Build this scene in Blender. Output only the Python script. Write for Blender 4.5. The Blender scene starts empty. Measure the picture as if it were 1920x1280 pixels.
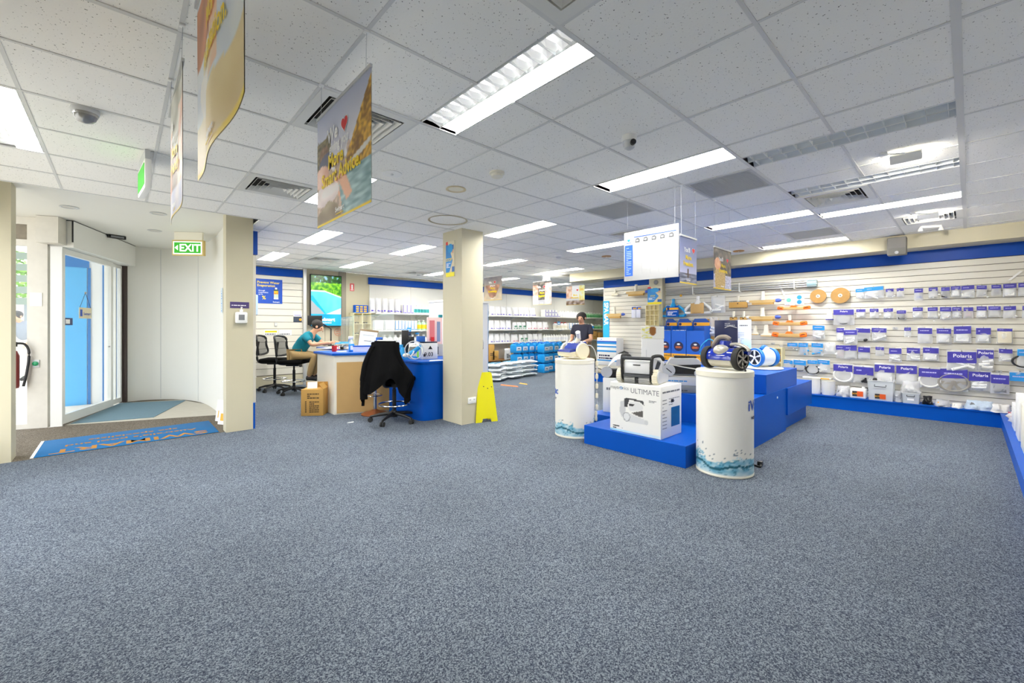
import bpy, bmesh, math, random
from mathutils import Vector, Matrix, noise as mnoise
R = math.radians
scene = bpy.context.scene
COL = scene.collection
random.seed(7)

# ------------------------------------------------------------------ camera
F_PX, HORIZON, CAM_H = 793.6, 612.0, 1.35
TH = R(47.23)                       # camera heading measured from +X
FWD = (math.cos(TH), math.sin(TH)); RGT = (math.sin(TH), -math.cos(TH))
cam_data = bpy.data.cameras.new('camera')
cam_data.sensor_fit = 'HORIZONTAL'; cam_data.sensor_width = 36.0
cam_data.lens = 36.0 * F_PX / 1920.0
cam_data.shift_y = -(640.0 - HORIZON) / 1920.0
cam_data.clip_start = 0.05; cam_data.clip_end = 200
cam = bpy.data.objects.new('camera', cam_data); COL.objects.link(cam)
cam.location = (0, 0, CAM_H); cam.rotation_euler = (R(90), 0, TH - R(90))
scene.camera = cam

# ------------------------------------------------------------------ world, exposure
world = bpy.data.worlds.new('overcast_sky'); scene.world = world
world.use_nodes = True
wb = world.node_tree.nodes['Background']
wb.inputs[0].default_value = (0.93, 0.96, 1.0, 1); wb.inputs[1].default_value = 3.0
vs = scene.view_settings
vs.view_transform = 'Standard'; vs.look = 'None'; vs.gamma = 1.0; vs.exposure = 0.55
vs.use_curve_mapping = False
cy = scene.cycles                  # keep the path tracer quick: short paths, adaptive noise level
cy.max_bounces = 9; cy.diffuse_bounces = 8; cy.glossy_bounces = 2; cy.transmission_bounces = 2; cy.transparent_max_bounces = 6
cy.caustics_reflective = False; cy.caustics_refractive = False; cy.use_adaptive_sampling = True; cy.adaptive_threshold = 0.05
cy.use_denoising = True
LAMP = 31.0                        # radiance of the ceiling diffusers

# ------------------------------------------------------------------ survey helpers: world point of a sight line on a known plane
def ray(px, py):
    a = (px - 960) / F_PX; b = (HORIZON - py) / F_PX
    return Vector((FWD[0] + a * RGT[0], FWD[1] + a * RGT[1], b))
def onX(px, py, x): r = ray(px, py); t = x / r.x; return Vector((x, t * r.y, CAM_H + t * r.z))
def onY(px, py, y): r = ray(px, py); t = y / r.y; return Vector((t * r.x, y, CAM_H + t * r.z))
def onZ(px, py, z): r = ray(px, py); t = (z - CAM_H) / r.z; return Vector((t * r.x, t * r.y, z))
def atD(px, py, d): r = ray(px, py); return Vector((d * r.x, d * r.y, CAM_H + d * r.z))
def proj(x, y, z):
    d = x * FWD[0] + y * FWD[1]; l = x * RGT[0] + y * RGT[1]
    if d < 0.05: return None
    return 960 + F_PX * l / d, HORIZON - F_PX * (z - CAM_H) / d

# ------------------------------------------------------------------ materials
def lin(c):
    return tuple(((v / 255.0) / 12.92 if v / 255.0 <= 0.04045 else ((v / 255.0 + 0.055) / 1.055) ** 2.4) for v in c)
MATS = {}
def mat(name, rgb, rough=0.5, metal=0.0, emit=None, strength=0.0, spec=0.5, noise=None, bump=None, alpha=None, coat=0.0):
    """noise=(scale, amount) varies the colour; bump=(scale, strength) gives fine relief"""
    if name in MATS: return MATS[name]
    m = bpy.data.materials.new(name); m.use_nodes = True
    nt = m.node_tree; b = nt.nodes['Principled BSDF']
    c = lin(rgb) + (1,)
    b.inputs['Base Color'].default_value = c
    b.inputs['Roughness'].default_value = rough; b.inputs['Metallic'].default_value = metal
    b.inputs['Specular IOR Level'].default_value = spec
    if coat: b.inputs['Coat Weight'].default_value = coat
    if emit is not None:
        b.inputs['Emission Color'].default_value = lin(emit) + (1,); b.inputs['Emission Strength'].default_value = strength
    if noise or bump:
        tc = nt.nodes.new('ShaderNodeTexCoord')
    if noise:
        n = nt.nodes.new('ShaderNodeTexNoise'); n.inputs['Scale'].default_value = noise[0]; n.inputs['Detail'].default_value = 3
        mx = nt.nodes.new('ShaderNodeMix'); mx.data_type = 'RGBA'
        k = noise[1]
        mx.inputs['A'].default_value = tuple(v * (1 - k) for v in c[:3]) + (1,)
        mx.inputs['B'].default_value = tuple(min(1, v * (1 + k)) for v in c[:3]) + (1,)
        nt.links.new(tc.outputs['Object'], n.inputs['Vector']); nt.links.new(n.outputs['Fac'], mx.inputs['Factor'])
        nt.links.new(mx.outputs['Result'], b.inputs['Base Color'])
    if bump:
        n2 = nt.nodes.new('ShaderNodeTexNoise'); n2.inputs['Scale'].default_value = bump[0]; n2.inputs['Detail'].default_value = 4
        bp = nt.nodes.new('ShaderNodeBump'); bp.inputs['Strength'].default_value = bump[1]; bp.inputs['Distance'].default_value = 0.01
        nt.links.new(tc.outputs['Object'], n2.inputs['Vector']); nt.links.new(n2.outputs['Fac'], bp.inputs['Height'])
        nt.links.new(bp.outputs['Normal'], b.inputs['Normal'])
    if alpha is not None:
        b.inputs['Alpha'].default_value = alpha
    MATS[name] = m
    return m
def sheer(name, rgb, clear, rough=0.15):
    """clear plastic film / thin glass: part see-through, part glossy"""
    if name in MATS: return MATS[name]
    m = bpy.data.materials.new(name); m.use_nodes = True; nt = m.node_tree
    b = nt.nodes['Principled BSDF']; out = nt.nodes['Material Output']
    b.inputs['Base Color'].default_value = lin(rgb) + (1,); b.inputs['Roughness'].default_value = rough
    t = nt.nodes.new('ShaderNodeBsdfTransparent'); t.inputs[0].default_value = (0.97, 0.98, 0.98, 1)
    mx = nt.nodes.new('ShaderNodeMixShader'); mx.inputs[0].default_value = 1 - clear
    nt.links.new(t.outputs[0], mx.inputs[1]); nt.links.new(b.outputs[0], mx.inputs[2]); nt.links.new(mx.outputs[0], out.inputs[0])
    MATS[name] = m
    return m
def print_mat(name, rough=0.45, glow=0.0):
    """printed picture: colour stored on the mesh's points"""
    if name in MATS: return MATS[name]
    m = bpy.data.materials.new(name); m.use_nodes = True; nt = m.node_tree; b = nt.nodes['Principled BSDF']
    a = nt.nodes.new('ShaderNodeAttribute'); a.attribute_name = 'print'
    b.inputs['Roughness'].default_value = rough
    nt.links.new(a.outputs['Color'], b.inputs['Base Color'])
    if glow:
        nt.links.new(a.outputs['Color'], b.inputs['Emission Color']); b.inputs['Emission Strength'].default_value = glow
        b.inputs['Base Color'].default_value = (0, 0, 0, 1)
        for l in list(b.inputs['Base Color'].links): nt.links.remove(l)
    MATS[name] = m
    return m
def carpet_mat(name, dark, mid, light, scale):
    m = bpy.data.materials.new(name); m.use_nodes = True; nt = m.node_tree; b = nt.nodes['Principled BSDF']
    tc = nt.nodes.new('ShaderNodeTexCoord')
    n = nt.nodes.new('ShaderNodeTexVoronoi'); n.inputs['Scale'].default_value = scale; n.inputs['Randomness'].default_value = 1.0
    sep = nt.nodes.new('ShaderNodeSeparateColor')
    rp = nt.nodes.new('ShaderNodeValToRGB'); e = rp.color_ramp.elements
    e[0].position = 0.08; e[0].color = lin(dark) + (1,); e[1].position = 0.92; e[1].color = lin(light) + (1,)
    k = e.new(0.5); k.color = lin(mid) + (1,)
    n2 = nt.nodes.new('ShaderNodeTexNoise'); n2.inputs['Scale'].default_value = 1.3; n2.inputs['Detail'].default_value = 3
    mr = nt.nodes.new('ShaderNodeMapRange'); mr.inputs['From Min'].default_value = 0.3; mr.inputs['From Max'].default_value = 0.7
    mr.inputs['To Min'].default_value = 0.9; mr.inputs['To Max'].default_value = 1.08
    mul = nt.nodes.new('ShaderNodeMix'); mul.data_type = 'RGBA'; mul.blend_type = 'MULTIPLY'; mul.inputs['Factor'].default_value = 1
    bp = nt.nodes.new('ShaderNodeBump'); bp.inputs['Strength'].default_value = 0.2; bp.inputs['Distance'].default_value = 0.003
    L = nt.links.new
    L(tc.outputs['Object'], n.inputs['Vector']); L(tc.outputs['Object'], n2.inputs['Vector'])
    L(n.outputs['Color'], sep.inputs[0]); L(sep.outputs[0], rp.inputs['Fac']); L(n2.outputs['Fac'], mr.inputs['Value'])
    L(rp.outputs['Color'], mul.inputs['A']); L(mr.outputs['Result'], mul.inputs['B'])
    L(mul.outputs['Result'], b.inputs['Base Color']); L(n.outputs['Distance'], bp.inputs['Height']); L(bp.outputs['Normal'], b.inputs['Normal'])
    b.inputs['Roughness'].default_value = 0.95; b.inputs['Specular IOR Level'].default_value = 0.15
    MATS[name] = m
    return m
def tile_mat():
    m = bpy.data.materials.new('mineral_tile'); m.use_nodes = True; nt = m.node_tree; b = nt.nodes['Principled BSDF']
    L = nt.links.new
    tc = nt.nodes.new('ShaderNodeTexCoord'); oi = nt.nodes.new('ShaderNodeObjectInfo')
    mulr = nt.nodes.new('ShaderNodeMath'); mulr.operation = 'MULTIPLY'; mulr.inputs[1].default_value = 37.0
    cb = nt.nodes.new('ShaderNodeCombineXYZ'); ad = nt.nodes.new('ShaderNodeVectorMath'); ad.operation = 'ADD'
    L(oi.outputs['Random'], mulr.inputs[0]); L(mulr.outputs[0], cb.inputs[0]); L(mulr.outputs[0], cb.inputs[1])
    L(tc.outputs['Object'], ad.inputs[0]); L(cb.outputs[0], ad.inputs[1])
    n = nt.nodes.new('ShaderNodeTexVoronoi'); n.inputs['Scale'].default_value = 85
    n3 = nt.nodes.new('ShaderNodeTexNoise'); n3.inputs['Scale'].default_value = 60
    L(ad.outputs[0], n.inputs['Vector']); L(ad.outputs[0], n3.inputs['Vector'])
    sm = nt.nodes.new('ShaderNodeMath'); sm.operation = 'ADD'
    L(n.outputs['Distance'], sm.inputs[0]); L(n3.outputs['Fac'], sm.inputs[1])
    rp = nt.nodes.new('ShaderNodeValToRGB'); e = rp.color_ramp.elements
    e[0].position = 0.55; e[0].color = lin((112, 111, 108)) + (1,); e[1].position = 0.62; e[1].color = lin((246, 245, 241)) + (1,)
    L(sm.outputs[0], rp.inputs['Fac']); L(rp.outputs['Color'], b.inputs['Base Color'])
    bp = nt.nodes.new('ShaderNodeBump'); bp.inputs['Strength'].default_value = 0.25; bp.inputs['Distance'].default_value = 0.002
    L(sm.outputs[0], bp.inputs['Height']); L(bp.outputs['Normal'], b.inputs['Normal'])
    b.inputs['Roughness'].default_value = 0.9; b.inputs['Specular IOR Level'].default_value = 0.2
    MATS['mineral_tile'] = m
    return m

# ------------------------------------------------------------------ mesh builder
class MB:
    def __init__(s): s.v = []; s.f = []; s.m = []; s.M = Matrix()
    def at(s, loc=(0, 0, 0), rz=0, rx=0, ry=0):
        s.M = Matrix.Translation(loc) @ Matrix.Rotation(rz, 4, 'Z') @ Matrix.Rotation(ry, 4, 'Y') @ Matrix.Rotation(rx, 4, 'X'); return s
    def add(s, vs, fs, m=0):
        o = len(s.v); s.v += [tuple(s.M @ Vector(p)) for p in vs]
        s.f += [tuple(i + o for i in q) for q in fs]; s.m += [m] * len(fs); return s
    def box(s, x0, y0, z0, x1, y1, z1, m=0):
        vs = [(x0, y0, z0), (x1, y0, z0), (x1, y1, z0), (x0, y1, z0), (x0, y0, z1), (x1, y0, z1), (x1, y1, z1), (x0, y1, z1)]
        return s.add(vs, [(0, 3, 2, 1), (4, 5, 6, 7), (0, 1, 5, 4), (1, 2, 6, 5), (2, 3, 7, 6), (3, 0, 4, 7)], m)
    def cbox(s, x0, y0, z0, x1, y1, z1, c=0.005, m=0):
        """box with chamfered edges"""
        bm = bmesh.new()
        vs = [bm.verts.new(p) for p in [(x0, y0, z0), (x1, y0, z0), (x1, y1, z0), (x0, y1, z0), (x0, y0, z1), (x1, y0, z1), (x1, y1, z1), (x0, y1, z1)]]
        for q in [(0, 3, 2, 1), (4, 5, 6, 7), (0, 1, 5, 4), (1, 2, 6, 5), (2, 3, 7, 6), (3, 0, 4, 7)]: bm.faces.new([vs[i] for i in q])
        bmesh.ops.bevel(bm, geom=bm.edges[:], offset=c, segments=2, affect='EDGES', profile=0.5)
        bm.verts.index_update()
        s.add([v.co[:] for v in bm.verts], [[v.index for v in f.verts] for f in bm.faces], m); bm.free(); return s
    def prism(s, pts, a0, a1, axis='y', m=0):
        """2-D outline extruded along an axis; outline in the other two axes (x,z / y,z / x,y)"""
        n = len(pts)
        def P(p, a): return {'y': (p[0], a, p[1]), 'x': (a, p[0], p[1]), 'z': (p[0], p[1], a)}[axis]
        vs = [P(p, a0) for p in pts] + [P(p, a1) for p in pts]
        fs = [tuple(range(n))[::-1], tuple(range(n, 2 * n))] + [(i, (i + 1) % n, n + (i + 1) % n, n + i) for i in range(n)]
        return s.add(vs, fs, m)
    def lathe(s, prof, n=24, c=(0, 0, 0), axis='z', m=0, cap=True):
        vs = []; k = len(prof)
        for (r, h) in prof:
            for i in range(n):
                a = 2 * math.pi * i / n; x, y = r * math.cos(a), r * math.sin(a)
                p = {'z': (x, y, h), 'x': (h, x, y), 'y': (x, h, y)}[axis]
                vs.append((p[0] + c[0], p[1] + c[1], p[2] + c[2]))
        fs = [(j * n + i, j * n + (i + 1) % n, (j + 1) * n + (i + 1) % n, (j + 1) * n + i) for j in range(k - 1) for i in range(n)]
        if cap: fs += [tuple(range(n))[::-1], tuple(range((k - 1) * n, k * n))]
        return s.add(vs, fs, m)
    def cyl(s, c, r, h, axis='z', n=20, r2=None, m=0):
        return s.lathe([(r, 0), (r if r2 is None else r2, h)], n, c, axis, m)
    def tube(s, path, r, n=8, m=0, closed=False):
        pts = [Vector(p) for p in path]; k = len(pts); vs = []
        up = Vector((0, 0, 1))
        for i, p in enumerate(pts):
            a = pts[(i - 1) % k] if (closed or i > 0) else p; b = pts[(i + 1) % k] if (closed or i < k - 1) else p
            d = (b - a).normalized()
            u = d.cross(up)
            if u.length < 1e-3: u = d.cross(Vector((1, 0, 0)))
            u.normalize(); w = u.cross(d).normalized()
            rr = r[i] if isinstance(r, (list, tuple)) else r
            for j in range(n):
                t = 2 * math.pi * j / n; vs.append(tuple(p + u * (rr * math.cos(t)) + w * (rr * math.sin(t))))
        fs = []
        for i in range(k if closed else k - 1):
            i2 = (i + 1) % k
            fs += [(i * n + j, i2 * n + j, i2 * n + (j + 1) % n, i * n + (j + 1) % n) for j in range(n)]
        if not closed: fs += [tuple(range(n)), tuple(range((k - 1) * n, k * n))[::-1]]
        return s.add(vs, fs, m)
    def ring(s, c, R_, r, axis='z', n=32, k=8, m=0, sx=1.0):
        vs = []
        for i in range(n):
            a = 2 * math.pi * i / n
            for j in range(k):
                b = 2 * math.pi * j / k; rr = R_ + r * math.cos(b); h = r * math.sin(b)
                x, y = rr * math.cos(a) * sx, rr * math.sin(a)
                p = {'z': (x, y, h), 'x': (h, x, y), 'y': (x, h, y)}[axis]
                vs.append((p[0] + c[0], p[1] + c[1], p[2] + c[2]))
        fs = [(i * k + j, ((i + 1) % n) * k + j, ((i + 1) % n) * k + (j + 1) % k, i * k + (j + 1) % k) for i in range(n) for j in range(k)]
        return s.add(vs, fs, m)
    def ball(s, c, rx, ry=None, rz=None, n=16, k=10, m=0):
        ry = rx if ry is None else ry; rz = rx if rz is None else rz
        vs = [(c[0], c[1], c[2] - rz)]
        for j in range(1, k):
            t = math.pi * j / k - math.pi / 2
            for i in range(n):
                a = 2 * math.pi * i / n; vs.append((c[0] + rx * math.cos(t) * math.cos(a), c[1] + ry * math.cos(t) * math.sin(a), c[2] + rz * math.sin(t)))
        vs.append((c[0], c[1], c[2] + rz)); e = len(vs) - 1
        fs = [(0, 1 + (i + 1) % n, 1 + i) for i in range(n)]
        fs += [(1 + j * n + i, 1 + j * n + (i + 1) % n, 1 + (j + 1) * n + (i + 1) % n, 1 + (j + 1) * n + i) for j in range(k - 2) for i in range(n)]
        fs += [(e, 1 + (k - 2) * n + i, 1 + (k - 2) * n + (i + 1) % n) for i in range(n)]
        return s.add(vs, fs, m)
    def pillow(s, x0, z0, x1, z1, t, n=8, k=8, rough=0.0, seed=0, taper=0.0, m=0, flatbase=0.0, p=0.5):
        """soft bag standing in XZ, thick along Y, centred on y=0"""
        vs = []
        for side in (-1, 1):
            for j in range(k + 1):
                for i in range(n + 1):
                    u, w = i / n, j / k
                    e = (max(0, 4 * u * (1 - u)) ** p) * (max(0, 4 * w * (1 - w)) ** p)
                    if flatbase: e = (max(0, 4 * u * (1 - u)) ** p) * min(1, (1 - w) * 1.6) ** p
                    cx = (x0 + x1) / 2; hw = (x1 - x0) / 2 * (1 - taper * w)
                    x = cx + (2 * u - 1) * hw; z = z0 + (z1 - z0) * w
                    q = mnoise.noise(Vector((x * 14 + seed, side * 3.1, z * 14))) * rough
                    vs.append((x + q * 0.3, side * (t / 2 * e + 0.0006) + side * abs(q) * (0.3 + e), z + q * 0.3))
        N = (n + 1) * (k + 1); fs = []
        for j in range(k):
            for i in range(n):
                a = j * (n + 1) + i
                fs.append((a, a + 1, a + n + 2, a + n + 1)); fs.append((N + a, N + a + n + 1, N + a + n + 2, N + a + 1))
        edge = [i for i in range(n + 1)] + [(j + 1) * (n + 1) + n for j in range(k)] + [k * (n + 1) + n - 1 - i for i in range(n)] + [(k - 1 - j) * (n + 1) for j in range(k - 1)]
        for a, b in zip(edge, edge[1:] + edge[:1]): fs.append((b, a, N + a, N + b))
        return s.add(vs, fs, m)
    def mesh(s, name, mats, smooth=35):
        me = bpy.data.meshes.new(name); me.from_pydata(s.v, [], s.f)
        if not isinstance(mats, (list, tuple)): mats = [mats]
        for q in mats: me.materials.append(q)
        if len(mats) > 1: me.polygons.foreach_set('material_index', s.m)
        if smooth:
            me.polygons.foreach_set('use_smooth', [True] * len(me.polygons)); me.set_sharp_from_angle(angle=R(smooth))
        me.update(); return me
    def build(s, name, mats, parent=None, loc=None, rz=None, smooth=35):
        return link(name, s.mesh(name, mats, smooth), parent, loc, rz)
def link(name, me, parent=None, loc=None, rz=None):
    o = bpy.data.objects.new(name, me); COL.objects.link(o)
    if parent is not None: o.parent = parent
    if loc is not None: o.location = loc
    if rz is not None: o.rotation_euler[2] = rz
    return o
def tag(o, label=None, cat=None, group=None, kind=None):
    if label: o['label'] = label
    if cat: o['category'] = cat
    if group: o['group'] = group
    if kind: o['kind'] = kind
    return o
def skin(name, V, E, m, parent, sub=2, grow=1.0, pad=0.0, only=None):
    """one continuous figure grown over a posed skeleton; V: name -> (x,y,z,radius)"""
    keys = [k for k in V if only is None or k in only]; ix = {k: i for i, k in enumerate(keys)}
    ed = [(ix[a], ix[b]) for a, b in E if a in ix and b in ix]
    me = bpy.data.meshes.new(name); me.from_pydata([V[k][:3] for k in keys], ed, [])
    o = bpy.data.objects.new(name, me); COL.objects.link(o)
    o.modifiers.new('skin', 'SKIN').use_smooth_shade = True
    s_ = o.modifiers.new('sub', 'SUBSURF'); s_.levels = sub; s_.render_levels = sub
    for i, k in enumerate(keys):
        r = V[k][3] * grow + pad; r = r if isinstance(r, tuple) else r
        me.skin_vertices[0].data[i].radius = (r, r); me.skin_vertices[0].data[i].use_root = (i == 0)
    bpy.context.view_layer.update()
    dg = bpy.context.evaluated_depsgraph_get(); nm = bpy.data.meshes.new_from_object(o.evaluated_get(dg))
    bpy.data.objects.remove(o); nm.name = name; nm.materials.clear(); nm.materials.append(m)
    nm.polygons.foreach_set('use_smooth', [True] * len(nm.polygons)); nm.update()
    return link(name, nm, parent)
def thing(name, label, cat, loc=(0, 0, 0), rz=0.0, group=None):
    o = bpy.data.objects.new(name, None); COL.objects.link(o); o.empty_display_size = 0.05
    o.location = loc; o.rotation_euler[2] = rz
    return tag(o, label, cat, group)
def struct(name, mb, m, parent=None, smooth=0):
    o = mb.build(name, m, parent, smooth=smooth)
    if parent is None: o['kind'] = 'structure'
    return o
ORD = ['first', 'second', 'third', 'fourth', 'fifth', 'sixth', 'seventh', 'eighth', 'ninth', 'tenth', 'eleventh', 'twelfth', 'thirteenth',
       'fourteenth', 'fifteenth', 'sixteenth', 'seventeenth', 'eighteenth', 'nineteenth', 'twentieth', 'twenty-first', 'twenty-second', 'twenty-third', 'twenty-fourth']

# picture(w,h,fn): a sheet in local XZ facing -Y whose points carry printed colour fn(u,v)->(r,g,b) 0..255
def picture_mesh(name, w, h, fn, nx, nz, m, wave=None, y=0.0, x0=None, z0=0.0):
    x0 = -w / 2 if x0 is None else x0
    vs = []; cs = []
    for j in range(nz + 1):
        for i in range(nx + 1):
            u, v = i / nx, j / nz; x = x0 + w * u
            vs.append((x, y + (wave(u, v) if wave else 0), z0 + h * v)); cs += list(lin(fn(u, v))) + [1.0]
    fs = [(j * (nx + 1) + i, j * (nx + 1) + i + 1, (j + 1) * (nx + 1) + i + 1, (j + 1) * (nx + 1) + i) for j in range(nz) for i in range(nx)]
    me = bpy.data.meshes.new(name); me.from_pydata(vs, [], fs)
    a = me.attributes.new('print', 'FLOAT_COLOR', 'POINT'); a.data.foreach_set('color', cs)
    me.materials.append(m); me.polygons.foreach_set('use_smooth', [True] * len(fs)); me.update()
    return me
def picture(name, w, h, fn, nx, nz, parent, m=None, wave=None, y=0.0, x0=None, z0=0.0):
    return link(name, picture_mesh(name, w, h, fn, nx, nz, m or print_mat('printed_picture'), wave, y, x0, z0), parent)
def text(s, x, z, size, m, parent, y=-0.002, align='CENTER', bold=0.0, name='lettering', wave=None, sx=1.0, flat=False, mirror=False, shear=0.0, rot=0.0):
    """lettering in local XZ facing -Y (flat=True: lying in XY facing +Z)"""
    c = bpy.data.curves.new('letters', 'FONT'); c.body = s; c.size = size; c.align_x = align; c.offset = bold * size; c.resolution_u = 3; c.shear = shear
    o = bpy.data.objects.new('letters', c); me = bpy.data.meshes.new_from_object(o)
    bpy.data.objects.remove(o); bpy.data.curves.remove(c)
    cr, sr = math.cos(rot), math.sin(rot)
    for v in me.vertices:
        px, pz = v.co.x * sx, v.co.y
        px, pz = px * cr - pz * sr, px * sr + pz * cr
        X, Z_ = x + px, z + pz
        if flat: v.co = (X, Z_, y)
        else: v.co = (X, y + (wave(X, Z_) if wave else 0), Z_)
    me.materials.clear(); me.materials.append(m); me.name = name; me.update()
    return link(name, me, parent)
def bars(parent, x0, z0, x1, z1, rows, m, y=-0.003, seed=1, name='fine_print', frac=0.55):
    """rows of print too small to read"""
    rn = random.Random(seed); mb = MB(); h = (z1 - z0) / rows
    for k in range(rows):
        x = x0
        while x < x1 - 0.002:
            w = min(rn.uniform(0.08, 0.25) * (x1 - x0), x1 - x); mb.box(x, y - 0.0006, z0 + k * h, x + w, y, z0 + k * h + h * frac); x += w + 0.03 * (x1 - x0)
            if rn.random() < 0.12: break
    return mb.build(name, m, parent, smooth=0)
def heart_pts(cx, cz, s, n=28):
    out = []
    for i in range(n):
        t = 2 * math.pi * i / n
        out.append((cx + s * 16 * math.sin(t) ** 3 / 32, cz + s * (13 * math.cos(t) - 5 * math.cos(2 * t) - 2 * math.cos(3 * t) - math.cos(4 * t)) / 32))
    return out
def nz3(x, y, z=0.0): return mnoise.noise(Vector((x, y, z)))
def mixc(a, b, t): t = max(0.0, min(1.0, t)); return tuple(a[i] + (b[i] - a[i]) * t for i in range(3))
def inpoly(u, v, P):
    c = False; n = len(P); j = n - 1
    for i in range(n):
        if ((P[i][1] > v) != (P[j][1] > v)) and u < (P[j][0] - P[i][0]) * (v - P[i][1]) / (P[j][1] - P[i][1]) + P[i][0]: c = not c
        j = i
    return c
def inell(u, v, a, b, ra, rb): return ((u - a) / ra) ** 2 + ((v - b) / rb) ** 2 < 1

# shared materials
CREAM = mat('cream_paint', (201, 194, 168), 0.55, noise=(1.5, 0.03))
WHITEP = mat('white_paint', (226, 225, 219), 0.5, noise=(1.2, 0.02))
SLAT = mat('slat_laminate', (222, 218, 206), 0.35)
GROOVE = mat('slat_groove', (120, 114, 104), 0.6)
BAND = mat('royal_blue_band', (0, 70, 168), 0.4, spec=0.2)
BLUE = mat('blue_laminate', (0, 80, 180), 0.38, noise=(3, 0.05), spec=0.18)
BLUE_D = mat('deep_blue_plastic', (16, 45, 140), 0.2, coat=0.6)
SKYB = mat('sky_blue_plastic', (28, 152, 214), 0.35)
JUGB = mat('jerrycan_blue', (18, 142, 214), 0.35)
WHITE = mat('white_plastic', (240, 240, 238), 0.35)
OFFW = mat('offwhite_plastic', (232, 228, 212), 0.4)
GREYL = mat('light_grey_plastic', (196, 198, 200), 0.35)
GREYM = mat('mid_grey_plastic', (128, 130, 134), 0.4)
BLACK = mat('black_plastic', (22, 22, 24), 0.4)
RUBBER = mat('black_rubber', (38, 38, 38), 0.8)
FABRIC = mat('black_fabric', (14, 14, 15), 0.95, spec=0.1, bump=(300, 0.3))
MESHF = mat('black_mesh_fabric', (52, 52, 54), 0.9)
CHROME = mat('chrome', (215, 215, 218), 0.18, metal=1.0)
ALU = mat('aluminium', (205, 205, 202), 0.4, metal=0.6)
STEEL = mat('brushed_steel', (160, 160, 160), 0.35, metal=0.9)
CARD = mat('brown_cardboard', (190, 148, 78), 0.8, noise=(8, 0.06))
CARDL = mat('pale_cardboard', (196, 160, 104), 0.8, noise=(6, 0.06))
WOODP = mat('pale_wood', (202, 170, 112), 0.6, noise=(20, 0.08))
ORANGE = mat('orange_plastic', (255, 118, 20), 0.4)
RED = mat('red_plastic', (196, 26, 34), 0.3)
YEL = mat('yellow_plastic', (222, 214, 0), 0.4)
YINK = mat('yellow_ink', (255, 222, 0), 0.5)
WINK = mat('white_ink', (252, 252, 252), 0.5)
KINK = mat('dark_ink', (40, 42, 48), 0.6)
BINK = mat('blue_ink', (24, 82, 190), 0.5)
NINK = mat('navy_ink', (28, 34, 80), 0.5)
PURP = mat('violet_card', (62, 56, 160), 0.5, noise=(25, 0.25))
LBLUE = mat('cyan_card', (30, 140, 214), 0.5)
GOLDC = mat('amber_card', (240, 172, 30), 0.5)
FILM = sheer('clear_film', (248, 249, 252), 0.62, 0.10)
CLEAR = sheer('clear_acrylic', (226, 238, 238), 0.86, 0.05)
GLASS = sheer('window_glass', (225, 236, 240), 0.93, 0.02)
FROST = sheer('frosted_tub', (220, 226, 232), 0.35, 0.25)
SILV = mat('silver_wrap', (188, 190, 196), 0.35, noise=(40, 0.25), bump=(60, 0.5))
SKIN = mat('skin', (206, 156, 126), 0.55, noise=(8, 0.05))
HAIR = mat('dark_hair', (36, 30, 28), 0.7, bump=(120, 0.5))
TEAL = mat('teal_shirt', (0, 122, 142), 0.85, bump=(60, 0.2))
KHAKI = mat('khaki_cloth', (168, 142, 98), 0.9, bump=(60, 0.2))
# ================================================================== ROOM
CARPET = carpet_mat('loop_carpet', (50, 57, 73), (87, 96, 109), (130, 139, 148), 210)
BROWNC = carpet_mat('entrance_carpet', (82, 74, 64), (108, 100, 88), (142, 134, 122), 180)
TILE = tile_mat()
TBAR = mat('grid_bar_white', (214, 214, 212), 0.45)
BX, BY, CZ, EZ = 8.95, 10.6, 2.70, 2.80          # slat wall, back wall, ceiling, entrance ceiling

fl = MB().box(-1.1, -0.8, -0.06, 16, 6.48, 0).box(1.2, 6.48, -0.06, 16, 10.75, 0)
struct('floor', fl, CARPET)
struct('floor_entrance', MB().prism([(-1.3, 6.48), (1.2, 6.48), (1.2, 10.4), (0.1, 10.4), (-0.66, 8.36), (-1.9, 8.8), (-1.9, 6.48)], -0.06, -0.001, 'z'), BROWNC)
tl = [onZ(*p, 0) for p in [(388, 777), (236, 762), (340, 749.5), (397, 760), (414, 776)]]
tag(MB().prism([(p.x, p.y) for p in [onZ(122, 797, 0), onZ(405, 778, 0), onZ(412, 770, 0), onZ(395, 759, 0), onZ(340, 749.5, 0), onZ(232, 755, 0)]], -0.0005, 0.002, 'z').build('tiled_threshold', mat('beige_floor_tile', (196, 190, 176), 0.6, noise=(9, 0.08)), smooth=0), kind='structure')
mq = [onZ(*p, 0) for p in [(132, 795), (288, 782.5), (348, 751), (226, 756)]]
tag(MB().prism([(p.x, p.y) for p in mq], 0.002, 0.010, 'z').build('door_mat', mat('blue_grey_matting', (104, 132, 146), 0.95, noise=(60, 0.15)), smooth=0), 'faded blue-grey ribbed mat just inside the glass door', 'mat')

# printed entrance mat
t = thing('entrance_mat', 'long blue entrance mat with upside-down orange lettering at the carpet edge', 'mat', (0.135, 6.945, 0))
MB().cbox(-0.79, -0.43, 0.0, 0.79, 0.43, 0.008, 0.003).build('mat_body', mat('mat_blue_pile', (12, 100, 158), 0.95, noise=(80, 0.12)), t)
OCH = mat('ochre_pile', (178, 122, 40), 0.95, noise=(80, 0.12))
for s_, zz, sz in (('SWIMART', 0.22, 0.25), ("Australia's pool and", 0.0, 0.12), ('spa specialists', -0.19, 0.12)):
    o = text(s_, 0, 0, sz, OCH, t, y=0.0095, flat=True, bold=0.02, sx=1.25)
    o.rotation_euler[2] = math.pi; o.location = (0, -zz - 0.0, 0)
tag(MB().box(-0.815, -0.43, 0, -0.79, 0.43, 0.009).build('edge_strip', WHITE, t), 'pale edge strip')

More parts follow.
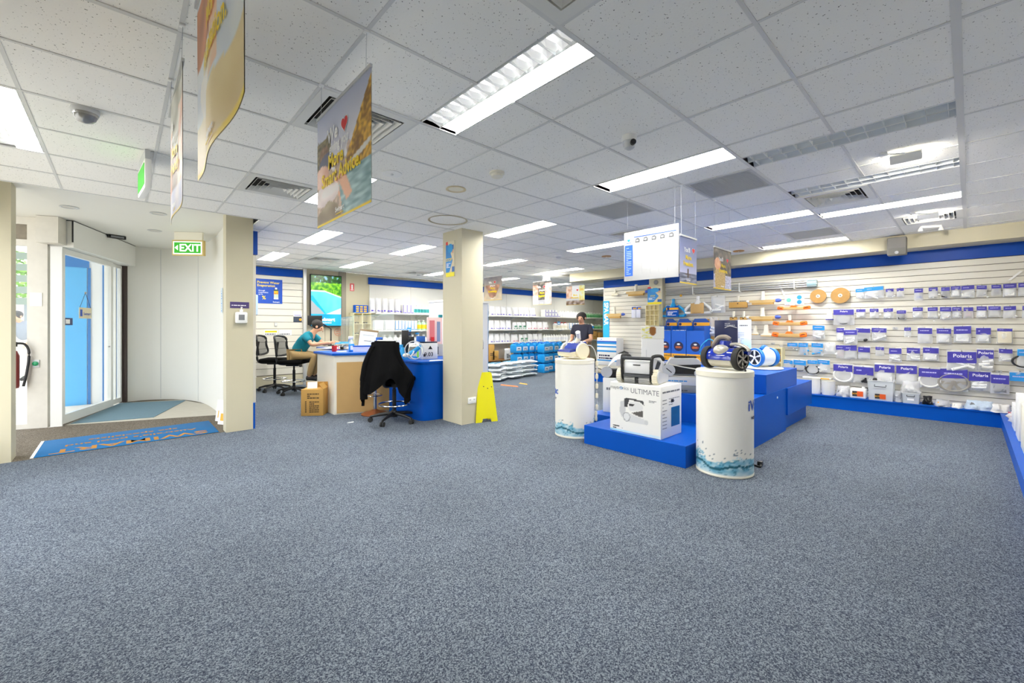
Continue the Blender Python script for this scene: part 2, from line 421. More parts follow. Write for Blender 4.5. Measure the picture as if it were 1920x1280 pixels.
# ---------------------------------------------------------------- walls
wr = struct('wall_right', MB().box(BX + 0.015, -0.8, 0, BX + 0.16, 6.25, 2.7), GROOVE)
SL_H = 0.0935
slat_me = {}
for i in range(23):
    z0 = 0.17 + i * SL_H; z1 = min(z0 + SL_H - 0.009, 2.315)
    if z1 - z0 < 0.03: continue
    for (ya, yb) in ((-0.65, 1.35), (1.352, 3.75), (3.752, 6.26)):
        key = (round(z1 - z0, 3), round(yb - ya, 3))
        if key not in slat_me:
            slat_me[key] = MB().prism([(0.0, 0), (0.0, key[0]), (0.018, key[0] - 0.0), (0.018, 0.0)], 0, key[1], 'y').mesh('slat', SLAT, 0)
        link('slat', slat_me[key], wr, (BX - 0.001, ya, z0))
MB().box(BX - 0.012, -0.65, 2.32, BX + 0.015, 6.262, 2.5).build('fascia_band', BAND, wr, smooth=0)['label'] = 'royal blue fascia band'
MB().box(BX - 0.001, 6.25, 0.17, BX + 0.16, 6.275, 2.32).build('end_cap', WHITEP, wr, smooth=0)
struct('trim_1', MB().box(8.5, -0.8, 2.5, 9.11, 7.0, 2.7), CREAM)
# raised blue plinth along the slat wall and its return
struct('plinth_right', MB().box(8.6, -0.29, 0, 8.949, 6.3, 0.19).box(8.585, -0.305, 0.19, 8.949, 6.31, 0.205), BLUE)
struct('plinth_return', MB().box(0.6, -0.65, 0, 8.599, -0.29, 0.19).box(0.6, -0.65, 0.19, 8.584, -0.275, 0.205).box(8.584, -0.65, 0.0, 8.949, -0.306, 0.204), BLUE)
struct('wall_side', MB().box(-1.3, -0.95, 0, 9.1, -0.655, 2.7), SLAT)
wbk = struct('wall_back', MB().box(1.2, BY, 0, 15.8, BY + 0.15, 2.7), CREAM)
for i in range(9):
    x0 = 4.74 + i * 1.2
    MB().box(x0 + 0.004, BY - 0.018, 0.1, x0 + 1.196, BY - 0.0005, 2.44).build('wall_panel', WHITEP, wbk, smooth=0)
MB().box(4.715, BY - 0.03, 2.45, 15.6, BY - 0.0005, 2.625).build('fascia_band', BAND, wbk, smooth=0)['label'] = 'royal blue fascia band'
# left slat panel of the back wall
gl = MB().box(1.35, BY - 0.03, 0.25, 3.12, BY - 0.0005, 2.49).build('slat_backing', GROOVE, wbk, smooth=0)
for i in range(15):
    z0 = 0.27 + i * 0.148
    MB().box(1.35, BY - 0.048, z0, 3.12, BY - 0.031, z0 + 0.138).build('slat', SLAT, wbk, smooth=0)
MB().box(1.35, BY - 0.05, 2.49, 3.12, BY - 0.0005, 2.66).build('fascia_band', BAND, wbk, smooth=0)['label'] = 'royal blue fascia band'
MB().box(3.12, BY - 0.09, 0.0, 3.19, BY - 0.0005, 2.7).build('corner_post', ALU, wbk, smooth=0)
MB().box(1.35, BY - 0.06, 0.0, 3.12, BY - 0.001, 0.25).build('kick_panel', CREAM, wbk, smooth=0)
for x0, x1 in ((3.19, 3.62), (3.63, 3.95)):
    MB().box(x0, BY - 0.02, 0, x1, BY - 0.0005, 2.7).build('wall_panel', mat('taupe_panel', (196, 188, 166), 0.5), wbk, smooth=0)
MB().box(3.95, BY - 0.045, 0, 4.13, BY - 0.0005, 2.7).build('corner_post', mat('grey_taupe', (150, 142, 126), 0.5), wbk, smooth=0)
struct('light_stop_walls', MB().box(15.6, 6.1, 0, 15.8, 10.6, 2.7).box(9.11, 6.0, 0, 15.8, 6.15, 2.7), CREAM)  # unseen walls added to close off the light behind the slat wall
# partition between the entrance and the shop
struct('wall_partition', MB().box(0.985, 6.42, 0, 1.285, 6.62, EZ).box(1.16, 6.62, 0, 1.285, 10.6, EZ), CREAM)
struct('trim_2', MB().box(1.286, 6.43, 0.0, 1.31, 10.5, 0.34), BLUE)
pe = struct('trim_3', MB().box(1.286, 6.46, 0.34, 1.325, 10.5, 2.30), SLAT)
struct('trim_4', MB().box(1.286, 6.46, 2.31, 1.345, 10.5, 2.62), BAND)
# curved entrance wall
arc = [(0.03, 10.25), (0.32, 10.28), (0.60, 10.15), (0.82, 9.90), (0.98, 9.55), (1.07, 9.15), (1.11, 8.7), (1.12, 8.1), (1.10, 7.4), (1.05, 6.9), (0.99, 6.63)]
def smooth_path(P, n=6):
    out = []
    for i in range(len(P) - 1):
        p0 = P[max(0, i - 1)]; p1 = P[i]; p2 = P[i + 1]; p3 = P[min(len(P) - 1, i + 2)]
        for k in range(n):
            s = k / n
            out.append(tuple(0.5 * (2 * p1[j] + (p2[j] - p0[j]) * s + (2 * p0[j] - 5 * p1[j] + 4 * p2[j] - p3[j]) * s * s + (3 * p1[j] - p0[j] - 3 * p2[j] + p3[j]) * s ** 3) for j in range(len(p1))))
    out.append(tuple(P[-1])); return out
ap = smooth_path(arc, 5)
outer = [(1.155, 6.63), (1.155, 10.55), (0.03, 10.55)]
struct('wall_curved', MB().prism(ap + outer, 0, EZ, 'z'), WHITEP, smooth=40)
for k in (9, 22): MB().box(-0.004, -0.004, 0.02, 0.004, 0.004, EZ - 0.02).build('panel_joint', GREYL, bpy.data.objects['wall_curved'], (ap[k][0] , ap[k][1], 0), smooth=0)
# near-left pillar, unseen shopfront beside the camera, opening sized for the daylight
struct('wall_pillar', MB().box(-1.35, 6.48, 0, -0.80, 6.75, EZ), CREAM)
sf = MB().box(-1.35, -0.95, 0, -1.2, 6.48, 0.25).box(-1.35, -0.95, 2.45, -1.2, 6.48, 2.8)
sf.box(-1.34, -0.95, 0.25, -1.26, 3.3, 2.45)  # solid infill out of view, added to cut the daylight from the left
for y in (4.8, 6.42): sf.box(-1.34, y, 0.25, -1.26, y + 0.06, 2.45)
struct('wall_front', sf, CREAM)
# column in mid shop
colo = struct('column', MB().box(3.43, 4.72, 0, 3.80, 5.18, CZ), CREAM)
MB().box(3.801, 4.98, 1.62, 3.86, 5.18, 2.52).build('cable_duct', CREAM, colo, smooth=0)

# ---------------------------------------------------------------- ceiling
GX0, GDX, GY0, GDY = 0.2, 0.624, 0.04, 0.606
ceil = struct('ceiling', MB().box(-1.35, -0.95, 2.86, 16, 10.75, 2.95).box(-1.35, 6.05, EZ + 0.0, 1.29, 6.1, 2.86), WHITEP)
struct('ceiling_entrance', MB().box(-2.2, 6.1, EZ, 1.29, 10.75, EZ + 0.05), WHITEP)
LIGHTS = [  # x0, y0, lit, near detail
 (1.455, 1.252, 1, 'twin-row louvred ceiling light in the centre of the foreground ceiling'),
 (3.335, 1.252, 1, 'bright flat ceiling light behind the small dome camera'),
 (5.83, 1.252, 1, 'bright narrow ceiling light right of the white product board'),
 (8.005, 1.252, 1, 'bright ceiling light nearest the soffit of the slat wall'),
 (3.66, 0.04, 0, 'unlit louvred ceiling light nearest the right side'),
 (4.905, 0.04, 0, 'unlit louvred ceiling light between the two floodlights'),
 (6.16, 0.04, 1, 'lit louvred ceiling light just beyond the right-hand air vent'),
 (-0.715, 3.676, 1, 'bright louvred ceiling light at the left edge of the ceiling'),
 (1.455, 3.676, 1, 'ceiling light half hidden behind the large pool banner'),
 (3.95, 3.676, 1, 'bright ceiling light just right of the column top'),
 (5.83, 3.676, 1, 'ceiling light left of the hanging white product board'),
 (2.08, 6.1, 1, 'ceiling light above the counter with a shiny reflector'),
 (3.65, 6.1, 1, 'ceiling light above the desk left of the column'),
 (5.83, 6.1, 1, 'ceiling light right of the column above the small banners'),
 (7.70, 6.1, 1, 'ceiling light beyond the small banner with two people'),
 (2.02, 8.524, 1, 'ceiling light nearest the blue fascia of the left slat panel'),
 (3.65, 8.524, 1, 'ceiling light nearest the television'),
 (5.83, 8.524, 1, 'ceiling light at the back wall half hidden by the column'),
 (7.95, 8.524, 1, 'small far ceiling light above the back wall shelves'),
 (10.20, 8.524, 1, 'far ceiling light near the soffit corner'),
 (12.40, 8.524, 1, 'farthest ceiling light just above the slat wall end'),
]
VENTS = [(1, 4, 'v', 'square air diffuser half hidden behind the large pool banner'), (1, 7, 'v', 'square air diffuser left of the large pool banner'),
         (1, 1, 'v', 'square air diffuser cut off by the top edge'), (8, 1, 'v', 'square air diffuser under the lit louvred light on the right'),
         (11, 0, 'v', 'square air diffuser nearest the slat wall beside a floodlight'),
         (6, 2, 'r', 'grey perforated return grille nearest the bright flat light'), (6, 4, 'r', 'grey perforated return grille left of the white product board'),
         (8, 5, 'v', 'dark air diffuser just left of the white product board'), (11, 2, 'r', 'grey return grille closest to the soffit'),
         (4, 14, 'v', 'dark air diffuser above the television area'), (8, 15, 'v', 'dark air diffuser near the back wall fascia')]
LW, LL = 0.28, 1.205
def cell_taken(i, j): return any(v[0] == i and v[1] == j for v in VENTS)
tile_cache = {}
rest = MB(); rest_n = 0; tile_n = 0
for i in range(-3, 25):
    for j in range(-2, 18):
        x0, x1 = GX0 + i * GDX, GX0 + (i + 1) * GDX; y0, y1 = GY0 + j * GDY, GY0 + (j + 1) * GDY
        x0 = max(x0, -1.35); x1 = min(x1, 15.8 if y0 > 6.9 else 8.5); y1 = min(y1, BY)
        if x1 - x0 < 0.05 or y1 - y0 < 0.05 or cell_taken(i, j): continue
        if y0 > 6.05 and x1 <= 1.29: continue
        if y0 > 6.05 and x0 < 1.29: x0 = 1.29
        if x0 > 8.4 and y0 < 6.9: continue
        xs = [(x0, x1)]
        for (lx, ly, *_r) in LIGHTS:
            if ly - 0.05 < (y0 + y1) / 2 < ly + LL + 0.05:
                nx_ = []
                for a, b in xs:
                    if lx + LW < a or lx > b: nx_.append((a, b))
                    else:
                        if lx - a > 0.04: nx_.append((a, lx - 0.004))
                        if b - lx - LW > 0.04: nx_.append((lx + LW + 0.004, b))
                xs = nx_
        for a, b in xs:
            pr = [proj(x, y, CZ) for x in (a, b) for y in (y0, y1)]
            pr = [p for p in pr if p]
            vis = pr and min(p[0] for p in pr) < 1940 and max(p[0] for p in pr) > -20 and max(p[1] for p in pr) > -20 and min(p[1] for p in pr) < 1300
            if vis and tile_n < 300:
                key = (round(b - a, 3), round(y1 - y0, 3))
                if key not in tile_cache:
                    w, h = key
                    tile_cache[key] = MB().box(0.005, 0.005, 0, w - 0.005, h - 0.005, 0.015).mesh('ceiling_tile', TILE, 0)
                link('ceiling_tile', tile_cache[key], ceil, (a, y0, CZ + random.uniform(-0.0015, 0.0015))); tile_n += 1
            else:
                rest.box(a, y0, CZ, b, y1, CZ + 0.015)
tag(rest.build('ceiling_tiles_beyond', TILE, ceil, smooth=0), kind='stuff')
# T-bars
for i in range(-2, 25):
    x = GX0 + i * GDX
    if x < 1.29: y0, y1 = -0.9, 6.05
    elif x < 8.5: y0, y1 = -0.9, BY
    elif x < 15.7: y0, y1 = 7.0, BY
    else: continue
    ys = [(y0, y1)]
    for (lx, ly, *_r) in LIGHTS:
        if lx - 0.01 < x < lx + LW + 0.01:
            ys = [q for a, b in ys for q in ((a, min(b, ly)), (max(a, ly + LL), b)) if q[1] - q[0] > 0.02]
    for a, b in ys: MB().box(x - 0.009, a, CZ - 0.004, x + 0.009, b, CZ + 0.03).build('grid_bar', TBAR, ceil, smooth=0)
for j in range(-1, 18):
    y = GY0 + j * GDY
    x0 = -1.3 if y < 6.05 else 1.29
    x1 = 8.5 if y < 7.0 else 15.6
    xs = [(x0, x1)]
    for (lx, ly, *_r) in LIGHTS:
        if ly + 0.05 < y < ly + LL - 0.05:
            xs = [q for a, b in xs for q in ((a, min(b, lx)), (max(a, lx + LW), b)) if q[1] - q[0] > 0.02]
    wd = 0.017 if j == 0 else (0.013 if j % 2 == 0 else 0.009)
    for a, b in xs: MB().box(a, y - wd, CZ - 0.005, b, y + wd, CZ + 0.03).build('grid_bar', TBAR, ceil, smooth=0)
struct('trim_5', MB().box(-1.3, 6.045, CZ - 0.006, 1.29, 6.07, CZ + 0.05), TBAR)

# ---------------------------------------------------------------- ceiling lights
LIT = mat('lit_diffuser', (255, 255, 255), 0.5, emit=(255, 252, 244), strength=LAMP)
UNLIT = mat('unlit_reflector', (214, 219, 223), 0.3, metal=0.0)
LOUV = mat('louvre_white', (235, 237, 238), 0.3)
housing = MB().box(0, 0, 0.075, LW, LL, 0.08).box(0, 0, 0, 0.006, LL, 0.08).box(LW - 0.006, 0, 0, LW, LL, 0.08).box(0, 0, 0, LW, 0.006, 0.08).box(0, LL - 0.006, 0, LW, LL, 0.08).mesh('housing', LOUV, 0)
diff_lit = MB().box(0.007, 0.007, 0.04, LW - 0.007, LL - 0.007, 0.046).mesh('diffuser', LIT, 0)
LSOFT = mat('soft_diffuser', (235, 236, 236), 0.3, emit=(255, 253, 248), strength=0.30)
diff_soft = MB()
for k in range(12):
    y0 = 0.007 + (LL - 0.014) * k / 12; y1 = y0 + (LL - 0.014) / 12
    diff_soft.add([(0.007, y0, 0.012), (LW / 2, y0, 0.03), (LW / 2, y1, 0.012), (0.007, y1, 0.05)], [(0, 1, 2, 3)])
diff_soft = diff_soft.mesh('diffuser', LSOFT, 0)
diff_half = MB().box(LW / 2, 0.007, 0.02, LW - 0.007, LL - 0.007, 0.026).mesh('diffuser', mat('bright_half_diffuser', (255, 255, 255), 0.5, emit=(255, 252, 244), strength=LAMP * 2), 0)
refl = MB()
for k in range(2):
    c = 0.07 + 0.14 * k
    prof = [(c - 0.062, 0.005), (c - 0.045, 0.04), (c - 0.015, 0.058), (c + 0.015, 0.058), (c + 0.045, 0.04), (c + 0.062, 0.005)]
    vs = [(p[0], y, p[1]) for y in (0.007, LL - 0.007) for p in prof]
    refl.add(vs, [(i, i + 1, i + 7, i + 6) for i in range(5)])
refl_me = refl.mesh('reflector', UNLIT)
blade = MB().box(0.007, -0.0012, 0.002, LW - 0.007, 0.0012, 0.036).mesh('louvre_blade', LOUV, 0)
bladeU = MB()
for k in range(2):
    c = 0.07 + 0.14 * k
    bladeU.prism([(c - 0.064, 0.003), (c + 0.064, 0.003), (c + 0.05, 0.034), (c, 0.018), (c - 0.05, 0.034)], -0.001, 0.001, 'y')
bladeU_me = bladeU.mesh('louvre_blade', LOUV, 0)
spine = MB().box(LW / 2 - 0.002, 0.007, 0.001, LW / 2 + 0.002, LL - 0.007, 0.037).mesh('louvre_spine', LOUV, 0)
for n_, (lx, ly, lit, lab) in enumerate(LIGHTS):
    t = thing('ceiling_light', lab, 'light', (lx, ly, CZ - 0.002), 0, 'recessed ceiling lights')
    link('housing', housing, t)
    if n_ in (0, 7): link('diffuser', diff_soft, t); link('diffuser', diff_half, t)
    elif lit: link('diffuser', diff_lit, t)
    else: link('reflector', refl_me, t)
    nb = 12 if n_ in (0, 4, 5, 6, 7) else (6 if n_ in (9, 11) else 0)
    for k in range(nb): link('louvre_blade', blade if lit else bladeU_me, t, (0, LL * (k + 0.5) / nb, 0))
    if nb: link('louvre_spine', spine, t)

# ---------------------------------------------------------------- vents
VB = mat('vent_white', (222, 222, 218), 0.4); VD = mat('vent_dark', (52, 50, 48), 0.7)
def vent_meshes():
    w, h = GDX - 0.02, GDY - 0.02; out = []
    fr = MB()
    def sq(mb, a, z0, t_, z1):
        for (x0, y0, x1, y1) in ((a, a, w - a, a + t_), (a, h - a - t_, w - a, h - a), (a, a + t_, a + t_, h - a - t_), (w - a - t_, a + t_, w - a, h - a - t_)): mb.box(x0, y0, z0, x1, y1, z1)
    sq(fr, 0, -0.006, 0.06, 0.012)
    rings = []
    for k in range(5):
        a = 0.075 + k * 0.042; b = a + 0.03; r = MB()
        z0, z1 = -0.012, 0.03
        vs = [(a, a, z0), (w - a, a, z0), (w - a, h - a, z0), (a, h - a, z0), (b, b, z1), (w - b, b, z1), (w - b, h - b, z1), (b, h - b, z1)]
        vs2 = [(x, y, z + 0.004) for x, y, z in vs]
        fs = [(0, 1, 5, 4), (1, 2, 6, 5), (2, 3, 7, 6), (3, 0, 4, 7)]
        r.add(vs + vs2, fs + [tuple(i + 8 for i in f[::-1]) for f in fs] + [(i, i + 8, (i + 1) % 4 + 8, (i + 1) % 4) for i in range(4)])
        rings.append(r.mesh('vent_vane', VB, 0))
    bk = MB().box(0.01, 0.01, 0.035, w - 0.01, h - 0.01, 0.04).mesh('vent_throat', VD, 0)
    return fr.mesh('vent_frame', VB, 0), rings, bk
vfr, vrings, vbk = vent_meshes()
gr_fr = MB()
w_, h_ = GDX - 0.02, GDY - 0.02
for (x0, y0, x1, y1) in ((0, 0, w_, 0.03), (0, h_ - 0.03, w_, h_), (0, 0.03, 0.03, h_ - 0.03), (w_ - 0.03, 0.03, w_, h_ - 0.03)): gr_fr.box(x0, y0, -0.004, x1, y1, 0.01)
gr_fr = gr_fr.mesh('grille_frame', mat('grille_grey', (186, 188, 188), 0.5), 0)
gr_bars = MB()
for k in range(26): gr_bars.box(0.03 + k * 0.0212, 0.03, 0.0, 0.03 + k * 0.0212 + 0.012, h_ - 0.03, 0.012)
gr_bars = gr_bars.mesh('grille_bars', MATS['grille_grey'], 0)
for (i, j, kd, lab) in VENTS:
    p = (GX0 + i * GDX + 0.01, GY0 + j * GDY + 0.01, CZ)
    t = thing('air_diffuser' if kd == 'v' else 'return_grille', lab, 'air vent', p, 0, 'ceiling air vents')
    link('vent_throat', vbk, t)
    if kd == 'v':
        link('vent_frame', vfr, t)
        for r in vrings: link('vent_vane', r, t)
    else:
        link('grille_frame', gr_fr, t); tag(link('grille_bars', gr_bars, t), kind='stuff')

# ---------------------------------------------------------------- small ceiling fittings
def lathe_thing(name, label, cat, loc, parts, group=None):
    t = thing(name, label, cat, loc, 0, group)
    for pn, prof, m in parts: MB().lathe(prof, 28).build(pn, m, t)
    return t
t = lathe_thing('dome_camera', 'silver stepped dome camera on the left ceiling', 'camera', (-0.16, 3.73, CZ), [('base', [(0.066, -0.001), (0.068, -0.012), (0.063, -0.03)], GREYL), ('collar', [(0.060, -0.03), (0.057, -0.045)], STEEL), ('dome', [(0.055, -0.045), (0.050, -0.062), (0.035, -0.078), (0.015, -0.086), (0.001, -0.088)], mat('smoked_dome', (150, 152, 154), 0.1, metal=0.5))])
c2 = onZ(1180, 255, CZ)
t = lathe_thing('dome_camera', 'small white dome camera above the bright flat light', 'camera', (c2.x, c2.y, CZ), [('base', [(0.052, -0.001), (0.055, -0.03), (0.05, -0.04)], WHITE), ('eyeball', [(0.046, -0.04), (0.045, -0.06), (0.035, -0.085), (0.015, -0.098), (0.001, -0.1)], GREYL)])
MB().lathe([(0.02, 0), (0.02, 0.03), (0.014, 0.03)], 16, axis='y').build('lens', BLACK, t, (-0.028, -0.05, -0.062), R(-40))
lathe_thing('smoke_detector', 'cream round smoke detector beyond the foreground light', 'detector', (2.42, 2.81, CZ), [('base', [(0.065, -0.001), (0.068, -0.015), (0.06, -0.02)], OFFW), ('sensor_head', [(0.052, -0.02), (0.05, -0.04), (0.03, -0.05), (0.001, -0.05)], OFFW)])
p = onZ(855, 354, CZ)
lathe_thing('ceiling_speaker', 'cream round recessed ceiling ring beside the smoke detector', 'speaker', (p.x, p.y, CZ), [('rim', [(0.095, -0.001), (0.10, -0.008), (0.082, -0.010), (0.075, -0.003)], mat('cream_ring', (214, 200, 166), 0.5)), ('cone', [(0.074, -0.001), (0.074, -0.003), (0.001, -0.004)], OFFW)])
p = onZ(735, 325, CZ)
lathe_thing('ceiling_rose', 'flat white disc on the ceiling right of the large banner', 'disc', (p.x, p.y, CZ), [('plate', [(0.085, -0.001), (0.085, -0.006), (0.001, -0.008)], WHITE), ('stud', [(0.012, -0.008), (0.012, -0.016), (0.001, -0.016)], GREYL)])
tag(MB().lathe([(0.24, -0.001), (0.25, -0.007), (0.235, -0.008), (0.225, -0.002), (0.24, -0.001)], 36, cap=False).build('patch_ring', mat('stain_brown', (190, 178, 150), 0.7), loc=(3.04, 4.48, CZ - 0.004)), 'thin brown ring on the ceiling above the column', 'ring')
for (px, py, lab) in ((956, 506, 'tiny white ceiling detector right of the column'), (945, 531, 'small ceiling detector above the first small banner'), (785, 513, 'small ceiling camera left of the column near the back wall'), (1050, 537, 'small ceiling detector left of the bright small banner'), (1047, 479, 'small white ceiling disc near the white product board')):
    p = onZ(px, py, CZ)
    lathe_thing('ceiling_detector', lab, 'detector', (p.x, p.y, CZ), [('base', [(0.07, -0.001), (0.075, -0.02), (0.06, -0.03)], WHITE), ('sensor_head', [(0.05, -0.03), (0.04, -0.05), (0.001, -0.055)], GREYL)])
for (px, py, lab) in ((1137, 480, 'orange-brown ceiling cap right of the small white disc'), (1385, 470, 'orange-brown ceiling cap behind the hanging right banner')):
    p = onZ(px, py, CZ); lathe_thing('ceiling_outlet', lab, 'cap', (p.x, p.y, CZ), [('plate', [(0.09, -0.001), (0.09, -0.012), (0.001, -0.014)], mat('tan_cap', (190, 140, 80), 0.5)), ('stud', [(0.01, -0.014), (0.01, -0.02), (0.001, -0.02)], OFFW)])
for (px, py, lab) in ((297, 400, 'round downlight in the entrance ceiling nearest the banner'), (290, 432, 'round downlight in the entrance ceiling nearest the exit sign'), (130, 388, 'plain round downlight in the entrance ceiling nearest the pillar')):
    p = onZ(px, py, EZ)
    lathe_thing('downlight', lab, 'light', (p.x, p.y, EZ), [('trim_ring', [(0.085, -0.001), (0.09, -0.006), (0.07, -0.008), (0.065, -0.002)], GREYL), ('lamp', [(0.064, -0.001), (0.064, -0.003), (0.001, -0.004)], mat('dim_lamp', (200, 196, 188), 0.4))])
# floodlights (real lamps that light the slat wall)
for k, (fx_, fy_, lab) in enumerate(((4.38, 0.33, 'glowing floodlight nearest the camera on the right ceiling'), (6.90, 0.33, 'glowing floodlight farther away beside the last air vent'))):
    t = thing('floodlight', lab, 'light', (fx_, fy_, CZ), 0, 'ceiling floodlights')
    MB().cbox(-0.05, 0.10, -0.02, 0.05, 0.15, 0.0, 0.004).build('mounting_plate', WHITE, t)
    MB().tube([(-0.045, 0.12, -0.02), (-0.045, 0.0, -0.045)], 0.006).tube([(0.045, 0.12, -0.02), (0.045, 0.0, -0.045)], 0.006).build('bracket', WHITE, t)
    h = MB().at((0, 0, -0.045), 0, 0, R(-35)).cbox(-0.03, -0.09, -0.05, 0.03, 0.09, 0.02, 0.008).build('lamp_head', WHITE, t)
    MB().at((0, 0, -0.045), 0, 0, R(-35)).cbox(0.02, -0.08, -0.052, 0.036, 0.08, 0.012, 0.004).build('lamp_face', mat('flood_glow', (255, 250, 235), 0.4, emit=(255, 248, 230), strength=110), t)
    ld = bpy.data.lights.new('flood_beam', 'SPOT'); ld.energy = 17; ld.spot_size = R(130); ld.spot_blend = 0.8; ld.color = (1, 0.95, 0.86); ld.shadow_soft_size = 0.06
    lo = bpy.data.objects.new('flood_beam', ld); COL.objects.link(lo); lo.parent = t; lo.location = (0.09, 0, -0.06); lo.rotation_euler = (0, R(-62), 0)
t = thing('floodlight', 'glowing floodlight over the far shelves behind the small banners', 'light', (8.2, 7.55, CZ), 0, 'ceiling floodlights')
MB().cbox(-0.05, 0.08, -0.02, 0.05, 0.13, 0.0, 0.004).build('mounting_plate', WHITE, t)
MB().cbox(-0.07, -0.07, -0.16, 0.07, 0.07, -0.02, 0.01).build('lamp_head', WHITE, t)
MB().ball((0, -0.02, -0.10), 0.085).build('lamp_face', MATS['flood_glow'], t)
p = onZ(1745, 423, CZ)
t = thing('spot_bar', 'twin-headed white spot bar on the ceiling above the wall speaker', 'light', (p.x, p.y, CZ), R(-60))
MB().cbox(-0.11, -0.02, -0.03, 0.11, 0.02, 0, 0.004).build('bar', WHITE, t)
for s in (-1, 1): MB().lathe([(0.012, 0), (0.026, -0.03), (0.026, -0.05), (0.001, -0.05)], 16).build('spot_head', WHITE, t, (s * 0.11, 0, -0.02))
# wall speaker on the soffit
t = thing('wall_speaker', 'grey box loudspeaker fixed to the soffit above the slat wall', 'speaker', (8.498, 0.725, 2.40), R(-90))
MB().cbox(-0.105, -0.16, 0.0, 0.105, -0.02, 0.26, 0.012).build('cabinet', mat('speaker_grey', (120, 118, 114), 0.6), t)
MB().box(-0.095, -0.165, 0.10, 0.095, -0.1605, 0.25).build('grille_cloth', mat('speaker_cloth', (136, 134, 130), 0.9, bump=(200, 0.4)), t)
MB().lathe([(0.022, 0), (0.022, -0.006), (0.014, -0.006), (0.012, -0.001)], 20, axis='y').build('tweeter', GREYL, t, (0, -0.160, 0.035))
MB().box(-0.04, -0.02, 0.05, 0.04, 0.0, 0.2).build('bracket', BLACK, t)
# ================================================================== ENTRANCE
FRAME = mat('white_aluminium_frame', (226, 226, 222), 0.35)
PUTTY = mat('worn_putty_frame', (204, 200, 190), 0.5, noise=(12, 0.08))
def frame_box(mb, x0, z0, x1, z1, w, y0, y1):
    mb.box(x0, y0, z0, x0 + w, y1, z1).box(x1 - w, y0, z0, x1, y1, z1).box(x0 + w, y0, z1 - w, x1 - w, y1, z1).box(x0 + w, y0, z0, x1 - w, y1, z0 + w * 1.6); return mb
ang = math.atan2(1.84, 0.66)
dr = tag(thing('door_1', None, None, (-0.63, 8.38, 0), ang), kind='structure')
frame_box(MB(), 0.0, 0.02, 1.46, 2.42, 0.075, -0.05, 0.0).build('door_frame', FRAME, dr, smooth=0)
MB().box(0.075, -0.028, 0.14, 1.385, -0.022, 2.345).build('pane', GLASS, dr, smooth=0)
MB().cyl((1.33, -0.056, 1.02), 0.012, 0.02, 'y').build('door_lock', STEEL, dr)
dr2 = tag(thing('door_2', None, None, (-0.63, 8.38, 0), ang), kind='structure')
frame_box(MB(), 1.44, 0.02, 1.95, 2.42, 0.05, 0.01, 0.06).build('door_frame', FRAME, dr2, smooth=0)
MB().box(1.70, 0.005, 0.1, 1.73, 0.065, 2.38).build('mullion', FRAME, dr2, smooth=0)
MB().box(1.49, 0.03, 0.1, 1.90, 0.036, 2.37).build('pane', GLASS, dr2, smooth=0)
hd = tag(thing('trim_6', None, None, (-0.63, 8.38, 0), ang), kind='structure')
MB().box(0.0, -0.17, 2.43, 1.98, 0.08, EZ - 0.012).build('door_operator_cover', FRAME, hd, smooth=0)
MB().box(-0.012, -0.171, 2.50, -0.004, -0.155, EZ - 0.003).build('shadow_gap', BLACK, hd, smooth=0)
MB().box(0.0, -0.171, EZ - 0.011, 1.98, 0.08, EZ - 0.002).build('shadow_gap', BLACK, hd, smooth=0)
MB().box(-0.20, -0.10, 2.45, -0.016, 0.12, EZ - 0.004).build('end_housing', PUTTY, hd, smooth=0)
MB().box(-0.02, -0.06, 0, 0.0, 0.06, 2.43).build('jamb', FRAME, hd, smooth=0)
MB().box(1.955, -0.05, 0, 2.0, 0.06, 2.43).build('jamb', mat('dark_jamb', (58, 44, 40), 0.6), hd, smooth=0)
# fixed sidelight left of the door
a2 = math.atan2(8.42 - 8.86, -0.70 + 1.95)
sl = tag(thing('window_1', None, None, (-1.95, 8.86, 0), a2), kind='structure')
L_ = math.hypot(1.25, 0.44)
MB().box(L_ - 0.20, -0.05, 0, L_, 0.06, EZ - 0.002).build('post', PUTTY, sl, smooth=0)
MB().box(0, -0.03, 2.42, L_ - 0.20, 0.05, 2.50).box(0, -0.03, 0, L_ - 0.20, 0.05, 0.06).box(0, -0.03, 2.70, L_ - 0.20, 0.05, EZ - 0.002).build('window_frame', PUTTY, sl, smooth=0)
MB().box(0, 0.0, 2.50, L_ - 0.20, 0.02, 2.70).build('transom_board', mat('weathered_board', (134, 126, 112), 0.8, noise=(14, 0.25)), sl, smooth=0)
MB().box(0, 0.008, 0.06, L_ - 0.20, 0.014, 2.42).build('pane', GLASS, sl, smooth=0)
for k in range(5):
    MB().box(L_ - 0.40 , 0.004, 2.24 - k * 0.15, L_ - 0.205, 0.007, 2.33 - k * 0.15).build('window_sticker', mat('faded_sticker', (150, 168, 160), 0.6), sl, smooth=0)
MB().box(L_ - 0.17, -0.056, 1.62, L_ - 0.05, -0.051, 1.80).build('switch_plate', OFFW, sl, smooth=0)
t = thing('exit_button', 'green push button on the door post', 'button', (0, 0, 0), 0)
t.location = Vector((-1.95, 8.86, 0)) + Vector((math.cos(a2), math.sin(a2), 0)) * (L_ - 0.11) + Vector((math.sin(a2), -math.cos(a2), 0)) * 0.051 + Vector((0, 0, 0.86)); t.rotation_euler[2] = a2
MB().cbox(-0.035, -0.012, -0.05, 0.035, 0, 0.05, 0.003).build('plate', GREYL, t)
MB().lathe([(0.028, 0), (0.03, -0.012), (0.02, -0.018), (0.001, -0.02)], 18, (0, -0.012, 0), 'y').build('button', mat('green_plastic', (20, 140, 90), 0.35), t)
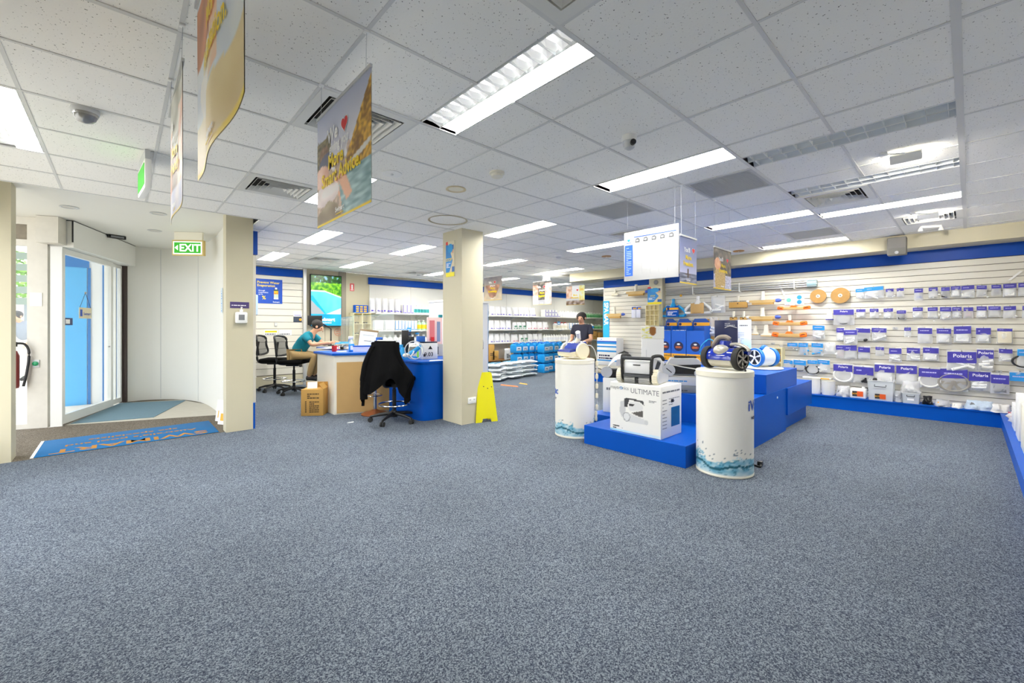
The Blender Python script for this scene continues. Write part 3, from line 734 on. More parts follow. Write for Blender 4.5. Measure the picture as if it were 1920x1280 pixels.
# sensor above the door
p = onZ(219, 441, EZ)
t = thing('door_sensor', 'small black motion sensor on the ceiling over the door', 'sensor', (p.x, p.y, EZ), R(20))
MB().cbox(-0.11, -0.03, -0.055, 0.11, 0.03, -0.001, 0.008).build('sensor_body', BLACK, t)
MB().box(-0.08, -0.032, -0.045, 0.08, -0.0305, -0.015).build('sensor_window', GREYM, t)
# hanging open sign on the door glass
def door_pt(x, y, z): return Vector((-0.63, 8.38, 0)) + Vector((math.cos(ang), math.sin(ang), 0)) * x + Vector((math.sin(ang), -math.cos(ang), 0)) * y + Vector((0, 0, z))
t = thing('open_sign', 'small cream sign hanging from a sucker on the door glass', 'sign', door_pt(0.62, 0.036, 1.55), ang)
MB().cbox(-0.17, -0.006, -0.08, 0.17, 0.0, 0.08, 0.002).build('board', mat('cream_board', (232, 222, 190), 0.6), t)
MB().box(-0.15, -0.0075, -0.05, -0.09, -0.0065, 0.05).build('blue_mark', BINK, t, smooth=0)
text('Swimart', 0.04, -0.03, 0.06, BINK, t, y=-0.0075, bold=0.01)
MB().tube([(-0.15, -0.003, 0.08), (0, -0.003, 0.30), (0.15, -0.003, 0.08)], 0.003, 6).build('cord', BLACK, t)
MB().lathe([(0.02, 0), (0.012, -0.014), (0.001, -0.016)], 14, (0, 0.0, 0.30), 'y').build('sucker', GREYL, t)
t = thing('door_sticker', 'small blue and white sticker on the door glass', 'sticker', door_pt(0.20, 0.030, 1.42), ang)
MB().box(-0.10, -0.002, -0.05, 0.10, 0, 0.05).build('decal', mat('navy_decal', (60, 74, 120), 0.5), t, smooth=0)
MB().box(-0.07, -0.003, -0.03, 0.03, -0.0021, 0.03).build('white_patch', WINK, t, smooth=0)
# exit sign
ea = math.atan2(8.05 - 8.29, 0.927 - 0.608)
t = thing('exit_sign', 'illuminated green and white EXIT sign over the entrance', 'sign', (0.768, 8.15, 2.44), ea)
MB().cbox(-0.225, -0.02, 0.0, 0.225, 0.04, 0.235, 0.006).build('sign_case', mat('brass_trim', (214, 190, 120), 0.4), t)
MB().box(-0.205, -0.024, 0.018, 0.205, -0.0205, 0.212).build('sign_rim', mat('sign_white_glow', (255, 255, 255), 0.4, emit=(240, 255, 236), strength=0.6), t, smooth=0)
MB().box(-0.19, -0.027, 0.034, 0.19, -0.0245, 0.197).build('sign_face', mat('sign_green_glow', (30, 150, 16), 0.4, emit=(40, 170, 6), strength=0.38), t, smooth=0)
text('EXIT', 0.035, 0.062, 0.155, MATS['sign_white_glow'], t, y=-0.029, bold=0.025, sx=0.95)
MB().prism([(-0.18, 0.115), (-0.135, 0.155), (-0.135, 0.075)], -0.030, -0.0275).build('arrow', MATS['sign_white_glow'], t, smooth=0)
MB().box(-0.2, -0.01, 0.235, 0.2, 0.03, EZ - 2.44 - 0.002).build('ceiling_mount', OFFW, t, smooth=0)
t = thing('exit_sign', 'exit sign seen edge-on left of the narrow banner', 'sign', (0.14, 4.42, 2.40), R(-86))
MB().cbox(-0.20, -0.02, 0.0, 0.20, 0.02, 0.22, 0.005).build('sign_case', WHITE, t)
MB().box(-0.18, -0.0235, 0.03, 0.18, -0.0205, 0.19).build('sign_face', MATS['sign_green_glow'], t, smooth=0)
MB().box(-0.17, -0.015, 0.22, 0.17, 0.015, 0.298).build('ceiling_mount', GREYL, t, smooth=0)
# sanitiser dispenser on the pillar
p = onY(451, 600, 6.42)
t = thing('sanitiser_bottle', 'white pump sanitiser bottle bracketed on the cream pillar', 'bottle', (p.x, 6.419, p.z), 0)
MB().cbox(-0.065, -0.085, -0.04, 0.065, -0.005, 0.105, 0.018).build('bottle_body', WHITE, t)
MB().cyl((0, -0.045, 0.105), 0.018, 0.03).build('pump_collar', WHITE, t)
MB().tube([(0, -0.045, 0.13), (0, -0.045, 0.165), (0, -0.09, 0.16)], 0.008).build('pump_spout', WHITE, t)
MB().box(-0.035, -0.087, 0.0, 0.03, -0.0855, 0.07).build('label_print', GREYM, t, smooth=0)
MB().box(-0.06, -0.08, -0.05, 0.06, 0, -0.041).build('bracket', CLEAR, t, smooth=0)
t = thing('sanitiser_notice', 'small violet notice strip above the sanitiser bottle', 'notice', (p.x - 0.01, 6.418, p.z + 0.155), 0)
MB().box(-0.105, -0.004, 0, 0.105, 0, 0.08).build('strip', mat('dark_violet', (70, 54, 110), 0.5), t, smooth=0)
bars(t, -0.09, 0.03, 0.09, 0.05, 1, WINK, y=-0.0045)
# pamphlets at the foot of the pillar
for k, (px, py) in enumerate(((419, 776), (414, 771))):
    p = onZ(px, 796 - k * 6, 0)
    t = thing('floor_sign', ['white leaflet card propped at the foot of the entrance pillar', 'second pale leaflet card behind the first by the pillar'][k], 'card', (p.x - 0.01, p.y + 0.02, 0), R(-62))
    MB().at((0, 0, 0), 0, R(-8)).box(-0.09, -0.002, 0.0, 0.09, 0.002, 0.30).build('card_sheet', WHITE, t, smooth=0)
    MB().at((0, 0, 0), 0, R(-8)).box(-0.05, -0.004, 0.05, 0.05, -0.0025, 0.15).build('card_print', GOLDC, t, smooth=0)
# small strip poster inside entrance wall and light switch
t = thing('vertical_notice', 'narrow blue lettered strip on the curved entrance wall', 'notice', (1.085, 7.40, 1.55), R(-92))
MB().box(-0.05, -0.004, 0, 0.05, 0, 0.36).build('strip', mat('pale_blue_paper', (206, 224, 236), 0.6), t, smooth=0)
bars(t, -0.03, 0.02, 0.03, 0.34, 9, LBLUE, y=-0.0045)
# fire extinguisher half hidden by the pillar
p = onZ(22, 800, 0)
t = thing('fire_extinguisher', 'dark red fire extinguisher with black hose behind the left pillar', 'extinguisher', (-1.04, 8.38, 0.55), 0)
MB().lathe([(0.001, 0), (0.075, 0.004), (0.08, 0.03), (0.08, 0.42), (0.06, 0.48), (0.02, 0.51), (0.02, 0.54)], 24).build('cylinder', mat('extinguisher_red', (120, 26, 24), 0.3), t)
MB().cbox(-0.03, -0.012, 0.54, 0.06, 0.012, 0.60, 0.004).build('valve', BLACK, t)
MB().tube(smooth_path([(0.03, 0, 0.58), (0.12, 0, 0.57), (0.16, 0, 0.45), (0.14, 0, 0.2), (0.11, 0, 0.02)], 5), 0.014).build('hose', BLACK, t)
MB().box(-0.06, 0.06, 0.1, 0.06, 0.12, 0.4).build('wall_bracket', BLACK, t, smooth=0)
# dark wired strip beside the fixed pane
t = thing('cabling_slot', 'dark open slot with cabling at the end of the glass door', 'slot', door_pt(2.005, -0.02, 0.02), ang)
MB().box(0.0, -0.02, 0.0, 0.03, 0.02, 2.40).build('slot_back', BLACK, t, smooth=0)
MB().tube([(0.01, -0.025, 0.0), (0.015, -0.03, 1.0), (0.008, -0.025, 2.3)], 0.006).build('cable', mat('orange_cable', (190, 90, 40), 0.5), t)

# ---------------------------------------------------------------- outside
PAVE = mat('pale_pavement', (206, 200, 188), 0.8, noise=(3, 0.08))
gd = struct('ground_outside', MB().box(-45, -12, -0.20, -1.36, 60, -0.13).box(-1.36, 8.0, -0.20, 1.15, 60, -0.13).box(1.15, 10.8, -0.2, 20, 60, -0.13).box(-1.9, 8.3, -0.13, 1.1, 10.88, -0.065), PAVE)
for k in range(9):
    for q in range(3):
        MB().box(-6.2 + 1.7 * q, 9.0 + k * 1.6, -0.13, -4.53 + 1.7 * q, 10.57 + k * 1.6, -0.105 + 0.003 * ((k + q) % 3)).build('paving_slab', PAVE, gd, smooth=0)
fc = struct('reflection_backdrop', MB().box(-0.80, 10.95, -0.13, 1.15, 11.2, 3.4), mat('white_backdrop', (238, 238, 236), 0.7))  # made-up wall behind the door glass; its panels stand in for reflections
MB().box(-0.76, 10.93, -0.13, -0.45, 10.951, 2.42).build('reflection_panel', mat('sky_blue_backdrop', (84, 178, 236), 0.6), fc, smooth=0)
MB().box(-0.79, 10.92, 2.42, -0.42, 10.951, 3.4).build('reflection_panel', mat('strong_blue_matt', (30, 116, 190), 0.6), fc, smooth=0)
MB().box(-0.44, 10.93, -0.13, -0.40, 10.951, 2.42).build('reflection_panel', MATS['strong_blue_matt'], fc, smooth=0)
MB().box(-0.245, 10.93, -0.13, -0.16, 10.951, 3.2).build('reflection_panel', MATS['strong_blue_matt'], fc, smooth=0)
MB().box(-0.06, 10.93, -0.13, -0.03, 10.951, 3.2).build('reflection_panel', MATS['strong_blue_matt'], fc, smooth=0)
aw = struct('awning_outside', MB().box(-3.2, 9.6, 2.85, -0.85, 11.0, 2.95), MATS['strong_blue_matt'])
far = thing('shop_building', 'pale building across the street seen through the side window', 'building', (-4.5, 30, -0.13), 0)
MB().box(-6, 0, 0, 6, 4, 6).build('wall', mat('far_render', (214, 208, 198), 0.8), far, smooth=0)
MB().box(-6.2, -1.2, 3.2, 6.2, 0, 3.4).build('canopy', GREYL, far, smooth=0)
for k in range(5): MB().box(-5.4 + k * 2.2, -0.05, 0.6, -3.9 + k * 2.2, 0.0, 2.8).build('window', mat('far_glass', (120, 130, 136), 0.2), far, smooth=0)
# street tree
tr = thing('street_tree', 'leafy green street tree outside the side window', 'tree', (-3.1, 20.5, -0.13), 0)
MB().tube([(0, 0, 0), (0.05, 0, 1.3), (-0.05, 0.1, 2.4), (0.1, 0, 3.4)], [0.11, 0.09, 0.07, 0.04]).build('trunk', mat('bark', (96, 78, 60), 0.9), tr)
lf = MB(); rnd = random.Random(3)
for k in range(1500):
    a, b, r = rnd.uniform(0, 6.283), rnd.uniform(-1, 1), rnd.uniform(0.5, 1) ** 0.5
    c = Vector((1.2 * r * math.cos(a) * math.sqrt(1 - b * b), 1.2 * r * math.sin(a) * math.sqrt(1 - b * b), 3.1 + 1.0 * r * b))
    d1 = Vector((rnd.uniform(-1, 1), rnd.uniform(-1, 1), rnd.uniform(-0.5, 0.5))).normalized() * 0.10; d2 = d1.cross(Vector((rnd.uniform(-1, 1), rnd.uniform(-1, 1), 1))).normalized() * 0.05
    lf.add([c - d1, c + d2, c + d1, c - d2], [(0, 1, 2, 3)])
tag(lf.build('foliage', mat('leaf_green', (120, 170, 50), 0.7, noise=(3, 0.3)), tr, smooth=0), kind='stuff')
# ================================================================== COUNTER AREA
# main counter: white carcass with cardboard-brown front, blue top
ct = thing('service_counter', 'white service counter with brown front panel and blue top', 'counter', (0, 0, 0))
BODY = mat('white_laminate', (236, 233, 222), 0.45)
MB().prism([(2.40, 6.60), (3.19, 6.31), (3.19, 7.05), (2.75, 7.36), (2.40, 7.36)], 0.0, 0.905, 'z').build('carcass', BODY, ct, smooth=0)
q = R(-20.2)
MB().at((2.40, 6.60, 0), q).box(0.035, -0.014, 0.02, 0.82, -0.001, 0.80).build('front_panel', CARDL, ct, smooth=0)['label'] = 'cardboard-brown front panel'
MB().at((2.40, 6.60, 0), q).box(0.50, -0.018, 0.44, 0.56, -0.0145, 0.56).build('power_plate', OFFW, ct, smooth=0)
MB().prism([(2.36, 6.57), (3.24, 6.25), (3.24, 7.08), (2.98, 7.30), (2.98, 8.85), (3.55, 8.85), (3.55, 8.95), (2.90, 8.95), (2.90, 7.42), (2.36, 7.42)], 0.906, 0.94, 'z').build('counter_top', BLUE, ct, smooth=0)
MB().box(2.45, 7.365, 0.0, 2.47, 7.41, 0.905).build('yellow_edge', YEL, ct, smooth=0)
MB().prism([(2.95, 7.40), (3.90, 7.10), (3.90, 8.90), (2.95, 8.90)], 0.91, 0.938, 'z').build('worktop_return', mat('pale_worktop', (220, 214, 200), 0.5), ct, smooth=0)
MB().box(3.80, 7.2, 0, 3.88, 8.85, 0.905).build('return_panel', BODY, ct, smooth=0)
# lower blue counter by the column
bc = thing('blue_counter', 'lower royal blue counter between chair and column', 'counter', (0, 0, 0))
MB().prism([(3.14, 5.36), (3.20, 5.29), (3.30, 5.26), (4.05, 5.24), (4.05, 6.22), (3.26, 6.30), (3.14, 6.27)], 0.0, 0.825, 'z').build('carcass', BLUE, bc, smooth=50)
MB().prism([(3.12, 5.35), (3.19, 5.27), (3.29, 5.24), (4.07, 5.22), (4.07, 6.26), (3.26, 6.245), (3.12, 6.22)], 0.826, 0.85, 'z').build('counter_top', BLUE, bc, smooth=0)
MB().prism([(3.26, 5.28), (3.52, 5.27), (3.50, 5.40), (3.36, 5.42)], 0.8505, 0.853, 'z').build('paper_sheet', WINK, bc, smooth=0)

# ---- things on the counters
def on(px, py, z): p = onZ(px, py, z); return (p.x, p.y, z)
t = thing('mug', 'red mug standing at the corner of the blue counter top', 'mug', on(627, 659, 0.94), R(-30))
MB().lathe([(0.001, 0), (0.034, 0.0), (0.037, 0.005), (0.043, 0.098), (0.040, 0.098), (0.034, 0.01), (0.001, 0.008)], 24, cap=False).build('cup', RED, t)
MB().tube(smooth_path([(0.040, 0, 0.08), (0.066, 0, 0.075), (0.070, 0, 0.045), (0.039, 0, 0.025)], 5), 0.006).build('handle', RED, t)
t = thing('spray_bottle', 'spray bottle of blue liquid with white trigger on the counter', 'bottle', on(659, 659, 0.94), R(0))
MB().cbox(-0.042, -0.03, 0.0, 0.042, 0.03, 0.13, 0.012).build('bottle_body', mat('blue_liquid', (30, 140, 220), 0.15), t)
MB().lathe([(0.036, 0.128), (0.030, 0.16), (0.016, 0.185), (0.016, 0.205)], 16).build('bottle_neck', sheer('neck_film', (220, 232, 238), 0.4), t)
MB().cbox(-0.05, -0.016, 0.205, 0.03, 0.016, 0.25, 0.008).build('trigger_head', WHITE, t)
MB().tube([(-0.03, 0, 0.21), (-0.045, 0, 0.18), (-0.04, 0, 0.16)], 0.006).build('trigger', LBLUE, t)
MB().box(-0.03, -0.0315, 0.03, 0.03, -0.0305, 0.10).build('label_print', WINK, t, smooth=0)
# clipboard-like A4 sign holder
p = Vector((2.99, 6.84, 0.94))
t = thing('counter_sign', 'tilted framed notice in a brown holder on the counter', 'sign', (p.x, p.y - 0.05, 0.9405), R(-28))
M_ = MB().at((0, 0, 0), 0, R(-14), R(7)); M_.cbox(-0.15, 0.0, 0, 0.15, 0.012, 0.37, 0.003); M_.build('holder', mat('bronze_frame', (120, 98, 66), 0.5), t)
MB().at((0, 0, 0), 0, R(-14), R(7)).box(-0.14, -0.003, 0.015, 0.14, -0.0005, 0.335).build('sheet', mat('grey_paper', (216, 220, 222), 0.6), t, smooth=0)
MB().at((0, 0, 0), 0, R(-14), R(7)).box(-0.06, -0.0045, 0.17, 0.06, -0.0035, 0.178).box(-0.09, -0.0045, 0.27, 0.09, -0.0035, 0.273).build('fine_print', KINK, t, smooth=0)
# monitor on an arm by the worker
p = atD(590, 612, 8.9)
t = thing('monitor', 'black computer monitor seen from behind on a counter arm', 'monitor', (p.x, p.y, 0.941), R(-35))
MB().cbox(-0.145, 0, 0.44, 0.145, 0.035, 0.64, 0.006).build('screen_case', BLACK, t)
MB().tube([(0.05, 0.03, 0.52), (0.22, 0.08, 0.42), (0.30, 0.10, 0.36), (0.30, 0.10, 0.02)], 0.014).build('arm', BLACK, t)
MB().cyl((0.30, 0.10, 0.0), 0.06, 0.02).build('base', BLACK, t)
# phone, papers, till, small boxes
t = thing('desk_phone', 'black desk phone with teal binder behind the red mug', 'phone', on(648, 655, 0.94), R(-30))
MB().at((0, 0, 0), 0, R(18)).cbox(-0.09, -0.08, 0.0, 0.09, 0.09, 0.03, 0.006).build('base', BLACK, t)
MB().at((0, 0, 0.012), 0, R(18)).cbox(-0.085, -0.07, 0.03, -0.04, 0.085, 0.06, 0.01).build('handset', BLACK, t)
bars(t, -0.02, 0.04, 0.07, 0.06, 2, GREYL, y=-0.07, name='keypad')
t = thing('binder', 'teal binder lying open behind the desk phone', 'binder', on(642, 645, 0.94), R(-20))
MB().at((0, 0, 0.005), 0, R(10)).cbox(-0.16, -0.1, 0, 0.16, 0.1, 0.035, 0.004).build('cover', SKYB, t)
MB().at((0, 0, 0.005), 0, R(10)).box(-0.15, -0.103, 0.006, 0.15, -0.098, 0.029).build('pages', WHITE, t, smooth=0)
t = thing('paper_tray', 'white paper tray with blue rim on the counter', 'tray', on(683, 659, 0.94), R(-20))
MB().box(-0.17, -0.07, 0, 0.17, 0.07, 0.006).box(-0.17, -0.07, 0, 0.17, -0.064, 0.085).box(-0.17, 0.064, 0, 0.17, 0.07, 0.085).box(-0.17, -0.064, 0, -0.164, 0.064, 0.085).box(0.164, -0.064, 0, 0.17, 0.064, 0.085).build('tray_body', mat('lilac_white', (222, 220, 236), 0.4), t, smooth=0)
MB().box(-0.175, -0.075, 0.085, 0.175, 0.075, 0.10).build('lid', BLUE, t, smooth=0)
def papers(px, py, z, lab, rz, w=0.21, h=0.29, m=None):
    o = MB().cbox(-w / 2, -h / 2, 0.0, w / 2, h / 2, 0.006, 0.002).build('paper_stack', m or WHITE, loc=on(px, py, z), rz=rz); return tag(o, lab, 'papers')
papers(612, 653, 0.94, 'white papers at the left end of the counter', R(15))
papers(640, 659, 0.94, 'cream note sheet beside the red mug', R(-25), 0.15, 0.2, OFFW)
def carton(name, lab, cat, loc, rz, w, d, h, m, extra=None, group=None):
    t = thing(name, lab, cat, loc, rz, group)
    MB().cbox(-w / 2, -d / 2, 0, w / 2, d / 2, h, min(0.006, h * 0.04)).build('body', m, t)
    MB().box(-w / 2 * 0.98, -d / 2 * 0.06, h, w / 2 * 0.98, d / 2 * 0.06, h + 0.0012).build('lid_seam', extra or m, t, smooth=0)
    return t
NAVYB = mat('navy_carton', (32, 42, 66), 0.5); MIDB = mat('mid_blue_carton', (20, 92, 180), 0.5)
t = carton('product_box', 'blue box with dark side beside the tilted notice', 'box', (3.16, 6.66, 0.9405), R(-35), 0.10, 0.10, 0.23, MIDB)
MB().box(0.0, -0.054, 0.02, 0.048, -0.0505, 0.2).build('dark_panel', NAVYB, t, smooth=0)
t = carton('product_box', 'small blue box stepped in front of the taller blue box', 'box', (3.09, 6.56, 0.9405), R(-35), 0.09, 0.05, 0.15, MIDB)
# black card display tower
t = thing('display_tower', 'tall black display tower with side arm on the blue counter', 'stand', (3.30, 6.05, 0.8505), R(-30))
MB().cbox(-0.055, -0.03, 0.0, 0.055, 0.03, 0.44, 0.004).build('tower', BLACK, t)
MB().cbox(0.055, -0.03, 0.24, 0.14, 0.03, 0.34, 0.004).build('side_arm', BLACK, t)
MB().cbox(0.045, -0.034, 0.36, 0.09, 0.02, 0.42, 0.004).build('clip', NAVYB, t)
t = thing('blue_canister', 'sky blue canister left of the black display tower', 'canister', (3.19, 5.98, 0.8505), 0)
MB().lathe([(0.001, 0), (0.04, 0), (0.042, 0.01), (0.042, 0.17), (0.03, 0.18), (0.001, 0.18)], 20).build('body', MIDB, t)
MB().lathe([(0.032, 0.18), (0.034, 0.22), (0.001, 0.222)], 20).build('cap', SKYB, t)
t = thing('spray_tube', 'slim white nozzle tube on the counter behind the coat', 'tube', (3.19, 6.13, 0.8505), 0)
MB().lathe([(0.001, 0), (0.03, 0), (0.03, 0.14), (0.012, 0.2), (0.014, 0.3), (0.001, 0.3)], 18).build('body', WHITE, t)
MB().box(-0.02, -0.0315, 0.02, 0.02, -0.0302, 0.1).build('label_print', GREYL, t, smooth=0)
t = thing('plastic_pouch', 'crumpled clear and lilac plastic pouch on the blue counter', 'bag', on(748, 668, 0.852), R(-30))
MB().pillow(-0.08, 0.0, 0.08, 0.15, 0.07, rough=0.05, seed=4, flatbase=1).build('pouch', mat('lilac_film', (214, 210, 232), 0.3), t)
MB().tube([(-0.03, -0.02, 0.05), (0.02, -0.03, 0.10), (0.05, 0, 0.13)], 0.012).build('nozzle', WHITE, t)
# pool cleaner head and hose heap
t = thing('pool_cleaner', 'sky blue suction pool cleaner lying on the blue counter', 'pool cleaner', on(768, 673, 0.852), R(-25))
MB().prism([(-0.24, 0.0), (0.12, 0.0), (0.10, 0.04), (-0.20, 0.045)], -0.07, 0.09, 'y').build('fin_pad', mat('blue_rubber_fin', (40, 150, 220), 0.6), t)
for k in range(6): MB().box(-0.24 + k * 0.05, -0.085, 0.002, -0.21 + k * 0.05, -0.0705, 0.03).build('fin', MATS['blue_rubber_fin'], t, smooth=0)
MB().lathe([(0.03, 0), (0.05, 0.03), (0.045, 0.08), (0.03, 0.12), (0.026, 0.14)], 18, (-0.10, 0.01, 0.04)).build('chamber', SKYB, t)
MB().tube([(-0.02, 0, 0.06), (0.07, -0.02, 0.12), (0.17, -0.03, 0.20)], [0.042, 0.034, 0.03]).build('suction_tube', SKYB, t)
MB().ball((-0.06, -0.05, 0.06), 0.05, 0.035, 0.035).build('skirt', OFFW, t)
MB().tube([(0.0, -0.05, 0.03), (0.05, -0.06, 0.09), (0.06, -0.06, 0.13)], 0.012).build('lever', WHITE, t)
t = thing('hose_coil', 'thin grey hose looped over the blue pool cleaner', 'hose', on(776, 674, 0.853), R(-25))
MB().at((0, -0.06, 0.145), 0, R(80), R(6)).ring((0, 0, 0), 0.135, 0.007, n=40).build('hose_loop', GREYL, t)
MB().at((0.02, -0.03, 0.12), R(20), R(74)).ring((0, 0, 0), 0.11, 0.006, n=40).build('hose_loop', OFFW, t)
# numbered carton
p = onZ(806, 673, 0.85)
t = thing('numbered_carton', 'white carton printed with black drop and number on blue counter', 'box', (p.x + 0.02, p.y + 0.08, 0.851), R(-12))
MB().cbox(-0.125, -0.08, 0, 0.125, 0.08, 0.245, 0.004).build('body', WHITE, t)
text('9.03', -0.02, 0.045, 0.085, KINK, t, y=-0.0815, bold=0.015)
MB().prism([(-0.03, 0.15), (0.04, 0.15), (0.005, 0.205)], -0.083, -0.0805).build('drop_mark', KINK, t, smooth=0)
MB().box(-0.105, -0.082, 0.04, -0.075, -0.0805, 0.08).build('print_block', KINK, t, smooth=0)
MB().cbox(-0.12, -0.075, 0.246, 0.12, 0.075, 0.265, 0.003).build('tray_lid', NAVYB, t)
t = carton('product_box', 'small mid blue box on the numbered carton', 'box', (p.x - 0.10, p.y + 0.10, 1.117), R(-12), 0.11, 0.1, 0.085, MIDB)
p2 = onZ(830, 668, 0.85)
t = carton('product_box', 'grey-black printed box beside the column on the blue counter', 'box', (p2.x, p2.y + 0.18, 0.851), R(-12), 0.16, 0.16, 0.20, mat('grey_print', (168, 166, 162), 0.5))
MB().box(-0.06, -0.083, 0.03, 0.0, -0.0805, 0.16).build('print_block', KINK, t, smooth=0)
t = thing('test_kit_rack', 'tall red and white test kit card rack next to the column', 'rack', (p2.x - 0.02, p2.y + 0.16, 1.054), R(-12))
MB().cbox(-0.16, -0.02, 0.0, 0.10, 0.03, 0.45, 0.004).build('card', mat('pink_card', (232, 196, 192), 0.5), t)
MB().box(-0.13, -0.024, 0.06, -0.04, -0.0205, 0.40).build('red_print', mat('rose_ink', (206, 112, 116), 0.5), t, smooth=0)
MB().cyl((-0.085, -0.05, 0.02), 0.028, 0.10).build('red_bottle', RED, t)
MB().box(0.0, -0.024, 0.04, 0.06, -0.0205, 0.38).build('blue_print', mat('slate_ink', (120, 136, 168), 0.5), t, smooth=0)
MB().cbox(0.04, -0.03, 0.45, 0.10, 0.03, 0.50, 0.004).build('top_clip', mat('teal_clip', (0, 120, 130), 0.4), t)
t = thing('green_bottle', 'small lime green bottle behind the hose loop', 'bottle', (3.56, 6.08, 0.8505), 0)
MB().lathe([(0.001, 0), (0.03, 0), (0.03, 0.12), (0.014, 0.15), (0.014, 0.17), (0.001, 0.17)], 16).build('body', mat('lime', (140, 210, 60), 0.35), t)
MB().cyl((0, 0, 0.17), 0.016, 0.025).build('cap', WHITE, t)
t = thing('gift_tag', 'small cyan hanging tag under the middle back shelf', 'tag', onY(767, 619, 10.205), 0)
MB().cbox(-0.06, -0.003, -0.09, 0.06, 0.003, 0.07, 0.002).build('card', LBLUE, t)
bars(t, -0.045, -0.06, 0.045, 0.04, 4, WINK, y=-0.0035)
t = thing('floating_thermometer', 'small cyan and white bird-shaped float hung under the back shelf', 'ornament', onY(782, 625, 10.30), 0)
MB().ball((0, 0, 0), 0.065, 0.03, 0.028).build('body', LBLUE, t)
MB().tube([(0, 0, 0.02), (0, 0, 1.222 - t.location.z)], 0.004).build('hanger', WHITE, t)
# acrylic screens
for k, (pa, pb, z1, lab) in enumerate((((662, 657), (722, 660), 1.58, 'clear acrylic screen standing on the counter in front of the shelves'), ((640, 653), (661, 657), 1.56, 'short clear acrylic side screen left of the main screen'))):
    A = onZ(pa[0], pa[1] - 8, 0.94); B = onZ(pb[0], pb[1] - 8, 0.94)
    d = B - A; t = thing('acrylic_screen', lab, 'screen', (A.x, A.y, 0.9405), math.atan2(d.y, d.x))
    Ls = d.length * (1.25 if k == 0 else 1)
    MB().box(0, -0.003, 0.012, Ls, 0.003, z1 - 0.94).build('sheet', CLEAR, t, smooth=0)
    for fx0 in (0.02, Ls - 0.06): MB().box(fx0, -0.04, 0.0, fx0 + 0.04, 0.04, 0.0115).build('foot', CLEAR, t, smooth=0)
    MB().box(0, -0.004, z1 - 0.946, Ls, 0.004, z1 - 0.938).box(0, -0.004, 0.012, 0.006, 0.004, z1 - 0.95).build('polished_edge', sheer('edge_green', (170, 206, 200), 0.4), t, smooth=0)

# ---- drafting chairs
def star_base(t, r=0.30, m=BLACK, hub=0.10):
    for k in range(5):
        a = R(72 * k + 18)
        bl = MB().tube([(0.03 * math.cos(a), 0.03 * math.sin(a), hub + 0.02), (0.6 * r * math.cos(a), 0.6 * r * math.sin(a), hub + 0.005), (r * math.cos(a), r * math.sin(a), 0.075)], [0.026, 0.022, 0.016]).build('base_leg', m, t)
        MB().at((r * math.cos(a), r * math.sin(a), 0), a).cyl((0, -0.026, 0.032), 0.032, 0.02, 'y', 16).cyl((0, 0.006, 0.032), 0.032, 0.02, 'y', 16).cyl((0, 0, 0.03), 0.012, 0.05).build('castor', RUBBER, bl)
    MB().lathe([(0.045, 0.07), (0.05, 0.13), (0.03, 0.16)], 20).build('hub', m, t)
def drafting_chair(lab, loc, rz, seat_h=0.66, backtop=1.14, mesh_back=True, ring_h=0.26):
    t = thing('drafting_chair', lab, 'chair', loc, rz, 'black drafting chairs')
    star_base(t)
    MB().lathe([(0.026, 0.12), (0.026, seat_h - 0.18), (0.018, seat_h - 0.18), (0.018, seat_h - 0.06)], 16).build('gas_lift', BLACK, t)
    MB().ring((0, 0, ring_h), 0.225, 0.010, n=40).build('foot_ring', CHROME, t)
    fr = MB()
    for k in range(4):
        a = R(90 * k + 30); fr.tube([(0.02 * math.cos(a), 0.02 * math.sin(a), ring_h + 0.02), (0.225 * math.cos(a), 0.225 * math.sin(a), ring_h)], 0.006)
    fr.build('ring_spokes', CHROME, t)
    MB().at((0, 0, seat_h)).cbox(-0.25, -0.25, -0.05, 0.25, 0.23, 0.03, 0.03).build('seat', FABRIC, t)
    MB().cbox(-0.10, -0.12, seat_h - 0.10, 0.10, 0.12, seat_h - 0.051, 0.01).build('mechanism', BLACK, t)
    MB().tube([(0.10, 0.0, seat_h - 0.08), (0.26, -0.02, seat_h - 0.12)], 0.008).cbox(0.24, -0.04, seat_h - 0.14, 0.31, 0.0, seat_h - 0.10, 0.008).build('lever', BLACK, t)
    # back: local +Y is behind the sitter
    MB().tube(smooth_path([(0, 0.10, seat_h - 0.07), (0, 0.30, seat_h - 0.05), (0, 0.34, seat_h + 0.10), (0, 0.31, backtop - 0.10)], 4), 0.022).build('back_stem', BLACK, t)
    out = [(-0.22, seat_h + 0.12), (-0.24, seat_h + 0.30), (-0.21, backtop), (0.21, backtop), (0.24, seat_h + 0.30), (0.22, seat_h + 0.12)]
    P3 = [(x, 0.27 + 0.10 * (x / 0.24) ** 2 * -0.6 + (z - seat_h) * 0.12, z) for x, z in smooth_path(out + [out[0]], 5)[:-1]]
    MB().tube(P3, 0.022, closed=True).build('back_frame', BLACK, t)
    g = MB(); vs = []
    for j in range(9):
        for i in range(9):
            u = i / 8 * 2 - 1; z = seat_h + 0.13 + (backtop - seat_h - 0.14) * j / 8; x = u * 0.22
            vs.append((x, 0.275 - 0.06 * u * u + (z - seat_h) * 0.12, z))
    g.add(vs, [(j * 9 + i, j * 9 + i + 1, (j + 1) * 9 + i + 1, (j + 1) * 9 + i) for j in range(8) for i in range(8)])
    g.build('back_mesh', sheer('chair_mesh', (60, 60, 62), 0.35, 0.8) if mesh_back else FABRIC, t)
    return t
drafting_chair('black mesh-backed drafting chair nearest the slat panel', (2.38, 9.92, 0), R(58))
drafting_chair('black mesh-backed drafting chair under the seated worker', (2.56, 9.22, 0), R(52))
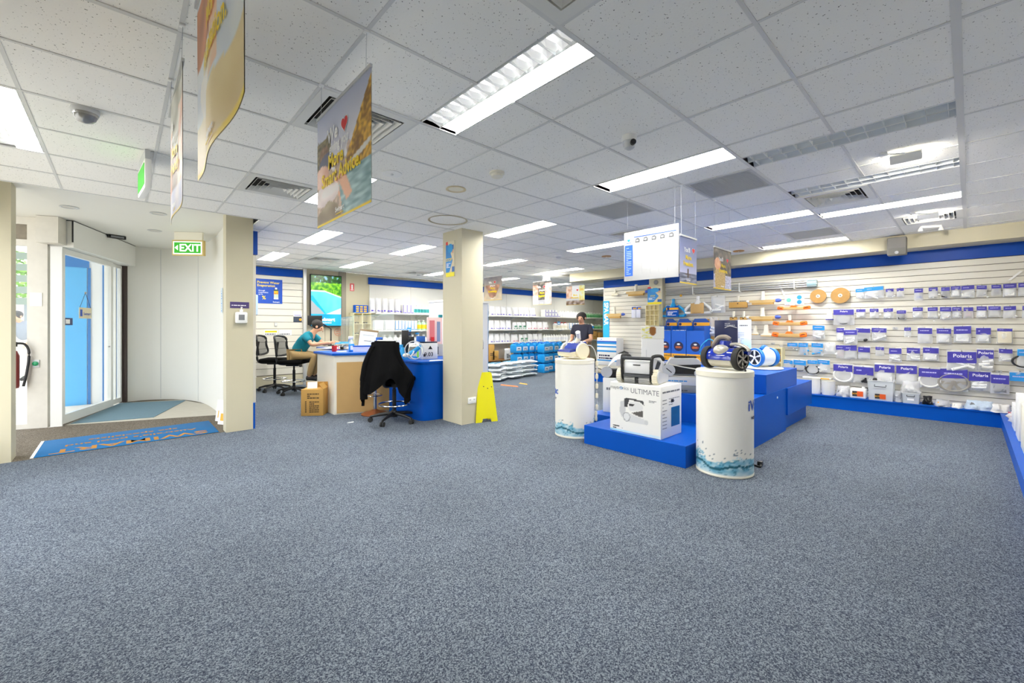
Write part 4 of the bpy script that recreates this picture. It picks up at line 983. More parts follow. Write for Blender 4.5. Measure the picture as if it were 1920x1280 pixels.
# chair with coat in front of the counter
CH = (2.86, 5.56, 0)
ch = thing('drafting_chair', 'black drafting chair with a coat hung over its back', 'chair', CH, R(125), 'black drafting chairs')
star_base(ch, 0.33)
MB().lathe([(0.028, 0.12), (0.028, 0.46), (0.02, 0.46), (0.02, 0.56)], 16).build('gas_lift', BLACK, ch)
MB().ring((0, 0, 0.25), 0.22, 0.011, n=40).build('foot_ring', CHROME, ch)
MB().at((0, 0, 0.60)).cbox(-0.25, -0.27, -0.035, 0.25, 0.23, 0.035, 0.03).build('seat', FABRIC, ch)
MB().cbox(-0.1, -0.1, 0.50, 0.1, 0.12, 0.565, 0.01).build('mechanism', BLACK, ch)
MB().tube([(0.05, -0.1, 0.53), (0.02, -0.26, 0.44)], 0.008).build('lever', BLACK, ch)
MB().tube(smooth_path([(0, 0.08, 0.52), (0, 0.27, 0.54), (0, 0.29, 0.66), (0, 0.27, 0.85)], 4), 0.022).build('back_stem', BLACK, ch)
MB().cbox(-0.21, 0.235, 0.68, 0.21, 0.275, 1.14, 0.02).build('backrest', FABRIC, ch)
MB().cbox(-0.13, 0.24, 1.135, 0.12, 0.27, 1.165, 0.006).build('headrest_bar', WHITE, ch)
# the coat: a draped shell over the chair back
coat = thing('coat', 'black coat draped over the back of the front drafting chair', 'coat', CH, R(125))
vs = []; NU, NV = 48, 26
for j in range(NV + 1):
    w = j / NV
    for i in range(NU):
        a = 2 * math.pi * i / NU; ca, sa = math.cos(a), math.sin(a)
        hang = 0.70 + 0.15 * math.sin(2 * a + 0.9) + 0.06 * math.sin(5 * a + 1)
        z = 1.155 - hang * w ** 1.0
        fold = 0.026 * math.sin(9 * a + 2 * w) * w + 0.012 * math.sin(17 * a) * w
        rx = 0.175 + 0.14 * w ** 0.8 + fold; ry = 0.042 + 0.10 * min(1, w * 1.3) + fold
        sw = (0.13 * math.exp(-((w - 0.62) / 0.22) ** 2) if ca < 0 else 0.02 * w)
        if w < 0.06: rx *= 0.9; ry *= 0.6
        vs.append(((abs(ca) ** 0.8) * math.copysign(1, ca) * (rx + sw), 0.255 + (abs(sa) ** 0.8) * math.copysign(1, sa) * ry, z))
fs = [(j * NU + i, j * NU + (i + 1) % NU, (j + 1) * NU + (i + 1) % NU, (j + 1) * NU + i) for j in range(NV) for i in range(NU)]
fs.append(tuple(range(NU))[::-1])
MB().add(vs, fs).build('coat_body', FABRIC, coat, smooth=80)
for s in (1,):
    MB().tube(smooth_path([(s * 0.15, 0.27, 1.08), (s * 0.24, 0.30, 0.88), (s * 0.28, 0.32, 0.62), (s * 0.27, 0.34, 0.36)], 5), [0.05] * 6 + [0.055] * 5 + [0.05] * 5, 10).build('sleeve', FABRIC, coat)
# stool with copper-coloured foot
sp = onZ(703, 776, 0)
t = thing('bar_stool', 'bar stool with round copper-coloured foot beside the coat chair', 'stool', (sp.x, sp.y, 0), R(15))
MB().lathe([(0.001, 0), (0.20, 0.0), (0.205, 0.012), (0.17, 0.03), (0.08, 0.055), (0.035, 0.075), (0.03, 0.08)], 36).build('foot_plate', mat('copper_foot', (150, 88, 52), 0.35, metal=0.4), t)
MB().lathe([(0.025, 0.075), (0.025, 0.38), (0.018, 0.38), (0.018, 0.58)], 18).build('column', CHROME, t)
MB().at((-0.02, -0.02, 0.30)).ring((-0.03, 0, 0), 0.13, 0.008, n=36).build('foot_ring', CHROME, t)
MB().lathe([(0.001, 0.58), (0.17, 0.585), (0.19, 0.60), (0.19, 0.63), (0.16, 0.645), (0.001, 0.645)], 32).build('seat', FABRIC, t)
# archive carton on the floor
p = onZ(593, 779, 0)
t = thing('archive_carton', 'brown cardboard carton with open flaps left of the counter', 'box', (p.x + 0.02, p.y + 0.13, 0), R(-36))
MB().cbox(-0.16, -0.12, 0, 0.16, 0.12, 0.40, 0.004).build('body', CARD, t)
MB().at((0, 0.12, 0.40), 0, R(12)).box(-0.16, -0.003, 0, 0.16, 0.003, 0.09).build('flap', CARD, t, smooth=0)
MB().at((0.16, 0, 0.40), 0, 0, R(-38)).box(-0.003, -0.12, 0, 0.003, 0.12, 0.10).build('flap', CARD, t, smooth=0)
MB().at((-0.03, -0.02, 0.38), R(12), R(-12)).box(-0.07, -0.004, 0, 0.07, 0.004, 0.12).build('white_leaflet', WINK, t, smooth=0)
BRINK = mat('brown_ink', (70, 52, 30), 0.7)
bars(t, -0.07, 0.26, 0.10, 0.35, 3, BRINK, y=-0.1205, seed=5)
bars(t, -0.04, 0.05, 0.10, 0.23, 6, BRINK, y=-0.1205, seed=6)
tb = MB()
for k in range(6): tb.box(-0.10, -0.1212, 0.052 + k * 0.03, -0.08, -0.1205, 0.070 + k * 0.03)
tb.build('tick_boxes', BRINK, t, smooth=0)
# scrap of paper on the carpet
sc = onZ(657, 792, 0)
tag(MB().prism([(-0.05, -0.012), (0.03, -0.02), (0.055, 0.012), (-0.03, 0.014)], 0.0005, 0.006, 'z').build('paper_scrap', WINK, loc=(sc.x, sc.y, 0), smooth=0), 'tiny white paper scrap on the carpet before the stool', 'paper')
# yellow floor sign by the column
A = onZ(892, 793, 0); B = onZ(933, 789, 0); d = B - A
t = thing('floor_sign', 'bright yellow trapezoid floor sign standing against the column', 'sign', ((A.x + B.x) / 2, (A.y + B.y) / 2, 0), math.atan2(d.y, d.x))
hw = d.length / 2
for nm, s in (('front_leaf', 1), ('rear_leaf', -1)):
    M_ = MB().at((0, 0.0 if s == 1 else 0.16, 0), 0, R(-6.4) if s == 1 else R(6.4))
    M_.prism([(-hw, 0.0), (-hw * 0.45, 0.0), (-hw * 0.35, 0.05), (hw * 0.35, 0.05), (hw * 0.45, 0.0), (hw, 0.0), (hw * 0.62, 0.67), (hw * 0.5, 0.70), (-hw * 0.5, 0.70), (-hw * 0.62, 0.67)], -0.006, 0.006, 'y')
    M_.build(nm, YEL, t, smooth=0)
for k, (x, z) in enumerate(((-0.03, 0.50), (0.03, 0.47), (0.09, 0.49))): MB().at((0, 0, 0), 0, R(-6.4)).cyl((x, -0.0085, z), 0.008, 0.002, 'y', 10).build('rivet', KINK, t)
# power point and posters on the column
p = onY(880, 750, 4.72)
t = thing('power_point', 'white double power point low on the column', 'socket', (3.60, 4.7195, p.z - 0.05), 0)
MB().cbox(-0.07, -0.012, 0.0, 0.07, 0.0, 0.085, 0.003).build('plate', WHITE, t)
for s in (-1, 1): MB().box(s * 0.035 - 0.012, -0.0135, 0.045, s * 0.035 + 0.012, -0.0122, 0.065).build('switch', GREYL, t, smooth=0)
def stop_pic(u, v):
    if v < 0.13: return (236, 220, 20)
    if v > 0.90 and u < 0.25: return (214, 40, 40)
    if inell(u, v, 0.52, 0.80, 0.30, 0.13): return (20, 150, 214)
    if 0.72 < u < 0.92 and 0.66 < v < 0.9: return (60, 80, 150) if v > 0.76 else (206, 160, 130)
    e = 0.13 + 1.02 * abs(v - 0.46)
    if u < 0.80 - 1.15 * abs(v - 0.46): return (18, 132, 204)
    if u < 0.93 - 1.15 * abs(v - 0.46): return (226, 206, 160)
    if v < 0.28 and u > 0.7: return (30, 90, 160)
    return (214, 206, 176)
def stop_poster(lab, loc, rz, w, h):
    t = thing('stop_poster', lab, 'poster', loc, rz, 'blue and yellow STOP posters')
    MB().box(-w / 2, -0.006, 0, w / 2, 0, h).build('board', OFFW, t, smooth=0)
    pp_ = picture('printed_picture', w, h, stop_pic, 40, 60, t, y=-0.0068)
    text('STOP', -w * 0.13, h * 0.44, h * 0.12, YINK, pp_, y=-0.0078, bold=0.02)
    bars(t, -w * 0.42, h * 0.26, w * 0.06, h * 0.40, 4, WINK, y=-0.0072)
stop_poster('blue and yellow STOP poster on the left face of the column', (3.4295, 4.99, 2.055), R(-90), 0.21, 0.50)

# left slat-panel: poster, notices
p0 = onY(458, 595, BY - 0.05); p1 = onY(530, 530, BY - 0.05)
w = 0.62; h = 0.54
t = thing('water_poster', 'blue poster about preventing water evaporation on the left slat panel', 'poster', (2.45, BY - 0.0485, 1.86), 0)
MB().box(-0.31, -0.008, 0, 0.235, 0, h).build('board', mat('poster_blue', (12, 74, 178), 0.5), t, smooth=0)
text('Prevent Water', -0.265, 0.44, 0.073, YINK, t, y=-0.009, align='LEFT', bold=0.012)
text('Evaporation', -0.265, 0.37, 0.073, YINK, t, y=-0.009, align='LEFT', bold=0.012)
for k, s_ in enumerate(('through', 'evaporation', 'up to')): text(s_, -0.24, 0.27 - k * 0.04, 0.04, WINK, t, y=-0.009, align='LEFT', bold=0.008)
text('%', -0.17, 0.09, 0.11, YINK, t, y=-0.009, align='LEFT', bold=0.012)
text('Swimart', 0.11, 0.025, 0.04, WINK, t, y=-0.009, bold=0.015)
def bottle_pic(u, v):
    if v > 0.86: return (225, 225, 220) if abs(u - 0.5) < 0.22 else (12, 74, 178)
    if abs(u - 0.5) > 0.45: return (12, 74, 178)
    if v > 0.70: return (60, 90, 70)
    if v > 0.42: return (220, 190, 30) if nz3(u * 4, v * 5) < 0.15 else (230, 120, 30)
    return (196, 210, 190) if v > 0.12 else (240, 240, 236)
picture('bottle_print', 0.095, 0.26, bottle_pic, 16, 36, t, x0=0.06, y=-0.0095, z0=0.10)
p = onY(558, 590, BY - 0.05)
t = thing('small_notice', 'small white and navy notice with gold dot on the left slat panel', 'notice', (p.x, BY - 0.0485, p.z - 0.17), 0)
MB().box(-0.09, -0.004, 0, 0.09, 0, 0.13).build('navy_part', mat('slate_print', (52, 62, 80), 0.5), t, smooth=0)
MB().box(-0.085, -0.004, 0.13, 0.085, 0, 0.25).build('white_part', WINK, t, smooth=0)
MB().cyl((0.06, -0.0052, 0.06), 0.03, 0.001, 'y').build('gold_dot', GOLDC, t)
MB().box(-0.075, -0.0052, 0.15, 0.075, -0.0042, 0.165).build('violet_bar', PURP, t, smooth=0)
for px, m, lab in ((508, YEL, 'yellow and black lettered strip behind the mesh chairs'), (535, WHITE, 'pale lettered sheet behind the mesh chairs')):
    p = onY(px, 624, BY - 0.05)
    t = thing('small_notice', lab, 'notice', (p.x, BY - 0.0485, p.z - 0.05), 0)
    MB().box(-0.13, -0.004, 0, 0.13, 0, 0.12).build('sheet', WINK, t, smooth=0)
    MB().box(-0.12, -0.0052, 0.06, 0.12, -0.0042, 0.10).build('tint_bar', m, t, smooth=0); bars(t, -0.12, 0.015, 0.12, 0.05, 1, KINK, y=-0.0045)
p = onY(517, 608, BY - 0.05)
t = thing('wall_socket', 'tiny grey socket on the left slat panel', 'socket', (p.x, BY - 0.0485, p.z), 0)
MB().cbox(-0.03, -0.02, -0.04, 0.03, 0, 0.04, 0.004).build('plate', GREYL, t); MB().box(-0.015, -0.022, -0.02, 0.015, -0.0205, 0.02).build('inset', OFFW, t, smooth=0)
# fire extinguisher location sign
p = onY(660, 538, BY)
t = thing('fire_sign', 'red and white fire extinguisher location sign beside the television', 'sign', (p.x, BY - 0.0005, p.z - 0.10), 0)
MB().box(-0.055, -0.004, 0, 0.055, 0, 0.19).build('plate', mat('fire_red', (222, 96, 100), 0.5), t, smooth=0)
MB().cbox(-0.02, -0.006, 0.05, 0.02, -0.0042, 0.16, 0.0008).build('symbol', WINK, t); MB().box(-0.035, -0.0055, 0.02, 0.035, -0.0042, 0.035).build('caption_bar', WINK, t, smooth=0)
# television
def tv_pic(u, v):
    if v > 0.70 - 0.10 * max(0, u - 0.45) * 2:
        n = nz3(u * 9, v * 16, 3) + 0.5 * nz3(u * 25, v * 40, 5)
        if v > 0.86: return mixc((14, 60, 20), (60, 130, 30), n * 1.5 + 0.4) if n < 0.35 else (120, 170, 200)
        return mixc((40, 130, 10), (150, 220, 40), n * 1.1 + 0.55)
    e = 0.70 - 0.10 * max(0, u - 0.45) * 2
    if v > e - 0.022: return (240, 236, 226)
    if v < 0.235: return mixc((0, 168, 240), (40, 190, 250), nz3(u * 3, v * 3) + 0.5)
    if inpoly(u, v, [(0, 0.50), (0.42, 0.25), (0.40, 0.235), (0, 0.235)]): return (176, 178, 180)
    if inpoly(u, v, [(0.5, 0.235), (1, 0.235), (1, 0.36)]): return (226, 220, 222)
    if inpoly(u, v, [(0, 0.60), (0.05, 0.60), (0.5, 0.235), (0.42, 0.25), (0, 0.50)]): return (0, 190, 236)
    return mixc((60, 208, 236), (120, 226, 240), (u + v) * 0.6 + 0.3 * nz3(u * 6, v * 6))
t = thing('television', 'tall portrait television showing a blue garden pool', 'television', (3.625, BY - 0.10, 1.36), 0)
MB().cbox(-0.365, -0.03, -0.005, 0.365, 0.03, 1.225, 0.006).build('bezel', BLACK, t)
picture('screen', 0.70, 1.19, tv_pic, 70, 110, t, print_mat('screen_glow', 0.3, 1.0), y=-0.0315, z0=0.012)
GLOWW = mat('screen_white', (255, 255, 255), 0.4, emit=(255, 255, 255), strength=1.0)
text('Swimart', 0.0, 0.12, 0.12, GLOWW, t, y=-0.033, bold=0.02); bars(t, -0.15, 0.07, 0.15, 0.095, 1, GLOWW, y=-0.033)
MB().box(-0.2, 0.03, 0.3, 0.2, 0.08, 0.9).build('wall_mount', BLACK, t, smooth=0)
# round brick-red stamp on the wall below the tv, small cubby with sunglasses
p = onY(633, 622, BY)
t = thing('round_emblem', 'faint round brick-red emblem on the wall below the television', 'emblem', (p.x, BY - 0.047, p.z), 0)
MB().lathe([(0.10, 0), (0.10, -0.004), (0.088, -0.004), (0.088, 0), (0.10, 0)], 32, axis='y', cap=False).build('ring', mat('brick_ink', (196, 130, 104), 0.7), t)
MB().box(-0.06, -0.004, -0.05, 0.06, 0, -0.035).box(-0.06, -0.004, 0.0, 0.06, 0, 0.015).box(-0.045, -0.004, 0.04, 0.045, 0, 0.055).build('inner_lines', MATS['brick_ink'], t, smooth=0)
c0 = onY(662, 586, 10.2)
t = thing('cubby_shelf', 'cream pigeonhole shelf displaying sunglasses behind the counter', 'shelf', (c0.x + 0.02, 10.2, 0.35), 0)
CUB = mat('cream_board_wood', (230, 220, 176), 0.5)
MB().box(0, 0.28, 0, 0.44, 0.30, 1.34).build('back_board', CUB, t, smooth=0)
for x in (0.0, 0.215, 0.43): MB().box(x, 0, 0, x + 0.012, 0.28, 1.34).build('upright', CUB, t, smooth=0)
for k in range(6): MB().box(0.012, 0.005, k * 0.265, 0.43, 0.28, k * 0.265 + 0.012).build('shelf_board', CUB, t, smooth=0)
GL = MB().tube([(-0.06, 0, 0.0), (-0.05, -0.02, 0.03), (-0.01, -0.03, 0.028), (0.01, -0.03, 0.028), (0.05, -0.02, 0.03), (0.06, 0, 0.0)], 0.006, 6).mesh('frame', BLACK)
GLN = MB().ball((-0.03, -0.022, 0.018), 0.024, 0.004, 0.016, 10, 6).ball((0.03, -0.022, 0.018), 0.024, 0.004, 0.016, 10, 6).mesh('lenses', mat('brown_lens', (60, 44, 30), 0.2))
for k, (i, j, lab) in enumerate(((0, 4, 'sunglasses in the upper left pigeonhole'), (1, 4, 'sunglasses in the upper right pigeonhole'), (0, 3, 'sunglasses in the middle left pigeonhole'), (1, 3, 'sunglasses in the middle right pigeonhole'))):
    g = thing('sunglasses', lab, 'glasses', (c0.x + 0.02 + 0.115 + 0.215 * i, 10.32, 0.35 + j * 0.265 + 0.018), 0, 'sunglasses on display')
    link('frame', GL, g); link('lenses', GLN, g)
t = thing('counter_display', 'blue and yellow leaflet box on top of the pigeonhole shelf', 'box', (c0.x + 0.24, 10.32, 1.692), 0)
MB().cbox(-0.17, -0.06, 0, 0.17, 0.06, 0.19, 0.004).build('body', BLUE, t)
dots = MB()
for i in range(3):
    for j in range(3): dots.box(-0.14 + i * 0.10, -0.0625, 0.02 + j * 0.055, -0.07 + i * 0.10, -0.0605, 0.055 + j * 0.055)
dots.build('printed_squares', GOLDC, t, smooth=0)
# goods on the partition panel seen edge-on
for k, (py0, py1, nm, m, lab) in enumerate(((548, 590, 'hanging_pack', mat('pale_blue_pack', (196, 220, 240), 0.4), 'pale blue pack hanging at the partition edge'), (596, 610, 'hanging_pack', OFFW, 'small cream pack on the partition edge'), (615, 645, 'hanging_pack', NAVYB, 'navy pack low on the partition edge'), (677, 690, 'hanging_pack', CARD, 'brown pack on the lowest part of the partition edge'), (692, 702, 'hanging_pack', OFFW, 'pale pack below the brown pack on the partition edge'))):
    za = onX(485, py1, 1.45).z; zb = onX(485, py0, 1.45).z
    t = thing('hanging_pack', lab, 'pack', (1.326, 7.05 + 0.12 * k, za), 0, 'packs on the partition panel')
    MB().cbox(0.02, -0.09, 0.0, 0.13, 0.09, zb - za - 0.03, 0.01).build('pack_body', m, t); MB().box(0, -0.004, zb - za - 0.03, 0.12, 0.004, zb - za - 0.018).build('peg', STEEL, t, smooth=0)
for k, z in enumerate((0.55, 0.75, 1.02, 1.24)):
    t = thing('bracket_shelf', 'white shelf end, %s from the floor on the partition' % ORD[k], 'shelf', (1.326, 7.6, z), 0, 'shelf ends on the partition')
    MB().box(0, 0, 0, 0.24, 1.6, 0.018).build('shelf_board', WHITE, t, smooth=0); MB().prism([(0, 0), (0.2, 0), (0, -0.08)], 0.02, 0.025).build('bracket', WHITE, t, smooth=0)
# ================================================================== BLUE PODIUM WITH ROBOT CLEANERS
pod = thing('stepped_podium', 'royal blue stepped display podium in the middle of the shop', 'podium', (0, 0, 0))
MB().cbox(3.94, 1.83, 0, 4.94, 3.03, 0.212, 0.003).build('front_step', BLUE, pod, smooth=0)
MB().cbox(4.60, 3.031, 0, 5.70, 3.45, 0.20, 0.003).build('side_step', BLUE, pod, smooth=0)
MB().cbox(4.945, 1.62, 0, 6.35, 2.95, 0.55, 0.003).build('middle_block', BLUE, pod, smooth=0)
MB().cbox(6.352, 1.60, 0.20, 7.58, 2.95, 0.55, 0.003).build('rear_block', BLUE, pod, smooth=0)
MB().box(6.352, 1.66, 0.0, 7.52, 2.9, 0.199).build('rear_plinth', BLUE, pod, smooth=0)
MB().cbox(5.57, 1.621, 0.551, 6.86, 2.60, 0.78, 0.003).build('upper_block', BLUE, pod, smooth=0)
MB().cyl((5.98, 1.6195, 0.47), 0.014, 0.006, 'y').build('peg_hole', WHITE, pod, (0, -0.005, 0))

# white pedestals with water print
def splash(u, v, seed):
    """u around 0..1, v height 0..1"""
    W = (238, 236, 228)
    lvl = 0.155 + 0.03 * math.sin(u * 19 + seed) + 0.02 * nz3(u * 30, seed)
    n = nz3(u * 26, v * 22, seed); n2 = nz3(u * 70, v * 60, seed + 4)
    if v < 0.02: return W
    if v < lvl:
        d = (lvl - v) / lvl
        c = mixc((206, 226, 232), (96, 170, 200), 0.5 + 0.9 * n)
        if abs(v - lvl * 0.62 - 0.012 * math.sin(u * 33 + seed)) < 0.012: c = (18, 92, 112)
        if n2 > 0.38: c = (60, 130, 160)
        return mixc(c, (232, 236, 236), max(0, d - 0.55) * 1.2)
    top = lvl + 0.10 * max(0, nz3(u * 12, seed * 2.0) + 0.25) + 0.14 * max(0, nz3(u * 5 + 3, seed)) 
    if v < top and n2 + 0.5 * n > 0.12: return mixc((60, 140, 170), (190, 220, 228), (v - lvl) / max(0.01, top - lvl))
    if v < top + 0.09 and n2 > 0.50: return (90, 110, 124)
    return W
def pedestal(lab, loc, rz, seed, logo):
    t = thing('pedestal', lab, 'pedestal', loc, rz, 'white printed drum pedestals')
    r, h, N, K = 0.243, 0.885, 120, 80
    vs, cs = [], []
    for j in range(K + 1):
        for i in range(N):
            a = 2 * math.pi * i / N; vs.append((r * math.cos(a), r * math.sin(a), 0.012 + h * j / K)); cs += list(lin(splash(i / N, j / K, seed))) + [1]
    fs = [(j * N + i, j * N + (i + 1) % N, (j + 1) * N + (i + 1) % N, (j + 1) * N + i) for j in range(K) for i in range(N)]
    me = bpy.data.meshes.new('printed_drum'); me.from_pydata(vs, [], fs)
    me.attributes.new('print', 'FLOAT_COLOR', 'POINT').data.foreach_set('color', cs)
    me.materials.append(print_mat('printed_picture')); me.polygons.foreach_set('use_smooth', [True] * len(fs)); me.update()
    link('printed_drum', me, t)
    MB().lathe([(0.001, 0), (0.240, 0.0), (0.246, 0.004), (0.246, 0.016), (0.2435, 0.018)], 60, cap=False).build('base_rim', OFFW, t)
    MB().lathe([(0.244, 0.893), (0.247, 0.896), (0.247, 0.940), (0.240, 0.948), (0.001, 0.95)], 60, cap=False).build('lid', OFFW, t)
    for s_, z, sz, m in logo:
        o = text(s_, 0, z, sz, m, t, y=-0.246, bold=0.02, name='logo_lettering')
        for v in o.data.vertices:
            a = v.co.x / 0.246; v.co.x = 0.2462 * math.sin(a); v.co.y = -0.2462 * math.cos(a)
    return t
P1 = (4.167, 1.566, 0); P2 = (4.19, 3.37, 0)
vw1 = math.atan2(P1[1], P1[0]) - R(90); vw2 = math.atan2(P2[1], P2[0]) - R(90)
pedestal('white drum pedestal with water print carrying the grey and blue robot', P1, vw1 + R(76), 1.3, [('iVac', 0.60, 0.13, BINK), ('water', 0.52, 0.055, NINK)])
pedestal('white drum pedestal with water print carrying the white-wheeled robot', P2, vw2 - R(78), 4.1, [('iVac', 0.52, 0.12, BINK), ('water', 0.45, 0.05, NINK)])
t = thing('power_cable', 'short black cable end on the carpet behind the near drum', 'cable', (P1[0] + 0.27, P1[1] - 0.12, 0), 0)
MB().tube(smooth_path([(0, 0, 0.012), (0.06, -0.03, 0.012), (0.05, -0.09, 0.012), (0.1, -0.07, 0.03)], 5), 0.010).build('cord', BLACK, t); MB().cbox(0.08, -0.09, 0.005, 0.13, -0.05, 0.05, 0.006).build('plug', BLACK, t)

# robot 1: grey/blue two-wheeled cleaner on the near pedestal
SILP = mat('silver_plastic', (186, 182, 172), 0.25, metal=0.3)
GLOSSB = mat('gloss_blue', (10, 40, 150), 0.08, coat=1.0)
def spoked_wheel(t, x, s, r, tyre, hub, spokes, w=0.05, curved=0.35, disc=None):
    c = (x, 0, r)
    t = MB().lathe([(r * 0.80, -w / 2), (r * 0.97, -w / 2), (r, -w / 4), (r, w / 4), (r * 0.97, w / 2), (r * 0.80, w / 2), (r * 0.80, -w / 2)], 44, c, 'x', cap=False).build('tyre', tyre, t)
    xs = x + s * w * 0.42
    MB().lathe([(r * 0.80, 0), (r * 0.80, s * 0.006), (r * 0.73, s * 0.006), (r * 0.73, 0), (r * 0.80, 0)], 44, (xs, 0, r), 'x', cap=False).build('wheel_rim', hub, t)
    MB().lathe([(r * 0.80, 0), (r * 0.80, s * 0.002)], 44, (x + s * w * 0.1, 0, r), 'x').build('wheel_disc', disc or BLACK, t)
    for k in range(spokes):
        a = 2 * math.pi * k / spokes + 0.3; pts = []
        for f, wd in ((0.10, 0.10), (0.45, 0.17), (0.76, 0.16)):
            pts.append((f, a + curved * f + wd / max(f, 0.3) * 0.55))
        for f, wd in ((0.76, 0.16), (0.45, 0.17), (0.10, 0.10)):
            pts.append((f, a + curved * f - wd / max(f, 0.3) * 0.55))
        MB().prism([(f * r * math.cos(b), r + f * r * math.sin(b)) for f, b in pts], xs - s * 0.004, xs + s * 0.006, 'x').build('spoke', hub, t, smooth=0)
    MB().lathe([(r * 0.16, 0), (r * 0.14, s * 0.01), (0.001, s * 0.012)], 20, (xs, 0, r), 'x').build('hub_cap', hub, t)
t = thing('robot_cleaner', 'grey and glossy blue robot pool cleaner with black spoked wheels', 'robot cleaner', (P1[0], P1[1], 0.951), vw1 - R(34), 'robot pool cleaners')
rw = 0.106
for s in (-1, 1): spoked_wheel(t, s * 0.155, s, rw, RUBBER, mat('wheel_grey', (150, 146, 138), 0.3, metal=0.4), 6)
MB().lathe([(0.075, -0.125), (0.088, -0.11), (0.092, 0.0), (0.088, 0.11), (0.075, 0.125)], 40, (0, 0, rw), 'x').build('lower_shell', SILP, t)
sh = MB(); vs = []
for j in range(17):
    a = R(-10 + 200 * j / 16)
    for i in range(13):
        x = -0.128 + 0.256 * i / 12; rr = 0.098 - 0.012 * (abs(x) / 0.128) ** 3
        vs.append((x, -rr * math.cos(a), rw + rr * math.sin(a)))
sh.add(vs, [(j * 13 + i, j * 13 + i + 1, (j + 1) * 13 + i + 1, (j + 1) * 13 + i) for j in range(16) for i in range(12)])
sh.build('upper_shell', GLOSSB, t, smooth=60)
MB().ball((0.0, -0.045, rw + 0.07), 0.075, 0.06, 0.055, 20, 12).build('nose_cover', SILP, t)
MB().tube(smooth_path([(-0.13, 0.02, rw + 0.08), (-0.10, 0.0, rw + 0.13), (-0.055, 0.0, rw + 0.185), (0.01, 0.0, rw + 0.195), (0.05, 0.01, rw + 0.17)], 5), [0.022] * 20 + [0.018], 10).build('left_arch', mat('taupe_plastic', (132, 122, 112), 0.4), t)
MB().lathe([(0.05, 0.0), (0.052, 0.03), (0.048, 0.055), (0.001, 0.058)], 26, (0.0, 0.02, rw + 0.105)).build('swivel_cap', GLOSSB, t)
MB().tube(smooth_path([(0.03, 0.02, rw + 0.12), (0.11, 0.03, rw + 0.13), (0.19, 0.04, rw + 0.10), (0.21, 0.04, rw + 0.07)], 5), 0.016, 10).build('right_arch', SILP, t)
MB().tube([(0.03, 0.06, rw + 0.09), (0.20, 0.07, rw + 0.06)], 0.03, 14).build('side_pod', GLOSSB, t)
MB().tube([(0.20, -0.02, 0.05), (0.225, -0.03, 0.0)], 0.008, 8).build('tail_fin', BLACK, t)
# thin blue hose beside it
t = thing('hose_tail', 'thin blue tube rising behind the grey and blue robot', 'hose', (P1[0] + 0.10, P1[1] + 0.05, 0.951), vw1)
MB().tube(smooth_path([(-0.16, 0.14, 0.0), (-0.21, 0.14, 0.16), (-0.13, 0.12, 0.27), (-0.06, 0.10, 0.23)], 6), 0.006).build('tube_run', SKYB, t); MB().cyl((-0.16, 0.14, 0.0), 0.012, 0.02).build('tube_fitting', BLACK, t)

# robot 2: white wheels, blue hood on the far pedestal
t = thing('robot_cleaner', 'blue-hooded robot pool cleaner with plain cream disc wheels', 'robot cleaner', (P2[0], P2[1], 0.951), vw2 - R(50), 'robot pool cleaners')
CRM = mat('aged_cream_plastic', (230, 222, 196), 0.45)
rw = 0.10
for s in (-1, 1):
    MB().lathe([(0.03, -0.018), (rw * 0.93, -0.018), (rw, -0.008), (rw, 0.008), (rw * 0.95, 0.018), (rw * 0.86, 0.019), (rw * 0.84, 0.013), (0.02, 0.014)], 44, (s * 0.15, 0, rw), 'x').build('wheel', CRM, t)
MB().prism([(-0.17, 0.055), (-0.15, 0.03), (0.10, 0.03), (0.11, 0.10), (-0.02, 0.10), (-0.17, 0.085)], -0.13, 0.13, 'x').build('chassis', CRM, t)
MB().prism([(-0.175, 0.085), (-0.165, 0.115), (-0.08, 0.125), (-0.02, 0.19), (0.08, 0.215), (0.115, 0.16), (0.12, 0.10)], -0.115, 0.115, 'x').build('hood', BLUE_D, t, smooth=20)
MB().tube([(0.0, 0.03, 0.19), (0.02, 0.05, 0.26)], [0.034, 0.03], 16).build('hose_socket', CRM, t)
MB().tube([(0.02, 0.05, 0.25), (0.06, 0.0, 0.33)], [0.024, 0.03], 16).build('hose_end', WHITE, t)
MB().tube([(-0.10, -0.05, 0.11), (-0.13, -0.02, 0.25)], 0.012, 10).build('stalk', GREYL, t)
MB().ball((0.04, 0.10, 0.13), 0.05, 0.06, 0.04).build('rear_fitting', CRM, t)
t = thing('float_line', 'hose line with cream floats hanging beside the far drum', 'float line', (P2[0], P2[1], 0.951), vw2)
pts = smooth_path([(0.06, 0.10, 0.14), (0.20, 0.02, 0.16), (0.265, -0.03, 0.04), (0.275, -0.03, -0.15), (0.27, -0.03, -0.4), (0.275, -0.03, -0.6), (0.255, -0.04, -0.72)], 5)
MB().tube(pts, 0.006).build('cord', GREYL, t)
for k, zz in enumerate((-0.06, -0.22, -0.34, -0.46, -0.60, -0.68, -0.74)):
    MB().lathe([(0.006, -0.035), (0.016, -0.025), (0.018, 0.0), (0.016, 0.025), (0.006, 0.035)], 14, (0.272 - 0.01 * (k > 4), -0.03, zz)).build('float', CRM, t)

